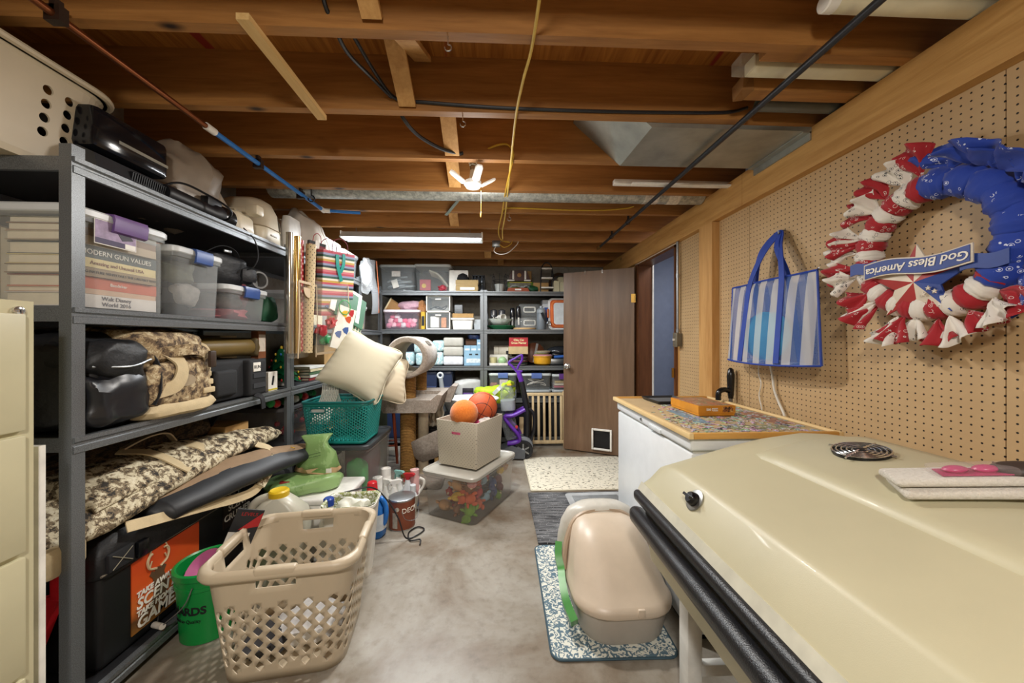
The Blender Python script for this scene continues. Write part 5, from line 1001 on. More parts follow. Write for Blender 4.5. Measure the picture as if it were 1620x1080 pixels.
t = thing('side_table', 'low charcoal bench holding the yellow jacket', 'bench', (-.02, 4.13, 0)); part(t, 'top', G().rbox(-.17, .19, -.16, .16, .5, .56, .012), mat('#3b3e42', .6)); part(t, 'skirt', G().rbox(-.15, .17, -.14, .14, .42, .5, .006), mat('#2b2d30', .7))
for sx in (-.13, .15):
    for sy in (-.12, .12): part(t, 'leg', G().box(sx-.015, sx+.015, sy-.015, sy+.015, 0, .42), mat('#2b2d30', .7), smooth=False)
t = thing('safety_jacket', 'crumpled lime yellow safety jacket on the charcoal bench', 'jacket', (-.01, 4.08, .56)); M_hi = mat('#b9d62c', .7, 0, .08, 10)
part(t, 'body', G().ell((0, 0, .07), (.21, .15, .09), 36, 22, .35, 4, .7).wob(.03, 8, 3).wob(.012, 22, 6), M_hi, ang=80); part(t, 'sleeve', G().tube(bez([(.02, -.1, .14), (.1, -.12, .18), (.16, -.05, .2), (.18, .05, .17)], 6), .045, 16, flat=(1, .55)).wob(.022, 14, 2).wob(.01, 30, 3), M_hi, ang=80); part(t, 'reflective_strip', strap([(-.02, -.16, .1), (.04, -.17, .16), (.1, -.1, .21)], .04, .004, up=(0, -1, .5)), mat('#c9ccc8', .3, .3), 'silver reflective strip')
# purple carpet cleaner
M_pur = mat('#5d2a9c', .35); M_tank = clear('#cfd6da', .3, .12)
t = thing('carpet_cleaner', 'purple upright carpet cleaner standing before the wooden gate', 'vacuum', (.19, 3.87, 0), -6)
for s in (-1, 1):
    w_ = part(t, 'wheel', G().lathe([(.03, -.02), (.095, -.02), (.1, -.012), (.1, .012), (.095, .02), (.07, .02), (.065, .012), (.03, .012)], 32).xf(TR(.1+s*.0, 0, .1) @ RX(90) @ TR(0, 0, .09*s)), M_black); hub = part(w_, 'hub', G().lathe([(.022, -.006), (.022, .022), (.015, .026)], 16).xf(TR(.1, 0, .1) @ RX(90) @ TR(0, 0, .09*s)), M_steel)
    for a in range(6): part(w_, 'spoke', G().box(-.008, .008, .02, .07, .008, .018).xf(TR(.1, 0, .1) @ RX(90) @ TR(0, 0, .09*s) @ RZ(60*a)), M_steel, smooth=False)
part(t, 'floor_head', G().loft([[(x, y, z) for x, z in ((-.2, .02), (.12, .02), (.12, .1), (-.02, .15), (-.18, .08))] for y in (-.13, .13)]), mat('#5b5f64', .4)); part(t, 'brush_cover', G().rbox(-.24, -.1, -.14, .14, .015, .075, .02), clear('#aab0b4', .5)); part(t, 'axle_fairing', G().lathe([(.07, -.085), (.1, -.07), (.1, .07), (.07, .085)], 24).xf(TR(.1, 0, .13) @ RX(90)), mat('#6d7176', .4))
part(t, 'lower_tank', G().tub([(.12, .14, .03, 0), (.14, .16, .04, .04), (.15, .17, .04, .24), (.13, .15, .04, .27)], 6, cap1=True).xf(TR(-.02, 0, .2) @ RY(-12)), M_tank, 'clear lower tank'); part(t, 'upper_tank', G().tub([(.15, .17, .04, 0), (.16, .18, .04, .05), (.14, .16, .04, .2), (.09, .12, .03, .26)], 6, cap1=True).xf(TR(-.06, 0, .5) @ RY(-4)), clear('#c9d0d4', .4, .12), 'clear upper tank'); part(t, 'tank_insert', G().tub([(.145, .165, .04, 0), (.15, .17, .04, .1)], 6, cap1=True).xf(TR(-.06, 0, .505) @ RY(-4)), mat('#9aa0a6', .4))
part(t, 'purple_arch', G().tube(bez([(.12, -.088, .52), (.0, -.1, .46), (-.09, -.09, .44), (-.04, -.1, .36), (.04, -.1, .27), (.06, -.09, .2), (-.02, -.09, .17), (-.06, -.085, .165)], 6), .03, 10, flat=(1, .7)), M_pur, 'purple body arch', ang=70); part(t, 'purple_arch', G().tube(bez([(.12, .088, .52), (.0, .1, .46), (-.09, .09, .44), (-.04, .1, .36), (.04, .1, .27), (.06, .09, .2), (-.02, .09, .17)], 6), .022, 10, flat=(1, .7)), M_pur, ang=70)
part(t, 'spine', G().tube([(.13, 0, .12), (.14, 0, .5), (.08, 0, .8)], [.035, .035, .028], 12), M_black); part(t, 'hose', G().tube(bez([(.17, -.02, .15), (.21, -.02, .3), (.21, -.02, .45), (.16, -.02, .52)], 6), .018, 10), M_black); part(t, 'red_badge', G().rbox(.02, .045, -.125, -.118, .33, .36, .004), mat('#d03a3a', .4)); part(t, 'tank_latch', G().rbox(-.075, -.025, -.03, .03, .755, .775, .008), mat('#d8b41f', .4), 'yellow latch')
part(t, 'handle_stem', G().tube([(.085, 0, .78), (.06, 0, .86), (.05, 0, .9)], [.026, .028, .024], 12), M_pur); part(t, 'handle_loop', G().tube(bez([(.05, 0, .88), (-.02, 0, .96), (-.055, 0, 1.0), (.02, 0, 1.05), (.08, 0, 1.08), (.085, 0, 1.03), (.05, 0, .97), (.035, 0, .93)], 6), .013, 8), M_pur, 'purple loop handle'); part(t, 'black_grip', G().tube([(-.062, 0, .995), (.02, 0, 1.06), (.08, 0, 1.09)], .009, 8), M_black); part(t, 'trigger', G().rbox(.03, .09, -.01, .01, .9, .92, .005), M_pur)
# wooden baby gate
t = thing('wooden_gate', 'pale wooden baby gate leaning against the far shelf', 'gate', (.32, 4.235, 0), rot=(R(-3), 0, 0)); M_pine = wood('pale_pine', '#c9ab7c', '#e2cba0', 'Z', .5, False)
part(t, 'top_rail', G().rbox(0, .62, -.012, .012, .585, .622, .004), M_pine); part(t, 'bottom_rail', G().rbox(0, .62, -.012, .012, .03, .068, .004), M_pine)
for i in range(9): part(t, 'slat', G().rbox(.03+i*.0665, .058+i*.0665, -.008, .008, .069, .584, .003), M_pine)
part(t, 'end_post', G().rbox(.463, .485, -.02, .02, 0, .64, .003), M_pine); part(t, 'foot_rail', G().rbox(-.05, .0, -.012, .012, .03, .34, .004), M_pine)
# ------------------------------------------------------------ second and third left shelves
Z1, Z2, Z3 = 1.822, 1.347, .935
GU = 'clear bins along the far left shelves'
tote('clear bin with a white lid on the top shelf behind the draped cloth', (-1.6, 3.12, Z1), .36, .46, .26, 90, clear('#e2e8ea', .28), '#dfe3e4', None, .9, GU); tote('clear bin with a paper label at the far end of the top shelf', (-1.6, 3.52, Z1), .38, .46, .25, 90, clear('#dfe8ee', .3), '#dfe3e4', None, .9, GU)
one('paper_label', G().box(-.04, .04, -.001, 0, -.035, .035), M_white, 'white paper label on the top shelf clear bin', 'label', (-1.356, 3.43, 1.95), 90, smooth=False)
t = thing('zip_bag', 'clear zip bag of white stuffing hanging by the shop light', 'bag', (-1.33, 3.66, 1.80)); part(t, 'bag', G().ell((.045, 0, .08), (.045, .1, .17), 20, 14, .25, 3, .7).wob(.012, 16, 2), clear('#e9edf0', .45, .15)); part(t, 'stuffing', G().ell((.04, 0, .1), (.035, .085, .13), 18, 12, .3, 5).wob(.012, 22, 3), mat('#b9b9b4', .9))
t = thing('zip_bag', 'long clear zip bag with an orange seal hanging past the shelf edge', 'bag', (-1.30, 3.9, 1.52), rot=(R(8), 0, 0)); part(t, 'bag', G().grid(lambda u, v: (.02+.03*math.sin(PI*u)+.015*math.sin(6*v), -.1+.2*u, .55*v), 8, 16), clear('#dfe4ea', .35, .12), solid=.002); part(t, 'seal', G().tube([(.03, .1, .0), (.04, .095, .25), (.03, .1, .55)], .005, 6), mat('#c96a3a', .5))
tote('clear bin of cream boxes on the middle left shelf', (-1.6, 2.92, Z2), .34, .46, .27, 90, clear('#e2e6e6', .25), '#e2e5e5', None, .9, GU); carton('small kraft box inside the clear bin behind the organiser', (-1.46, 2.95, Z2+.01), .14, .1, .12, 90, mat('#cdb98a', .8)); carton('small white box inside the clear bin behind the organiser', (-1.46, 2.83, Z2+.01), .09, .1, .12, 90, M_white)
tote('clear bin of orange toys on the middle left shelf', (-1.6, 3.78, Z2), .36, .46, .25, 90, clear('#e0dcd8', .25), '#dfe3e4', None, .9, GU)
for i, (hx, nm, x, z) in enumerate((('#d0682c', 'orange', -.08, .07), ('#d88a4a', 'pale orange', .05, .09), ('#c9b28a', 'beige', .1, .05))): one('toy_block', G().rbox(-.05, .05, -.05, .05, -.05, .07, .012).wob(.01, 15, i), mat(hx, .6), f'{nm} toy inside the far clear bin on the middle shelf', 'toy', (-1.45, 3.78+x, Z2+.01+.05+.001), 90+i*17)
carton('narrow printed tissue box on the middle left shelf', (-1.46, 3.33, Z2), .08, .14, .2, 90, mat('#c98a6a', .6, 0, .3, 30), tape=M_white); carton('tall pale box beside the tissue box on the middle left shelf', (-1.5, 3.45, Z2), .12, .16, .24, 90, mat('#d5d0c4', .6))
# pack shelf beyond: ceramic tree, magazines, cartons
t = thing('ceramic_christmas_tree', 'green ceramic Christmas tree with coloured lights on the shelf', 'ornament', (-1.47, 2.56, Z3)); M_cer = mat('#0f4a2c', .12, 0, .1)
part(t, 'base', G().lathe([(.07, 0), (.075, .01), (.05, .025), (.04, .04)], 24), M_white)
for i in range(5):
    r0 = .115-.02*i; z0 = .03+.042*i; rg = []
    for r_, z_ in ((r0*.4, z0), (r0, z0+.004), (r0*.55, z0+.04), (r0*.35, z0+.05)): rg.append([((r_*(1+.14*math.cos(a*8)*(1 if r_ == r0 else .2)))*math.cos(a), (r_*(1+.14*math.cos(a*8)*(1 if r_ == r0 else .2)))*math.sin(a), z_-.01*math.cos(a*8)*(r_ == r0)) for a in [2*PI*j/48 for j in range(48)]])
    tier = part(t, 'bough_tier', G().loft(rg), M_cer, ang=70)
    for j in range(6):
        a = 2*PI*j/6+i*.5; hx = ('#c9302c', '#d9b52c', '#2f6fc4', '#d86aa0', '#e07a2a')[(i+j) % 5]; part(tier, 'bulb', G().ell((r0*1.05*math.cos(a), r0*1.05*math.sin(a), z0+.012), (.006, .006, .009), 8, 6), mat(hx, .3))
part(t, 'star', G().ell((0, 0, .255), (.008, .008, .014), 8, 6), mat('#d9b52c', .3))
for i in range(5): book(['thin red-spined magazine in the shelf stack', 'white magazine second in the shelf stack', 'green-spined magazine in the shelf stack', 'cream magazine in the shelf stack', 'topmost white magazine in the shelf stack'][i], (-1.5, 2.92, Z3+.022*i), .24, .2, .018, mat(['#8f2f2c', '#d9d6cc', '#4f6b4a', '#d3c49c', '#dfdcd3'][i], .5), 90+(i*3 % 5)-2, 'magazines beside the ceramic tree')
carton('closed brown carton on the far pack shelf', (-1.62, 3.3, Z3), .36, .36, .26, 90, M_card); carton('closed white carton on the far pack shelf', (-1.62, 3.85, Z3), .4, .36, .24, 90, mat('#cfc9bd', .8))
# below: Christmas bins and garland
tote('clear bin of Christmas things under the ceramic tree', (-1.61, 2.72, .52), .55, .46, .28, 90, clear('#8f8a88', .2), '#5b5a5c', None, .9); tote('dark lidded bin under the Christmas bin', (-1.61, 2.72, .087), .56, .47, .43, 90, mat('#2d2b30', .5), '#2a2a2e', None, .9)
random.seed(3)
for i in range(12):
    nm, hx = (('red', '#a3161f'), ('dark red', '#6d1218'), ('bright red', '#c92a2c'))[i % 3]; p_ = (-1.43-.05*(i % 3), 2.55+.032*i, .535+.05*(i % 4))
    t = thing('bauble', f'shiny {nm} bauble inside the Christmas bin', 'bauble', p_, group='baubles in the Christmas bin'); part(t, 'ball', G().ell((0, 0, .02), (.019, .019, .019), 12, 8), mat(hx, .15, .3)); part(t, 'cap', G().cyl((0, 0, .038), (0, 0, .045), .005, 8), M_brass)
t = thing('pompom_garland', 'red, green and white pompom garland on the Christmas bin', 'garland', (-1.42, 2.62, .805)); part(t, 'string', G().tube([(0, -.26, .03), (.01, 0, .03), (0, .3, .03)], .002, 5), M_wc)
for i in range(14): part(t, 'pompom', G().ell((.015*math.sin(i*2.3), -.26+.042*i, .03+.008*math.cos(i*1.7)), (.026, .026, .026), 12, 8, .15, i), fuzzy('pompom_'+str(i % 4), ['#0f7a34', '#b01c22', '#e0ddd2', '#0c4f26'][i % 4], ['#1f9a4a', '#d03238', '#f0eee6', '#166b36'][i % 4], .95, 120))
one('tinsel', G().ell((0, 0, .05), (.12, .2, .06), 26, 14, .4, 4).wob(.02, 30, 3), mat('#5c1f22', .4, 0, .5, 60), 'dark red tinsel bundle behind the garland', 'tinsel', (-1.62, 2.9, .805))
carton('brown carton on the floor level of the middle left shelf', (-1.6, 3.3, .087), .45, .4, .4, 90, M_card); tote('grey bin at floor level of the corner shelf', (-1.6, 3.9, .087), .5, .42, .38, 90, mat('#4a4d52', .5), '#3c3f44')

# ------------------------------------------------------------ far shelves facing the viewer
A1, A2, A3, A4, A5 = 1.817, 1.367, .937, .552, .092
YS = 4.31
GT = 'clear bins on the far top shelf'
# top left
tote('clear bin of grey tubing at the left of the far top shelf', (-1.165, YS+.2, A1), .42, .36, .315, 0, clear('#c9d2d6', .28), '#cfd8da', None, .88, GT); tote('clear bin of hoses and a red book on the far top shelf', (-.755, YS+.2, A1), .43, .36, .325, 0, clear('#d2dadc', .22), '#d5dcdc', None, .86, GT)
for i, (x, z, r, nm) in enumerate(((-1.2, .06, .03, 'large'), (-1.12, .1, .022, 'medium'), (-1.08, .05, .018, 'thin'))): one('coiled_tube', G().tube([(.09*math.cos(a*.4)*(1+.05*a/10), .05*math.sin(a*.4), .004*a) for a in range(30)], r*.5, 8), mat('#aeb6b8', .4), f'{nm} coil of grey tubing inside the clear top bin', 'tube', (x, YS+.14, A1+z-.04))
one('manual_sheet', G().box(-.035, .035, -.002, .002, -.05, .05), M_white, 'white folded paper leaning inside the clear top bin', 'paper', (-1.19, YS+.035, A1+.085), rot=(R(-8), R(-18), 0), smooth=False); one('bin_label', G().box(-.05, .05, -.001, .001, -.032, .032), mat('#d9d5cf', .6, 0, .15, 60), 'printed paper label on the first clear top bin', 'label', (-1.175, YS+.019, A1+.2), smooth=False)
t = thing('red_book', 'red book with a round gold seal inside the clear bin', 'book', (-.84, YS+.06, A1+.01)); part(t, 'cover', G().rbox(-.065, .065, -.015, .015, 0, .13, .002, 1), mat('#b03a42', .5)); part(t, 'seal', G().lathe([(.026, 0), (.026, .002), (.017, .003)], 20).xf(TR(-.015, -.0155, .055) @ RX(90)), mat('#d0b04a', .5), 'round gold seal')
for i in range(5): one('corrugated_hose', G().tube(bez([(-.1, 0, .24-.01*i), (0, .01*i, .2-.01*i), (.09, .01*i, .1-.012*i), (.12, .01*i, .05)], 6), .013, 8), mat('#c9c4b4', .6), ['uppermost', 'second', 'third', 'fourth', 'lowest'][i]+' pale hose bent inside the clear top bin', 'hose', (-.70+.004*i, YS+.08+.02*i, A1+.01), group='pale hoses in the clear bin')
one('red_toy', blob((0, 0, .03), (.05, .04, .035), .4, 3).wob(.008, 30, 1), mat('#b33a48', .5, 0, .4, 30), 'small red and white toy at the bottom of the hose bin', 'toy', (-.64, YS+.06, A1+.01))
carton('plain white carton beside the clear bins on the far top shelf', (-.45, YS+.22, A1), .23, .3, .255, 0, M_white)
M_gold = mat('#b5975a', .5, 0, .06)
for i, (lab, z, h) in enumerate((('lower gold gift box with a white label', 0, .058), ('upper gold gift box under the black cap', .0605, .07))):
    t = thing('gold_box', lab, 'box', (-.345, YS+.09, A1+z)); part(t, 'base', G().box(-.128, .128, -.09, .09, 0, h*.6), M_gold, smooth=False); part(t, 'lid', G().box(-.132, .132, -.094, .094, h*.35, h), M_gold, smooth=False)
    if i == 0: part(t, 'label', G().box(-.08, .09, -.0955, -.094, .012, .045), M_white, smooth=False)
t = thing('baseball_cap', 'black baseball cap on the gold boxes', 'cap', (-.40, YS+.1, A1+.132)); part(t, 'crown', G().lathe([(.075, 0), (.076, .03), (.06, .07), (.03, .09), (.004, .096)], 24), M_tac); part(t, 'brim', G().prism([(-.07, -.03), (.07, -.03), (.06, -.1), (0, -.125), (-.06, -.1)], 0, .006), M_tac)
t = thing('spice_rack', 'black rack of dark glass jars on the far top shelf', 'rack', (-.215, YS+.2, A1)); part(t, 'frame', G().rbox(-.075, .075, -.08, .08, 0, .012, .003).rbox(-.075, .075, -.08, .08, .2, .212, .003).rbox(-.075, -.065, -.08, .08, 0, .21, .003).rbox(.065, .075, -.08, .08, 0, .21, .003), M_black)
for i in range(3):
    for j in range(2): part(t, 'jar', G().lathe([(.018, 0), (.02, .01), (.02, .06), (.014, .07), (.016, .085)], 14, c=(-.042+.042*i, -.055, .014+.095*j)), mat('#4a4f55', .15, .3))
t = thing('wire_basket_stand', 'black curled wire plant stand on the far top shelf', 'stand', (.04, YS+.16, A1)); wr_ = G()
for a in range(8):
    c_, s_ = math.cos(a*PI/4), math.sin(a*PI/4); part(t, 'wire_rib', G().tube(bez([(.075*c_, .075*s_, 0), (.1*c_, .1*s_, .08), (.08*c_, .08*s_, .16), (.1*c_, .1*s_, .22), (.115*c_, .115*s_, .2)], 5), .003, 5), M_black)
for z_, r_ in ((.01, .077), (.15, .082)): part(t, 'wire_ring', G().tube([(r_*math.cos(2*PI*i/24), r_*math.sin(2*PI*i/24), z_) for i in range(24)], .003, 5, True), M_black)
one('white_pot', shell(G(), [(.09, .09, .044, 0), (.12, .12, .059, .1)], .005, 7), mat('#c9cdc9', .4), 'pale enamel pot inside the wire stand', 'pot', (.04, YS+.16, A1+.004)); one('flower_pot', shell(G(), [(.08, .08, .039, 0), (.11, .11, .054, .13)], .005, 7), mat('#777c78', .5), 'grey plastic pot behind the wire stand', 'pot', (.17, YS+.3, A1))
t = thing('terracotta_tray', 'low terracotta tray with a paper tag on the far top shelf', 'tray', (.265, YS+.13, A1)); part(t, 'tray', shell(G(), [(.28, .18, .01, 0), (.24, .15, .01, .05)], .006, 4), mat('#a3543a', .7)); part(t, 'tag', G().box(-.04, .035, -.089, -.085, .018, .036), M_white, smooth=False)
t = thing('board_game', 'green and yellow framed game board on the far top shelf', 'game', (.30, YS+.26, A1+.06)); part(t, 'frame', G().rbox(-.16, .16, -.03, .03, 0, .09, .004), mat('#5f7d2c', .5)); part(t, 'window', G().box(-.13, .13, -.032, -.029, .03, .075), mat('#6e6a5c', .4, 0, .3, 30), smooth=False); part(t, 'yellow_trim', G().box(-.14, .14, -.0325, -.029, .076, .085), mat('#c9b52c', .5), smooth=False); part(t, 'support', G().box(-.15, .15, -.028, .028, -.058, 0), mat('#2f5a3a', .7), smooth=False)
one('garland_bundle', G().ell((0, 0, .05), (.11, .07, .05), 20, 12, .4, 2).wob(.02, 30, 4), mat('#1f5a38', .6, 0, .3, 40), 'green wire garland bundle beside the terracotta tray', 'garland', (.42, YS+.2, A1)); one('light_string', G().tube(bez([(-.12, 0, .06), (-.03, -.02, .09), (.04, 0, .07), (.1, -.02, .085), (.14, 0, .06)], 6), .01, 6).wob(.01, 40, 2), mat('#9aa09a', .4), 'tangled grey light string over the terracotta tray', 'string lights', (.27, YS+.16, A1))
t = thing('model_chalet', 'dark wooden box with two pale bars and a round medallion', 'box', (.285, YS+.24, A1+.155)); M_dk = wood('dark_mahogany', '#2a120c', '#48201a', 'X', .35, False); part(t, 'body', G().loft([[(-.14, y, 0), (.14, y, 0), (.095, y, .13), (-.095, y, .13)] for y in (-.05, .05)]), M_dk, smooth=False); part(t, 'base_bar', G().box(-.15, -.06, -.062, -.045, -.004, .012).box(.06, .14, -.062, -.045, -.004, .012), M_white, smooth=False)
for s in (-1, 1): part(t, 'pale_bar', G().box(s*.075-.011, s*.075+.011, -.056, -.05, .02, .125), M_white, smooth=False)
part(t, 'medallion', G().lathe([(.026, 0), (.026, .004), (.02, .006)], 20).xf(TR(0, -.051, .07) @ RX(90)), mat('#a3753c', .5), 'round medallion')
carton('small brown boxes end beyond the game board', (.555, YS+.28, A1), .19, .2, .13, 0, M_card); carton('tall thin tan box behind the dark wooden box', (.42, YS+.36, A1), .06, .06, .3, 0, M_card)
t = thing('step_stool', 'black framed folding step stool with white treads on the far top shelf', 'step stool', (.62, YS+.14, A1)); part(t, 'loop_frame', G().tube(bez([(-.085, -.06, 0), (-.075, -.03, .2), (-.055, 0, .33), (0, .01, .375), (.055, 0, .33), (.075, -.03, .2), (.085, -.06, 0)], 6), .007, 8), M_black)
for s in (-1, 1): part(t, 'rear_leg', G().tube([(s*.075, .1, 0), (s*.065, .02, .28)], .006, 8), M_black)
for i, z in enumerate((.05, .17, .29)): part(t, 'tread', G().rbox(-.075+.006*i, .075-.006*i, -.06+.02*i, .04+.01*i, z, z+.018, .004), M_white)
t = thing('wicker_ring', 'dark round twig wreath standing behind the cream boxes', 'wreath', (.82, YS+.36, A1)); part(t, 'ring', G().tube([(.13*math.cos(2*PI*i/32), 0, .145+.13*math.sin(2*PI*i/32)) for i in range(32)], .016, 8, True).wob(.008, 40, 2), woven('twig', '#2a1c12', '#5c4026', .01))
for i, (x, h) in enumerate(((.73, .135), (.80, .12), (.80, .2))): carton(['cream box left of the open door on the far top shelf', 'lower cream box near the door on the far top shelf', 'taller cream box behind the others near the door'][i], (x, YS+(.1 if i < 2 else .22), A1), .065, .1, h, 0, mat('#cfc7a4', .6))
# second tier left
tote('lilac-tinted bin of pink toys on the far shelf', (-1.115, YS+.17, A2), .43, .32, .235, 0, clear('#d3c3d3', .22), '#e8dfe6', None, .88)
random.seed(9)
for i in range(14): one('pink_toy', blob((0, 0, 0), (.035, .03, .03), .35, i, 12, 8), mat(['#d98aa0', '#e8b5bf', '#c9506e', '#d9d0d3', '#e0567a'][i % 5], .6), ['rose', 'pale pink', 'deep pink', 'white', 'hot pink'][i % 5]+' toy inside the lilac bin', 'toy', (-1.26+.055*(i % 6)+.01*(i//6), YS+.06+.03*(i//6), A2+.05+.05*(i//6)), group='toys in the lilac bin')
t = thing('wicker_basket', 'tipped wicker basket on the lilac bin', 'basket', (-1.2, YS+.15, A2+.245), rot=(0, R(-62), R(20))); part(t, 'basket', shell(G(), [(.13, .11, .05, -.03), (.17, .14, .06, .12)], .008, 7), woven('wicker', '#7d5a34', '#b98f5a', .014)); part(t, 'rim', G().tube([(x, y, .12) for x, y in rrect(.17, .14, .06, 7)], .009, 7, True), mat('#d3c29c', .7))
one('pink_cloth', blob((0, 0, .05), (.14, .1, .055), .25, 5).wob(.008, 25, 2), mat('#c9a3b0', .9, 0, .15, 60), 'heap of dusty pink cloth spilling from the wicker basket', 'cloth', (-1.04, YS+.15, A2+.236))
t = thing('disc_player', 'white disc player box behind the pink cloth', 'player', (-.93, YS+.32, A2+.30)); part(t, 'body', G().rbox(-.12, .12, -.08, .08, 0, .06, .005), M_white); part(t, 'display', G().box(-.1, -.06, -.082, -.079, .02, .035), M_black, smooth=False); part(t, 'button', G().box(.06, .09, -.082, -.079, .02, .04), M_steel, smooth=False); part(t, 'stand', G().box(-.1, .1, -.07, .07, -.3, 0), mat('#8f8a80', .7), smooth=False)
one('dried_flowers', G().ell((0, 0, .09), (.06, .05, .1), 16, 12, .5, 3).wob(.02, 30, 2), mat('#a8764a', .8, 0, .4, 40), 'dried red and tan flower bunch on the far shelf', 'flowers', (-.90, YS+.13, A2+.16)); carton('low plain box under the dried flowers', (-.905, YS+.2, A2), .07, .1, .16, 0, M_card)
carton('narrow yellow and black box beside the lilac bin', (-.862, YS+.05, A2), .045, .06, .205, 0, mat('#c9a52c', .6), tape=M_black)
t = thing('drawer_organizer', 'white two-drawer organiser with clear fronts', 'organizer', (-.685, YS+.17, A2)); part(t, 'frame', G().box(-.14, .14, -.15, .15, 0, .012).box(-.14, .14, -.15, .15, .2, .218).box(-.14, .14, -.15, .15, .39, .405).box(-.14, -.128, -.15, .15, .012, .39).box(.128, .14, -.15, .15, .012, .39).box(-.128, .128, .14, .15, .012, .39), M_white, smooth=False)
for z0, z1 in ((.016, .196), (.222, .386)):
    d = part(t, 'drawer', shell(G(), [(.25, .28, .01, z0), (.25, .28, .01, z1)], .003, 3), clear('#cdd6da', .25)); part(d, 'pull', G().rbox(-.035, .035, -.152, -.14, z1-.04, z1-.022, .004), M_white)
carton('white medicine box in the lower organiser drawer', (-.73, YS+.09, A2+.02), .1, .08, .13, 0, M_white); carton('orange printed box in the lower organiser drawer', (-.625, YS+.1, A2+.02), .06, .08, .12, 0, mat('#c9814a', .6, 0, .2, 30))
one('cable_bundle', G().tube(bez([(-.1, 0, .02), (-.03, .03, .05), (.03, 0, .03), (.09, .03, .06), (.05, .06, .02), (-.06, .05, .04)], 6), .008, 6), M_black, 'black cable bundle in the upper organiser drawer', 'cable', (-.685, YS+.08, A2+.225))
t = thing('radio', 'grey speaker on top of the brown folder', 'speaker', (-.455, YS+.16, A2+.19)); part(t, 'body', G().rbox(-.05, .05, -.05, .05, 0, .11, .01), mat('#777b7e', .5)); part(t, 'grille', G().rbox(-.045, .045, -.053, -.049, .05, .105, .004), mat('#8f9396', .6)); part(t, 'control_strip', G().box(-.04, .04, -.0535, -.05, .01, .035), mat('#5c6062', .5), smooth=False)
carton('open brown file box on the white dishpan', (-.40, YS+.14, A2+.137), .25, .2, .05, 3, M_card)
t = thing('dishpan', 'white plastic dishpan on the far shelf', 'dishpan', (-.40, YS+.15, A2)); part(t, 'pan', shell(G(), [(.23, .2, .02, 0), (.25, .22, .025, .11), (.285, .25, .03, .115), (.285, .25, .03, .135)], .005, 5), M_white); part(t, 'inner_liner', G().box(-.1, .1, -.09, .09, .09, .1), mat('#cfd2d2', .6), smooth=False)
one('white_tray', shell(G(), [(.1, .2, .01, 0), (.12, .24, .014, .12)], .005, 4), mat('#c5ccd0', .4), 'pale blue plastic tray beside the dishpan', 'tray', (-.215, YS+.2, A2))
# second tier right
for i in range(2):
    t = thing('dark_jar', ['dark glass canister left of the mug', 'dark glass canister right behind the mug'][i], 'jar', (-.03+.1*i, YS+.22, A2)); part(t, 'jar', G().tub([(.085, .085, .02, 0), (.09, .09, .02, .1), (.085, .085, .02, .16)], 5, cap1=True), mat('#25282d', .15)); part(t, 'lid', G().tub([(.09, .09, .02, .16), (.08, .08, .02, .18), (.085, .085, .02, .24), (.05, .05, .01, .25)], 5, cap1=True), mat('#33363c', .2))
for i in range(2):
    t = thing('pepper_mill', ['tall dark tumbler with a ribbed waist', 'tall dark tumbler with a white strip'][i], 'tumbler', (.20+.075*i, YS+.2, A2)); part(t, 'body', G().lathe([(.03, 0), (.033, .02), (.026, .1), (.033, .16), (.03, .25), (.022, .27+.02*i)], 20), mat('#1b1c20', .15)); part(t, 'strip', G().box(-.01, .01, -.034, -.028, .03+.03*i, .15), M_steel if i == 0 else M_white, smooth=False)
t = thing('mug', 'white mug tipped on its side on the far shelf', 'mug', (.06, YS+.12, A2+.145), rot=(R(90), 0, R(35))); part(t, 'cup', shell(G(), [(.07, .07, .034, -.04), (.085, .085, .042, .05)], .004, 8), M_white); part(t, 'handle', G().tube(bez([(-.04, 0, .03), (-.07, 0, .02), (-.07, 0, -.02), (-.038, 0, -.03)], 5), .006, 7), M_white)
t = thing('ruffled_bowl', 'white ruffled glass bowl on the green platter', 'bowl', (.04, YS+.12, A2+.048)); part(t, 'bowl', G().loft([[((r_*(1+.05*math.sin(a*12)*f_))*math.cos(a), (r_*(1+.05*math.sin(a*12)*f_))*math.sin(a)*.75, z_) for a in [2*PI*j/48 for j in range(48)]] for r_, z_, f_ in ((.08, 0, 0), (.13, .05, .5), (.16, .08, 1), (.15, .08, 1), (.12, .05, .5), (.07, .01, 0))]), mat('#c9cfc9', .2), ang=70)
one('green_platter', G().loft([[(a_*math.cos(2*PI*j/36), .65*a_*math.sin(2*PI*j/36), z_) for j in range(36)] for a_, z_ in ((.12, 0), (.17, .035), (.185, .045), (.18, .048), (.11, .01))]), mat('#2a6b45', .25), 'green oval platter on the far shelf', 'platter', (.065, YS+.125, A2))
t = thing('cake_stand', 'glass cake dome on a wooden board', 'cake dome', (.345, YS+.115, A2)); part(t, 'board', G().lathe([(.135, 0), (.14, .006), (.14, .016), (.135, .02)], 36), wood('maple', '#c49a62', '#dcb988', 'X', .5, False)); part(t, 'dome', G().loft([[(r_*(1+.025*math.cos(a*16))*math.cos(a), r_*(1+.025*math.cos(a*16))*math.sin(a), z_) for a in [2*PI*j/64 for j in range(64)]] for r_, z_ in ((.12, .021), (.118, .09), (.1, .125), (.05, .14), (.01, .142))]), clear('#e6ecec', .25, .05), 'ribbed glass dome', ang=80)
for i in range(2):
    t = thing('latch_box', ['lower clear latching food box with a white frame', 'upper clear latching food box with a white frame'][i], 'box', (.415, YS+.29, A2+.165*i)); part(t, 'box', G().rbox(-.13, .13, -.08, .08, 0, .16, .015), clear('#d5dee2', .4)); part(t, 'frame', G().tube([(x, -.084, z+.085) for x, z in rrect(.14, .06, .015, 4)], .009, 6, True), M_white)
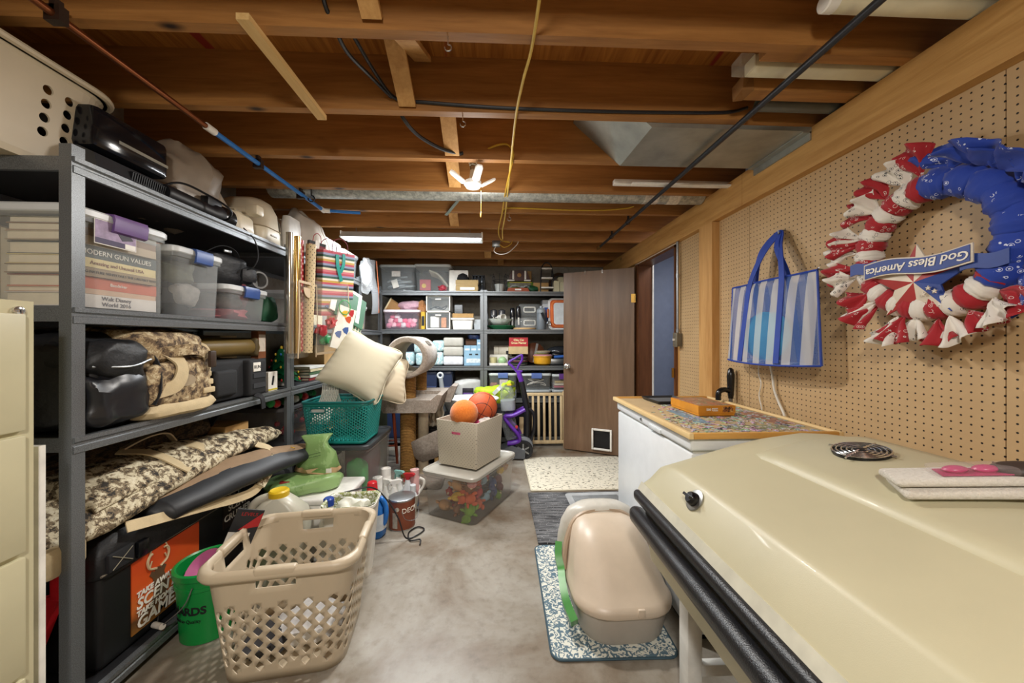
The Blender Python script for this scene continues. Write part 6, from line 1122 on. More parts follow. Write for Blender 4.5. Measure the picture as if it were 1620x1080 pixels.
t = thing('water_bottle', 'grey insulated water bottle with a carry strap', 'bottle', (.545, YS+.08, A2)); part(t, 'body', G().lathe([(.05, 0), (.055, .008), (.055, .19), (.05, .2)], 28), mat('#7b848c', .4)); part(t, 'cap', G().lathe([(.054, .2), (.054, .235), (.035, .255), (.02, .26), (.018, .285)], 24), mat('#9aa3aa', .35)); part(t, 'strap', strap([(.0, -.057, .2), (.03, -.06, .13), (.07, -.055, .08)], .03, .004, up=(0, -1, 0)), M_tac); part(t, 'clip', G().tube([(.085+.02*math.cos(2*PI*i/16), -.06, .07+.025*math.sin(2*PI*i/16)) for i in range(16)], .006, 6, True), M_steel)
carton('white and blue appliance box behind the orange tub', (.66, YS+.3, A2), .17, .2, .37, 0, mat('#d5d8da', .5), tape=mat('#3457a0', .5))
t = thing('collapsible_tub', 'white collapsible tub with orange bands standing on edge', 'tub', (.79, YS+.09, A2+.19), rot=(R(84), 0, 0))
part(t, 'base', G().tub([(.3, .38, .05, -.02), (.32, .39, .06, 0)], 8, cap1=True), mat('#e6e8e8', .4))
for i in range(3): part(t, 'orange_band', G().tub([(.27-.025*i, .345-.025*i, .045, .001+.006*i), (.262-.025*i, .337-.025*i, .045, .011+.006*i)], 8, cap1=True), mat(['#cf5f24', '#e8854a', '#cf5f24'][i], .4))
part(t, 'centre', G().tub([(.2, .275, .035, .018), (.19, .265, .035, .024)], 8, cap1=True), mat('#dfe4e6', .4)); part(t, 'side_grip', G().rbox(-.175, -.15, -.05, .06, -.01, .02, .008), mat('#cf6a30', .4))
# third tier left
M_tis = mat('#8fb6cf', .5, 0, .12, 10); M_wrap = mat('#b9b6ac', .4, 0, .08, 14, .3, 60)
for i, z in enumerate((0, .113, .226)): one('paper_towel_pack', G().rbox(-.118, .118, -.1, .1, 0, .11, .02, 3).wob(.004, 20, i), [mat('#dcdee2', .4), M_wrap, M_wrap][i], ['bottom white-wrapped paper pack in the stack', 'middle grey-wrapped paper pack in the stack', 'top grey-wrapped paper pack in the stack'][i], 'paper pack', (-.51, YS+.14, A3+z), group='stacked paper packs')
def tissue(lab, x, z, w_, h, y=.12, m=M_tis):
    t = thing('tissue_box', lab, 'box', (x, YS+y, A3+z), 0, 'blue tissue boxes'); part(t, 'carton', G().box(-w_/2, w_/2, -.09, .09, 0, h), m, smooth=False); part(t, 'print', G().box(-w_*.38, w_*.38, -.0915, -.09, h*.2, h*.5), mat('#d5e2ea', .5, 0, .25, 40), smooth=False)
    if h > .1:
        for s in (-1, 1): part(t, 'cutout', G().box(s*w_*.16-.018, s*w_*.16+.018, -.092, -.0905, h*.75, h*.85), M_black, smooth=False)
tissue('large pale blue tissue carton at the shelf end', -.268, 0, .225, .165)
for i in range(3): tissue(['left', 'middle', 'right'][i]+' small blue tissue box on the large carton', -.345+.077*i, .166, .074, .072)
tissue('blue tissue box at the top right of the pile', -.195, .24, .07, .07); carton('dark brown open carton on top of the tissue boxes', (-.305, YS+.16, A3+.24), .13, .12, .07, 0, mat('#4f3320', .8)); one('tissue_wrap', blob((0, 0, .03), (.08, .05, .03), .2, 4, pw=.6), mat('#4a62a0', .3, 0, .5, 40), 'blue and white wrapped pack at the very top of the tissue pile', 'pack', (-.27, YS+.16, A3+.312))
for i, (x, z, h) in enumerate(((-.70, 0, .16), (-.69, .165, .13), (-.88, 0, .15), (-.90, .152, .12), (-1.05, 0, .16))): one('diaper_pack', G().rbox(-.075, .075, -.1, .1, 0, h, .03, 3).wob(.008, 16, i), cells('aqua_pack_print_'+str(i), ['#cfe3e4', '#a9cfd4', '#e8eff0', '#5b86b5'][: 4], 14, .3, 0), ['lower aqua wrapped pack beside the paper stack', 'upper aqua wrapped pack beside the paper stack', 'lower aqua pack seen through the cat tunnel', 'upper aqua pack seen through the cat tunnel', 'aqua pack at the left behind the pillow'][i], 'pack', (x, YS+.13, A3+z), group='aqua wrapped packs')
carton('long dark carton at the back of the third far shelf', (-1.1, YS+.36, A3+.0), .4, .2, .3, 0, mat('#3b4450', .7))
# third tier right
t = thing('canister', 'beige metal canister lying behind the planter box', 'canister', (.09, YS+.25, A3+.15), rot=(0, R(90), 0)); part(t, 'drum', G().lathe([(.08, -.12), (.085, -.115), (.085, .1), (.08, .105)], 28), mat('#bdb6a4', .5)); part(t, 'end_rim', G().tube([(.085*math.cos(2*PI*i/28), .085*math.sin(2*PI*i/28), -.06) for i in range(28)], .004, 6, True), mat('#a39c8a', .5)); part(t, 'stencil', G().box(-.02, .03, -.0875, -.084, .03, .08), M_black, smooth=False); carton('support box beneath the beige canister', (.09, YS+.3, A3), .2, .12, .062, 0, mat('#8f8a80', .8))
t = thing('planter_box', 'red and tan cat grass planter box on the plates', 'box', (.265, YS+.14, A3+.135)); part(t, 'tan_half', G().box(-.115, .115, -.09, .09, 0, .09), mat('#c9b184', .6), smooth=False); part(t, 'red_half', G().box(-.11, .115, -.09, .09, .09, .2), mat('#b82c34', .5), smooth=False); letters(t, 'Chia Cat\nGrass Planter', .034, mat('#efe0a8', .5), (.005, -.0912, .15), 'y-', depth=.0005, bold=.001)
t = thing('pot_tray', 'white tray holding two small pots on the far shelf', 'tray', (.03, YS+.09, A3)); part(t, 'tray', shell(G(), [(.22, .14, .01, 0), (.225, .145, .01, .03)], .004, 4), M_white); part(t, 'back_panel', G().box(-.11, .11, .06, .066, .03, .125), M_white, smooth=False)
one('cream_pot', shell(G(), [(.07, .07, .034, 0), (.095, .095, .046, .09)], .005, 8), mat('#cfc594', .5), 'small cream pot in the white tray', 'pot', (-.035, YS+.085, A3+.005)); one('green_pot', G().ell((0, 0, .05), (.052, .048, .05), 18, 12, .12, 3), mat('#a9cf9a', .4), 'pale green round pot in the white tray', 'pot', (.075, YS+.08, A3+.005))
for i in range(7): one('plate', G().lathe([(.06, 0), (.11, .009), (.113, .012), (.108, .013), (.06, .004)], 32), mat(['#e0ddd2', '#3f6b52', '#d98a9a', '#d8d5ca', '#4a4a4c', '#e0ddd2', '#6d6a5c'][i], .3), ['bottom white', 'dark green', 'pink', 'ivory', 'charcoal', 'upper white', 'topmost grey'][i]+' plate in the stack under the planter box', 'plate', (.27, YS+.13, A3+.0155*i), group='plates under the planter box')
t = thing('round_board', 'round brown wooden board leaning on the far shelf', 'board', (.48, YS+.27, A3+.14), rot=(R(80), 0, 0)); part(t, 'disc', G().lathe([(.125, -.008), (.13, -.004), (.13, .004), (.125, .008)], 36), wood('walnut', '#5c3420', '#8a5436', 'X', .4, False)); part(t, 'hanging_strap', G().box(.0, .03, -.12, .12, .009, .013, RZ(-12)), M_steel, smooth=False)
t = thing('casserole', 'yellow casserole pot with a pink lid on the far shelf', 'pot', (.565, YS+.1, A3)); part(t, 'pot', G().lathe([(.08, 0), (.105, .02), (.112, .06), (.11, .1)], 32), mat('#d9a025', .35)); part(t, 'rim_band', G().lathe([(.113, .098), (.118, .102), (.118, .11), (.11, .112)], 32), mat('#e0ac3a', .35)); part(t, 'lid', G().lathe([(.118, .112), (.12, .118), (.1, .128), (.03, .132)], 32), mat('#d99aa0', .35), 'pink lid')
for i in range(3): one('saucer', G().lathe([(.05, 0), (.09, .008), (.092, .012), (.05, .004)], 28), mat(['#b9d08a', '#e0ddd2', '#d9cfae'][i], .35), ['lime', 'white', 'cream'][i]+' saucer on the casserole lid', 'plate', (.555+.008*i, YS+.1, A3+.133+.0125*i))
t = thing('roasting_pan', 'black roasting pan with a domed lid near the door', 'pan', (.79, YS+.22, A3+.1)); part(t, 'pan', G().ell((0, 0, .02), (.17, .13, .05), 24, 10, 0, 0, .7), M_blackg); part(t, 'dome', G().ell((0, 0, .06), (.165, .125, .07), 24, 12), mat('#2b2d31', .2)); one('foil_tray', G().rbox(-.12, .12, -.08, .08, 0, .08, .02).wob(.006, 20, 2), M_steel, 'grey foil tray stack under the roasting pan', 'tray', (.76, YS+.12, A3)); one('cling_roll', G().cyl((-.06, 0, .012), (.08, .02, .02), .018, 12), mat('#3f6fc4', .4), 'blue handled roll lying on the foil tray', 'roll', (.76, YS+.06, A3+.085))
# fourth tier
for i in range(2):
    t = thing('blue_tote', ['left navy plastic tote behind the cat tree', 'right navy plastic tote behind the cat tree'][i], 'bin', (-.78+.18*i, YS+.18, A4)); M_nv = mat('#2b3550', .4, 0, .05); part(t, 'body', G().tub([(.15, .28, .02, 0), (.165, .3, .025, .28), (.17, .31, .025, .285)], 5, cap1=True), M_nv); part(t, 'lid', G().tub([(.175, .315, .03, .285), (.175, .315, .03, .31), (.15, .29, .03, .325)], 5, cap1=True), M_nv)
    for z in (.06, .13): part(t, 'rib', G().box(-.07, .07, -.153, -.145, z, z+.008), mat('#46527a', .4), smooth=False)
t = thing('bedding_bag', 'white zip bag of bedding with a purple label', 'bag', (-.33, YS+.16, A4)); part(t, 'bag', G().ell((0, 0, .11), (.17, .13, .115), 28, 18, .12, 3, .55).wob(.01, 16, 3), mat('#c9cac6', .5, 0, .06)); part(t, 'label', G().rbox(-.07, .06, -.142, -.128, .03, .12, .01), mat('#2c2a30', .4)); part(t, 'purple_strip', G().rbox(-.06, .055, -.146, -.135, .035, .065, .006), mat('#6a4a92', .4), 'purple strip')
one('plastic_sack', blob((0, 0, .13), (.13, .1, .13), .25, 7, pw=.65).wob(.014, 14, 4), mat('#d8cfd0', .4, 0, .12, 8), 'white and pink plastic sack left of the cat tree posts', 'bag', (-1.12, YS+.13, A4))
GL = 'clear bins with blue latches on the far right shelf'
tote('clear bin with a blue latch behind the yellow jacket', (.08, YS+.17, A4+.1), .34, .32, .2, 0, clear('#cfd9d6', .25), '#c9d0d0', '#5b74b5', .9, GL); carton('flat grey box under the first blue-latched bin', (.08, YS+.17, A4), .32, .3, .095, 0, mat('#6d7277', .6)); one('bin_sticker', G().box(-.05, .05, -.001, .001, -.03, .03), mat('#d0c3bf', .6, 0, .2, 60), 'printed sticker on the bin behind the yellow jacket', 'sticker', (.09, YS+.014, A4+.19), smooth=False); one('shoe', blob((0, 0, .03), (.05, .04, .035), .2, 2), mat('#a5664f', .7), 'brown shoe at the left of the blue-latched bin', 'shoe', (-.03, YS+.08, A4+.115))
tote('clear bin of tangled wires with a blue latch', (.48, YS+.17, A4+.105), .36, .32, .19, 0, clear('#cfd4d4', .18), '#c9d0d0', '#5b74b5', .9, GL); tote('grey-tinted bin under the bin of wires', (.48, YS+.17, A4-.15+.15), .36, .32, .1, 0, clear('#8d99a5', .4), '#aeb6b8', None, .9)
one('wire_tangle', G().tube(bez([(random.uniform(-.13, .13), random.uniform(-.11, .1), random.uniform(.01, .12)) for _ in range(26)], 6), .006, 6), mat('#2a2a2e', .5), 'tangle of dark wires inside the blue-latched bin', 'wires', (.48, YS+.17, A4+.118)); one('wire_tangle', G().tube(bez([(random.uniform(-.12, .12), random.uniform(-.125, -.08), random.uniform(.02, .11)) for _ in range(12)], 6), .004, 6), M_white, 'loose white wire inside the blue-latched bin', 'wires', (.48, YS+.17, A4+.118))
tote('clear bin of papers partly hidden by the door', (.79, YS+.17, A4+.105), .24, .32, .18, 0, clear('#d5d5d8', .22), '#c9d0d0', '#6a3f8a', .9, GL); tote('grey bin under the bin of papers by the door', (.79, YS+.17, A4), .24, .32, .1, 0, clear('#8d99a5', .4), '#aeb6b8', None, .9)
for i in range(3): book(['red pamphlet', 'cream pamphlet', 'yellow booklet'][i]+' in the bin beside the door', (.79, YS+.13, A4+.118+.028*i), .18, .2, .022, mat(['#b0485a', '#d0c8b0', '#c2a868'][i], .5), i*4-4)
one('rope', G().tube(bez([(-.13, 0, .01), (-.06, -.04, .04), (.02, 0, .05), (.08, -.04, .03), (.12, 0, .01)], 8), .014, 8).tube(bez([(-.1, -.02, .03), (0, -.06, .06), (.1, -.02, .03)], 6), .006, 6), mat('#5c7da3', .6), 'blue and white rope coil on the bin of wires', 'rope', (.47, YS+.15, A4+.3)); one('dark_clothes', blob((0, 0, .03), (.15, .1, .04), .3, 5).wob(.014, 16, 2), mat('#23242e', .9), 'dark folded clothes on the first blue-latched bin', 'clothing', (.08, YS+.17, A4+.302))
# lowest tier
tote('navy bin on the lowest far shelf behind the stool', (-1.13, YS+.2, A5), .4, .36, .36, 0, mat('#2c3a5c', .45), '#9aa6b5', None, .9); tote('charcoal bin on the lowest far shelf behind the hamper', (-.62, YS+.2, A5), .46, .36, .38, 0, mat('#2e3136', .5), '#44484d', None, .9); tote('black bin behind the left of the wooden gate', (.38, YS+.2, A5), .4, .36, .4, 0, mat('#1b1d20', .45), '#2b2e33', None, .9); tote('black bin behind the right of the wooden gate', (.82, YS+.2, A5), .4, .36, .4, 0, mat('#1f2226', .45), '#2b2e33', None, .9)
# ------------------------------------------------------------ tanning bed in the right foreground
t = thing('tanning_bed', 'cream clamshell tanning bed filling the right foreground', 'tanning bed', (0, 0, 0))
M_hood = mat('#c1ba9b', .42, 0, .04, 4, .06, 500, .5, .05)
prof = [(.553, .672), (.566, .70), (.622, .783), (.627, .789), (.634, .794), (.643, .798), (.72, .822), (.82, .855), (.92, .885), (1.0, .905), (1.1, .92), (1.2, .915), (1.3, .89), (1.39, .83), (1.42, .74), (1.42, .672)]
def hood_ring(y, k, dx=0):
    """k 0..1 shrinks the section toward its foot for the rounded end"""
    return [(1.0+(x-1.0)*(1-.06*k)+.0*dx, y, .672+(z-.672)*(1-k)) for x, z in prof]
hr = [hood_ring(y, k) for y, k in ((-.75, .9), (-.74, .5), (-.70, .2), (-.62, .03), (-.5, 0), (0, 0), (.6, 0), (1.1, 0), (1.2, .01), (1.27, .05), (1.33, .14), (1.38, .32), (1.405, .55), (1.415, .9))]
part(t, 'canopy', G().loft(hr), M_hood, 'cream moulded canopy', ang=38, sub=0)
def topz(x):
    for (a, za), (b, zb) in zip(prof, prof[1:]):
        if a <= x <= b: return za+(zb-za)*(x-a)/(b-a)
    return .9
xs = [.845, .86, .885, .91, .95, 1.0, 1.08, 1.16, 1.2, 1.225]
rp = [[(x, y, topz(x)-.004+(.020 if 0 < i < len(xs)-1 else 0)*e) for i, x in enumerate(xs)]+[(x, y, topz(x)-.03) for x in reversed(xs)] for y, e in ((-.6, 0), (-.57, 1), (1.06, 1), (1.13, .9), (1.18, .0))]
part(t, 'raised_panel', G().loft(rp), M_hood, ang=50)
part(t, 'lip_strip', G().loft([[(.551, y, .668), (.5655, y, .695), (.5615, y, .698), (.547, y, .67)] for y in (-.7, 1.385)]), mat('#c9c6b4', .35), 'pale edge strip', smooth=False)
def rail(x, z, r, y0, y1): return G().tube([(x+.012, y1+r*.5, z), (x+.002, y1+r*.1, z), (x, y1-r*.6, z), (x, y0, z)], [r*.25, r*.8, r, r], 20)
M_rub = mat('#17171a', .32, 0, .1, 60, .25, 300)
part(t, 'upper_rail', rail(.548, .648, .022, -.72, 1.385), M_rub, 'black upper bumper'); part(t, 'lower_rail', rail(.535, .582, .033, -.72, 1.37), M_rub, 'black padded lower bumper')
part(t, 'bench', G().loft([[(.557, y, .655), (1.42, y, .655), (1.42, y, .40), (.62, y, .385), (.575, y, .43), (.556, y, .56)] for y in (-.72, 1.33)]+[[(.59, 1.385, .64), (1.4, 1.385, .64), (1.4, 1.385, .46), (.66, 1.385, .45), (.62, 1.385, .48), (.59, 1.385, .58)]]), M_hood, ang=30)
for y in (-.55, 1.22):
    for x in (.665, 1.34): part(t, 'leg', G().rbox(x-.025, x+.025, y-.03, y+.03, 0, .41, .004), mat('#dcdcd6', .4))
    part(t, 'cross_rail', G().rbox(.68, 1.33, y-.015, y+.015, .1, .14, .004), mat('#dcdcd6', .4))
kn = part(t, 'dial_plate', G().lathe([(.033, 0), (.033, .003), (.03, .004)], 28).xf(TR(.603, 1.08, .757) @ RY(-56.5)), metal('#9a9a96', .4), 'steel dial plate')
part(kn, 'timer_knob', G().lathe([(.021, .003), (.02, .012), (.017, .022), (.015, .024)], 24).box(-.004, .004, -.017, .017, .02, .034).xf(TR(.603, 1.08, .757) @ RY(-56.5)), M_blackg, 'black dial knob')
fx, fy = 1.03, .985; fz = topz(1.03)+.0165; FR = RY(-9)
fg = part(t, 'fan_opening', G().lathe([(.064, -.004), (.064, .004)], 32).xf(TR(fx, fy, fz) @ FR), M_blackg)
for r in (.018, .03, .042, .053, .063): part(fg, 'grille_ring', G().tube([(r*math.cos(2*PI*i/28), r*math.sin(2*PI*i/28), .008) for i in range(28)], .0022, 5, True).xf(TR(fx, fy, fz) @ FR), M_chrome)
for a in (20, 110, 200, 290): part(fg, 'grille_arm', G().tube([(.01*math.cos(R(a)), .01*math.sin(R(a)), .01), (.076*math.cos(R(a)), .076*math.sin(R(a)), .006)], .003, 5).xf(TR(fx, fy, fz) @ FR), M_chrome)
part(fg, 'fan_hub', G().lathe([(.018, .0), (.018, .009), (.012, .011)], 16).xf(TR(fx, fy, fz) @ FR), M_black)
zt = topz(.95)+.018
t = thing('towel', 'folded white terry towel lying on the tanning bed', 'towel', (.99, .735, zt+.012), rot=(0, R(-12), R(-33)))
M_ter = fuzzy('white_terry', '#cfc8ba', '#efe9dd', .95, 140, .8)
part(t, 'lower_fold', G().rbox(-.1, .11, -.055, .06, 0, .02, .01, 3).wob(.006, 24, 2), M_ter); part(t, 'upper_fold', G().rbox(-.11, .09, -.045, .055, .018, .036, .009, 3).wob(.006, 24, 5), M_ter)
t = thing('goggle_pack', 'pink goggles in a clear packet on the white towel', 'goggles', (1.0, .725, zt+.054), rot=(0, R(-12), R(-33)))
part(t, 'packet', G().rbox(-.06, .06, -.03, .03, 0, .016, .006), clear('#e8d8d8', .2, .1)); part(t, 'goggles', G().ell((-.022, 0, .008), (.02, .015, .008), 14, 8).ell((.022, 0, .008), (.02, .015, .008), 14, 8), mat('#c2336f', .3), 'pink goggles'); part(t, 'card', G().box(-.05, .05, -.024, .024, .001, .003), mat('#b33a66', .5), smooth=False)
one('sunglasses_case', G().ell((0, 0, .02), (.05, .03, .02), 18, 10), mat('#3f332c', .5), 'dark soft glasses case on the end of the towel', 'case', (1.062, .682, zt+.05), rot=(0, R(-8), R(-50)))
t = thing('cup', 'dark brown mug at the right edge on the tanning bed', 'mug', (1.045, .575, zt+.012))
part(t, 'body', shell(G(), [(.066, .066, .032, 0), (.076, .076, .0375, .01), (.076, .076, .0375, .09)], .004, 7), mat('#3b211a', .3)); part(t, 'handle', G().tube(bez([(.0, .037, .075), (.0, .065, .07), (.0, .067, .03), (.0, .037, .02)], 6), .006, 8), mat('#3b211a', .3))

# ------------------------------------------------------------ chest freezer with puzzle board
t = thing('chest_freezer', 'white chest freezer beneath the jigsaw board', 'freezer', (.80, 1.46, 0)); M_frz = mat('#dfe3e6', .3, 0, .03)
part(t, 'cabinet', G().rbox(0, .62, 0, .90, .03, .775, .008), M_frz); part(t, 'gasket', G().box(.012, .61, .01, .89, .775, .787), mat('#b9b8ae', .6), smooth=False); part(t, 'lid', G().rbox(-.006, .625, -.006, .906, .787, .842, .012, 3), M_frz); part(t, 'handle', G().rbox(-.014, -.004, .26, .40, .79, .81, .004), mat('#cfd4d6', .3)); part(t, 'lock', G().lathe([(.008, 0), (.008, .006)], 14).xf(TR(-.006, .50, .81) @ RY(-90)), M_steel); part(t, 'plinth', G().box(.02, .6, .02, .88, 0, .03), M_black, smooth=False)
bx0, bx1, by0, by1, bz = .775, 1.425, 1.43, 2.39, .843
t = thing('puzzle_board', 'wooden framed jigsaw board lying on the white freezer', 'board', (0, 0, 0)); M_pb = wood('pine_frame', '#c9a468', '#e6cb96', 'Y', .5, False); M_pbx = wood('pine_frame_end', '#b98236', '#d7a558', 'X', .5, False)
part(t, 'panel', G().box(bx0+.01, bx1-.01, by0+.01, by1-.01, bz, bz+.014), mat('#b59c74', .85, 0, .1, 8), smooth=False)
for a in ((bx0, bx0+.02, by0, by1), (bx1-.02, bx1, by0, by1)): part(t, 'frame_side', G().rbox(*a, bz, bz+.024, .003), M_pb)
for a in ((bx0+.02, bx1-.02, by0, by0+.02), (bx0+.02, bx1-.02, by1-.02, by1)): part(t, 'frame_end', G().rbox(*a, bz, bz+.024, .003), M_pbx)
def puzzle_mat():
    m, nt, b = newmat('jigsaw_print'); v = coords(nt); vo = N(nt, 'ShaderNodeTexVoronoi', Scale=46.0); nt.links.new(v, vo.inputs['Vector'])
    hs = N(nt, 'ShaderNodeHueSaturation', Saturation=.5, Value=.8); nt.links.new(vo.outputs['Color'], hs.inputs['Color'])
    mx = N(nt, 'ShaderNodeMix', data_type='RGBA'); mx.inputs['Factor'].default_value = .3; nt.links.new(hs.outputs[0], mx.inputs[6]); mx.inputs[7].default_value = lin('#8f7a5c'); nt.links.new(mx.outputs[2], b.inputs['Base Color']); b.inputs['Roughness'].default_value = .5; return m
random.seed(5); gp = G(); zb = bz+.0145
for i in range(1100):
    u, v = random.random(), random.random(); x = bx0+.05+u*(bx1-bx0-.1); y = by0+.04+v*(by1-by0-.1)
    if u < .25 and v > .35 and random.random() < .9: continue
    if u < .5 and v > .75 and random.random() < .7: continue
    if 1.0 < x < 1.215 and 1.78 < y < 2.08: continue
    a = random.random()*6; s = random.uniform(.009, .013); c_, s_ = math.cos(a)*s, math.sin(a)*s; h = .0018*(1+(i % 2))
    gp.prism([(x+c_, y+s_), (x+.3*(c_-s_)*.9, y+.3*(s_+c_)), (x-s_, y+c_), (x-.5*(c_+s_), y+.5*(c_-s_)), (x-c_, y-s_), (x+s_*.9, y-c_*.9)], zb, zb+h)
q = part(t, 'puzzle_pieces', gp, puzzle_mat(), 'loose jigsaw pieces', smooth=False); q['kind'] = 'stuff'
def patch(x0, x1, y0, y1, hx):
    n_ = 10; m_ = 16; pl = [(x0+(x1-x0)*i/n_, y0+random.uniform(0, .008)) for i in range(n_)]+[(x1+random.uniform(-.008, 0), y0+(y1-y0)*i/m_) for i in range(m_)]+[(x1-(x1-x0)*i/n_, y1-random.uniform(0, .01)) for i in range(n_)]+[(x0+random.uniform(0, .01), y1-(y1-y0)*i/m_) for i in range(m_)]
    part(t, 'assembled_section', G().prism(pl, zb, zb+.002), mat(hx, .5, 0, .45, 45), 'assembled part of the jigsaw', smooth=False)
patch(.93, 1.0, 1.62, 1.96, '#6f8a9a'); patch(1.02, 1.3, 1.52, 1.6, '#8a8a6a'); patch(1.28, 1.38, 1.62, 1.9, '#9a6f5c')
t = thing('puzzle_box', 'orange jigsaw puzzle box on the board', 'box', (1.108, 1.925, bz+.018), 2); M_or = mat('#d08a24', .5)
part(t, 'base', G().box(-.095, .095, -.133, .133, 0, .03), M_or, smooth=False); part(t, 'lid', G().box(-.098, .098, -.136, .136, .012, .05), M_or, smooth=False); part(t, 'lid_picture', G().box(-.09, .09, -.128, .128, .05, .0508), cells('puzzle_cover_print', ['#6a5a44', '#8e7f66', '#a5563c', '#b5a88c', '#4f5d50'], 24, .35, 0), 'printed lid picture', smooth=False); letters(t, '500', .016, wt_, (-.045, -.137, .031), 'y-', depth=.0005, bold=.0008); letters(t, 'JIGSAW\nPUZZLE', .009, wt_, (-.012, -.137, .031), 'y-', depth=.0005, bold=.0005); part(t, 'side_picture', G().box(.03, .085, -.1372, -.1358, .018, .045), cells('puzzle_side_print', ['#3a2a1c', '#a06030', '#d9b060', '#5c3a22'], 60, .4, 0), smooth=False)
t = thing('sorting_tray', 'flat black tray on the jigsaw board behind the box', 'tray', (1.06, 2.235, bz+.017), 4)
part(t, 'tray', shell(G(), [(.2, .2, .008, 0), (.22, .22, .01, .018)], .004, 4), mat('#26282c', .5)); part(t, 'lining', G().box(-.09, .09, -.09, .09, .005, .007), mat('#5c5f62', .7), smooth=False)
t = thing('pump', 'black hand pump standing between freezer and pegboard wall', 'pump', (1.455, 2.2, .0)); part(t, 'rod', G().cyl((0, 0, 0), (0, 0, .92), .011, 12), M_steel); part(t, 'grip', G().lathe([(.014, .88), (.017, .9), (.02, .96), (.022, 1.02), (.016, 1.06), (.006, 1.07)], 18), M_blackg); part(t, 'side_arm', G().tube(bez([(-.005, 0, .925), (-.04, .0, .935), (-.075, .0, .92), (-.08, 0, .87)], 6), .016, 10), M_blackg)

# ------------------------------------------------------------ litter box, mats and rugs
def damask():
    m, nt, b = newmat('teal_damask_mat'); v = coords(nt, (1, 1, 1)); n = tex(nt, v, 38, 2, .5, 2.2)
    nt.links.new(ramp(nt, n, [(.49, '#56707f'), (.51, '#dcdcd0')], 'LINEAR'), b.inputs['Base Color']); b.inputs['Roughness'].default_value = .6; return m
t = thing('litter_mat', 'teal and cream damask mat under the litter box', 'mat', (.475, 1.785, .001), -1); part(t, 'mat', G().tub([(.5, .78, .04, 0), (.5, .78, .04, .006), (.494, .774, .038, .009)], 6, cap1=True), damask()); part(t, 'edge_binding', G().tube([(x, y, .005) for x, y in rrect(.502, .782, .041, 6)], .005, 6, True), mat('#39525f', .7))
t = thing('litter_box', 'hooded beige and grey cat litter box on the damask mat', 'litter box', (.53, 1.672, .012), 2)
M_lg = mat('#b5ada2', .4, 0, .04); M_lh = mat('#c9b9a5', .36, 0, .04)
part(t, 'pan', shell(G(), [(.34, .44, .11, 0), (.36, .46, .12, .015), (.40, .50, .13, .125), (.415, .515, .135, .13), (.415, .515, .135, .14)], .004, 8), M_lg, 'grey pan')
hd_ = [(.42, .52, .135, 0, .128), (.425, .525, .137, 0, .135), (.425, .525, .137, 0, .155), (.405, .50, .135, .006, .168), (.385, .45, .13, .026, .21), (.365, .40, .13, .046, .255), (.34, .34, .125, .066, .30), (.31, .28, .11, .084, .335), (.26, .21, .09, .1, .36), (.18, .14, .06, .11, .374), (.06, .05, .02, .115, .378)]
part(t, 'hood', G().loft([[(x, y+o_, z) for x, y in rrect(w_, d_, r_, 8)] for w_, d_, r_, o_, z in hd_]), M_lh, 'beige hood', ang=70)
part(t, 'hood_rib', G().tube(bez([(-.216, .02, .165), (-.205, .045, .22), (-.185, .075, .28), (-.14, .11, .345), (-.06, .125, .378), (.06, .125, .378), (.14, .11, .345), (.185, .075, .28), (.205, .045, .22)], 6), .014, 8), mat('#a8937c', .4)); part(t, 'catch', G().rbox(.02, .05, -.268, -.255, .135, .17, .006), M_lh)
part(t, 'entrance_hood', G().loft([[(x*1.01, y*.5+.17, z) for x, y in rrect(w_, d_, r_, 8)] for w_, d_, r_, o_, z in ((.43, .27, .12, 0, .15), (.42, .27, .12, 0, .24), (.385, .26, .12, 0, .32), (.32, .24, .11, 0, .375), (.22, .2, .09, 0, .4), (.08, .08, .03, 0, .408))]), mat('#c6c2b8', .36), 'grey-white entrance hood', ang=70)
part(t, 'green_handle', strap([(-.222, .1, .24), (-.232, .06, .2), (-.226, .02, .155), (-.232, -.04, .13), (-.232, -.11, .10), (-.212, -.17, .06)], .06, .032, up=(1, 0, .2)), mat('#4a8f46', .35), 'green latch')
def striped_rug():
    m, nt, b = newmat('charcoal_ribbed_rug'); v = coords(nt, (3, 42, 1)); n = tex(nt, v, 2, 3, .6); sp = tex(nt, coords(nt, (60, 42, 1)), 2, 1)
    c = ramp(nt, n, [(.42, '#2f3033'), (.55, '#77787a')]); k = ramp(nt, sp, [(.68, (0, 0, 0, 1)), (.72, (1, 1, 1, 1))]); nt.links.new(mix2(nt, k, c, '#c9c9c6'), b.inputs['Base Color']); b.inputs['Roughness'].default_value = .9; bump(nt, b, n, .6, .006); return m
one('striped_rug', G().grid(lambda u, v: (.255+.86*u, 2.2+.73*v, .006+.002*math.sin(9*u+7*v)), 20, 16), striped_rug(), 'charcoal ribbed rug before the freezer', 'rug', solid=.008)
def cream_rug():
    m, nt, b = newmat('cream_speckled_rug'); v = coords(nt, (20, 34, 1)); n = tex(nt, v, 1.6, 3, .6, .6)
    nt.links.new(ramp(nt, n, [(.56, '#ddd6c2'), (.62, '#77715f')]), b.inputs['Base Color']); b.inputs['Roughness'].default_value = .9; bump(nt, b, tex(nt, coords(nt), 200, 2), .4, .004); return m
t = thing('cream_rug', 'cream rug with dark flecks in front of the open door', 'rug', (.78, 3.375, 0)); part(t, 'pile', G().rbox(-.49, .49, -.4, .42, .001, .014, .006), cream_rug()); part(t, 'edge_binding', G().tube([(x, y+.01, .007) for x, y in rrect(.985, .825, .012, 3)], .006, 6, True), mat('#cfc7b0', .9))
t = thing('litter_tray', 'grey plastic catch tray with ribbed surface behind the litter box', 'tray', (.77, 2.63, .015), 1); part(t, 'tray', shell(G(), [(.42, .42, .03, 0), (.46, .45, .04, .02)], .012, 6), mat('#aeb2b4', .4))
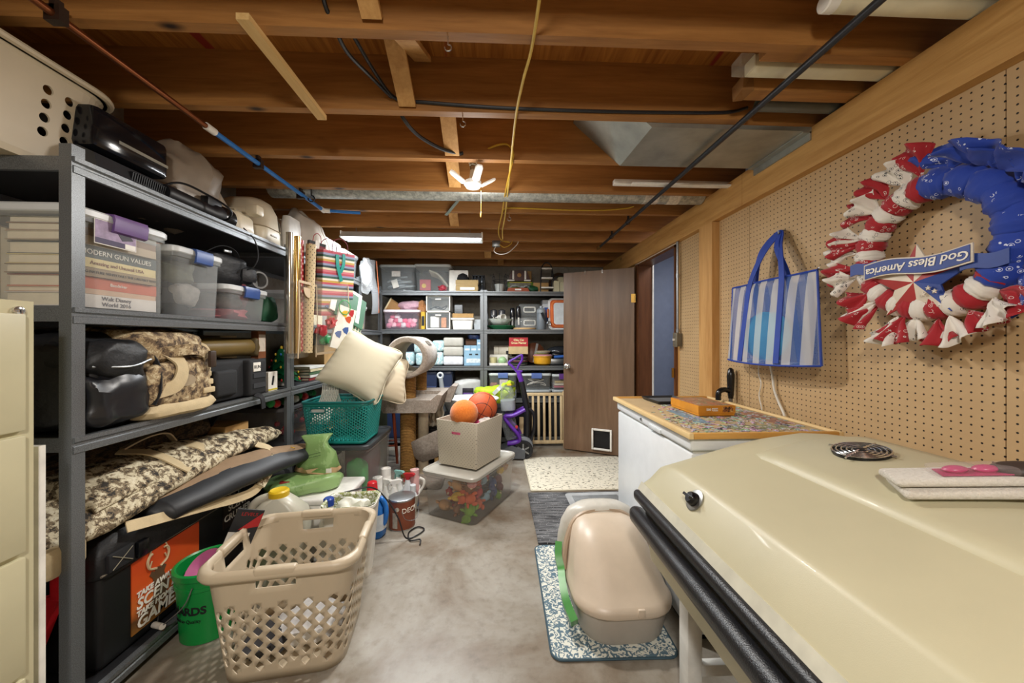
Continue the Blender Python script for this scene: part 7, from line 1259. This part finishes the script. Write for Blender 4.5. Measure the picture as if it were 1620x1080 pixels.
for i in range(17): part(t, 'rib', G().rbox(-.18, .18, -.185+i*.0225, -.175+i*.0225, .011, .018, .003, 1), mat('#8d9295', .4))

# ------------------------------------------------------------ striped mesh bag on the pegboard
t = thing('mesh_tote_bag', 'blue and white striped mesh tote bag hanging on the pegboard', 'bag', (1.405, 1.82, 1.13))
def mesh_stripe():
    m, nt, b = newmat('striped_mesh'); tc = nt.nodes.new('ShaderNodeTexCoord'); sx = nt.nodes.new('ShaderNodeSeparateXYZ'); nt.links.new(tc.outputs['Object'], sx.inputs[0])
    d = N(nt, 'ShaderNodeMath', operation='MULTIPLY_ADD'); d.inputs[1].default_value = 1/.09; d.inputs[2].default_value = 50.2; nt.links.new(sx.outputs[1], d.inputs[0]); f = N(nt, 'ShaderNodeMath', operation='FRACT'); nt.links.new(d.outputs[0], f.inputs[0])
    nt.links.new(ramp(nt, f.outputs[0], [(0, '#d9dbe2'), (.5, '#4a6fb5')], 'CONSTANT'), b.inputs['Base Color']); b.inputs['Roughness'].default_value = .6
    tr = nt.nodes.new('ShaderNodeBsdfTransparent'); mx = nt.nodes.new('ShaderNodeMixShader'); mx.inputs[0].default_value = .5; nt.links.new(tr.outputs[0], mx.inputs[1]); nt.links.new(b.outputs[0], mx.inputs[2]); nt.links.new(mx.outputs[0], nt.nodes['Material Output'].inputs[0]); return m
M_mesh = mesh_stripe(); M_rb = mat('#1f3f9c', .6)
def bagp(sx):
    def f(u, v):
        y = -.285-.02*(1-v)+(.57+.04*(1-v))*u; sag = .012*math.sin(PI*u*3)*v
        return (sx*(.055*(1-v)**.6+.012)*math.sin(PI*min(1, max(0, u*1.0)))**.35+sag*.6, y, .42*v-.012*math.sin(PI*u)*(1-v)+.03*(abs(u-.5)*2)**2*0)
    return f
part(t, 'front_panel', G().grid(bagp(-1), 30, 14), M_mesh, 'sheer striped front'); part(t, 'back_panel', G().grid(bagp(1), 30, 14), M_mesh); part(t, 'base', G().ell((0, 0, 0), (.062, .3, .012), 30, 6), M_mesh)
part(t, 'rim_binding', G().tube([Vector(bagp(-1)(i/24, 1)) for i in range(25)], .005, 6), M_rb); part(t, 'rim_binding', G().tube([Vector(bagp(1)(i/24, 1)) for i in range(25)], .005, 6), M_rb); part(t, 'base_binding', G().tube([Vector(bagp(-1)(i/24, 0)) for i in range(25)], .005, 6), M_rb)
for s in (-1, 1): part(t, 'side_binding', G().tube([(0, s*.305, 0), (0, s*.285, .42)], .005, 6), M_rb)
for sx, oy in ((-1, 0), (1, .02)):
    part(t, 'handle', strap([(sx*.062-.004, .13, .0), (sx*.035-.004, .12, .25), (sx*.016-.004, .11, .42), (.02, .06+oy, .58), (.062, -.0+oy*.5, .665), (.02, -.05+oy, .58), (sx*.016-.004, -.11, .42), (sx*.035-.004, -.12, .25), (sx*.062-.004, -.13, .0)], .034, .004, up=(1, 0, .001)), M_rb, 'blue webbing handle')
one('peg_hook', G().tube(bez([(1.492, 1.815, 1.81), (1.47, 1.815, 1.805), (1.455, 1.815, 1.79), (1.45, 1.815, 1.81)], 6), .003, 6), M_steel, 'small steel hook carrying the striped bag', 'hook')
one('beach_ball', G().ell((0, 0, .125), (.038, .17, .125), 26, 16, .1, 3), mat('#22b4cc', .5, 0, .08), 'flattened aqua swim toy inside the striped bag', 'swim toy', (1.405, 1.85, 1.14))
one('hanging_cord', G().tube(bez([(1.47, 1.9, 1.13), (1.472, 1.88, 1.05), (1.474, 1.87, .98), (1.474, 1.84, .92), (1.472, 1.8, .86), (1.47, 1.78, .8)], 8), .006, 8), M_wc, 'thick white cord hanging below the striped bag', 'cord'); one('hanging_cord', G().tube(bez([(1.475, 1.98, 1.13), (1.477, 1.99, 1.06), (1.477, 1.97, 1.0), (1.477, 1.985, .93), (1.477, 1.965, .86), (1.475, 1.97, .8)], 8), .003, 6), M_wc, 'thin wavy white cord left of the thick one', 'cord')
one('peg_rod', G().tube([(1.49, 1.56, 1.553), (1.40, 1.53, 1.553), (1.38, 1.5, 1.553)], .003, 6), M_steel, 'long steel peg rod beside the wreath', 'peg')

# ------------------------------------------------------------ bandana wreath
def bandana(name, base, motif):
    m, nt, b = newmat(name); v = coords(nt); vo = N(nt, 'ShaderNodeTexVoronoi', Scale=60.0); nt.links.new(v, vo.inputs['Vector'])
    k = ramp(nt, vo.outputs['Distance'], [(.16, (1, 1, 1, 1)), (.18, (0, 0, 0, 1)), (.30, (0, 0, 0, 1)), (.32, (1, 1, 1, 1)), (.36, (1, 1, 1, 1)), (.38, (0, 0, 0, 1))]); g = ramp(nt, tex(nt, v, 14, 2), [(.54, (0, 0, 0, 1)), (.54, (1, 1, 1, 1))])
    ml = N(nt, 'ShaderNodeMath', operation='MULTIPLY'); nt.links.new(k, ml.inputs[0]); nt.links.new(g, ml.inputs[1]); nt.links.new(mix2(nt, ml.outputs[0], base, motif), b.inputs['Base Color']); b.inputs['Roughness'].default_value = .75; b.inputs['Sheen Weight'].default_value = .2; return m
B_red, B_wht, B_blu = bandana('red_bandana', '#a3121f', '#e8dcd4'), bandana('white_bandana', '#e3ddd2', '#4a4a4e'), bandana('blue_bandana', '#173a9c', '#d5dcf0')
t = thing('bandana_wreath', 'red, white and blue bandana wreath on the pegboard', 'wreath', (1.43, 1.135, 1.55))
part(t, 'ring_form', G().tube([(0, -.2*math.cos(2*PI*i/48), .2*math.sin(2*PI*i/48)) for i in range(48)], .03, 10, True), M_wc)
random.seed(21)
def wseg(a0, a1, m, fl, blue=False):
    rr0 = .042; g = G(); rings = []; n_ = 8
    for i in range(n_+1):
        a = R(a0+(a1-a0)*i/n_); k = rr0*(.86+.2*math.sin(PI*i/n_)+.05*math.sin(i*2.4))*(1.12 if blue else 1)
        cy, cz = -.2*math.cos(a), .2*math.sin(a)
        rings.append([(k*1.0*math.sin(th), cy-k*math.cos(th)*math.cos(a), cz+k*math.cos(th)*math.sin(a)) for th in [2*PI*j/16 for j in range(16)]])
    o = part(t, 'bandana', g.loft(rings).wob(.006, 40, int(a0)), m, ang=80)
    if not fl: return
    am = R((a0+a1)/2+random.uniform(-6, 6)); L = fl*random.uniform(.75, 1.15); sp = random.uniform(.4, .6)*(1.25 if blue else 1); tilt = random.uniform(-.03, .02)
    def ff(u, v):
        w_ = (u-.5)*2; rad = .235+L*v*(1-.18*w_*w_); ang = am+w_*sp*(v**.8)*(.62 if blue else .36)
        return (-.01+(tilt-.045)*v+.02*math.sin(w_*6)*v+.02*w_*w_*v, -rad*math.cos(ang), rad*math.sin(ang))
    part(o, 'loose_end', G().grid(ff, 14, 8).wob(.012, 18, int(a1)), m, 'flared knot end', solid=.002, ang=80)
a = 92; i = 0
while a < 316:
    wd_ = 11.2; wseg(a, a+wd_+1, B_red if i % 2 == 0 else B_wht, .10 if 150 < a < 330 or i % 2 == 0 else .075); a += wd_; i += 1
for k in range(7): wseg(-44+k*19.4, -44+(k+1)*19.4+1, B_blu, .085 if k in (0, 2, 4, 6) else .065, True)
# star and banner hung upside down in the wreath
sg = [(.15*(1 if k % 2 == 0 else .44), R(90+36*k)) for k in range(10)]; cy0, cz0 = .015, -.115
def SP(r, a): return (cy0-r*math.cos(a)*1.05, cz0+r*math.sin(a)*.85)
M_sr, M_sw, M_sb = mat('#a32a26', .5), mat('#d9cdb8', .5), mat('#24408c', .5)
star = part(t, 'star', G().prism([SP(r*.98, a_) for r, a_ in sg], -.035, -.03, 'YZ'), M_sw, 'wooden five-point star', smooth=False)
for k in range(10):
    r0, a0 = sg[k]; r1, a1 = sg[(k+1) % 10]; m_ = M_sb if k in (6, 7) else (M_sr if k % 2 == 0 else M_sw)
    P0 = SP(r0, a0); P1 = SP(r1, a1); part(star, 'star_facet', G().add([(-.036, *P0), (-.036, *P1), (-.046, cy0, cz0), (-.03, *P0), (-.03, *P1), (-.03, cy0, cz0)], [(0, 1, 2), (3, 5, 4), (0, 3, 4, 1), (1, 4, 5, 2), (2, 5, 3, 0)]), m_, smooth=False)
for (yy, zz_) in ((-.015, -.158), (-.028, -.14), (-.045, -.152)):
    part(star, 'small_star', G().prism([(yy+.008*(1 if k % 2 == 0 else .42)*math.cos(R(90+36*k)), zz_+.008*(1 if k % 2 == 0 else .42)*math.sin(R(90+36*k))) for k in range(10)], -.05, -.046, 'YZ'), M_sw, smooth=False)
def ribbon(y0, y1, z0, x, amp=.008, h=.042, m=M_sb, ph=0, grow=0):
    g = G(); n_ = 20; f_ = lambda i: (y0+(y1-y0)*i/n_, z0+amp*math.sin(ph+2.2*PI*i/n_))
    return g.loft([[(x, f_(i)[0], f_(i)[1]-h/2), (x, f_(i)[0], f_(i)[1]+h/2), (x+.005, f_(i)[0], f_(i)[1]+h/2), (x+.005, f_(i)[0], f_(i)[1]-h/2)] for i in range(n_+1)])
bn = part(t, 'banner', ribbon(.16, -.14, -.058, -.062, h=.048), M_sb, 'blue ribbon banner', smooth=False); part(t, 'banner_border', ribbon(.165, -.145, -.058, -.0595, h=.056), M_sw, smooth=False); part(t, 'banner_tail', ribbon(.225, .13, -.04, -.052, .004), M_sb, smooth=False); part(t, 'banner_tail', ribbon(-.11, -.215, -.08, -.052, .004), M_sb, smooth=False)
me = text_mesh('God Bless America', .038, wt_, .0008, shear=.2, bold=.0004)
part(bn, 'lettering', me, None, loc=(-.0632, .006, -.058), rot=(R(90), R(180), R(-90)))
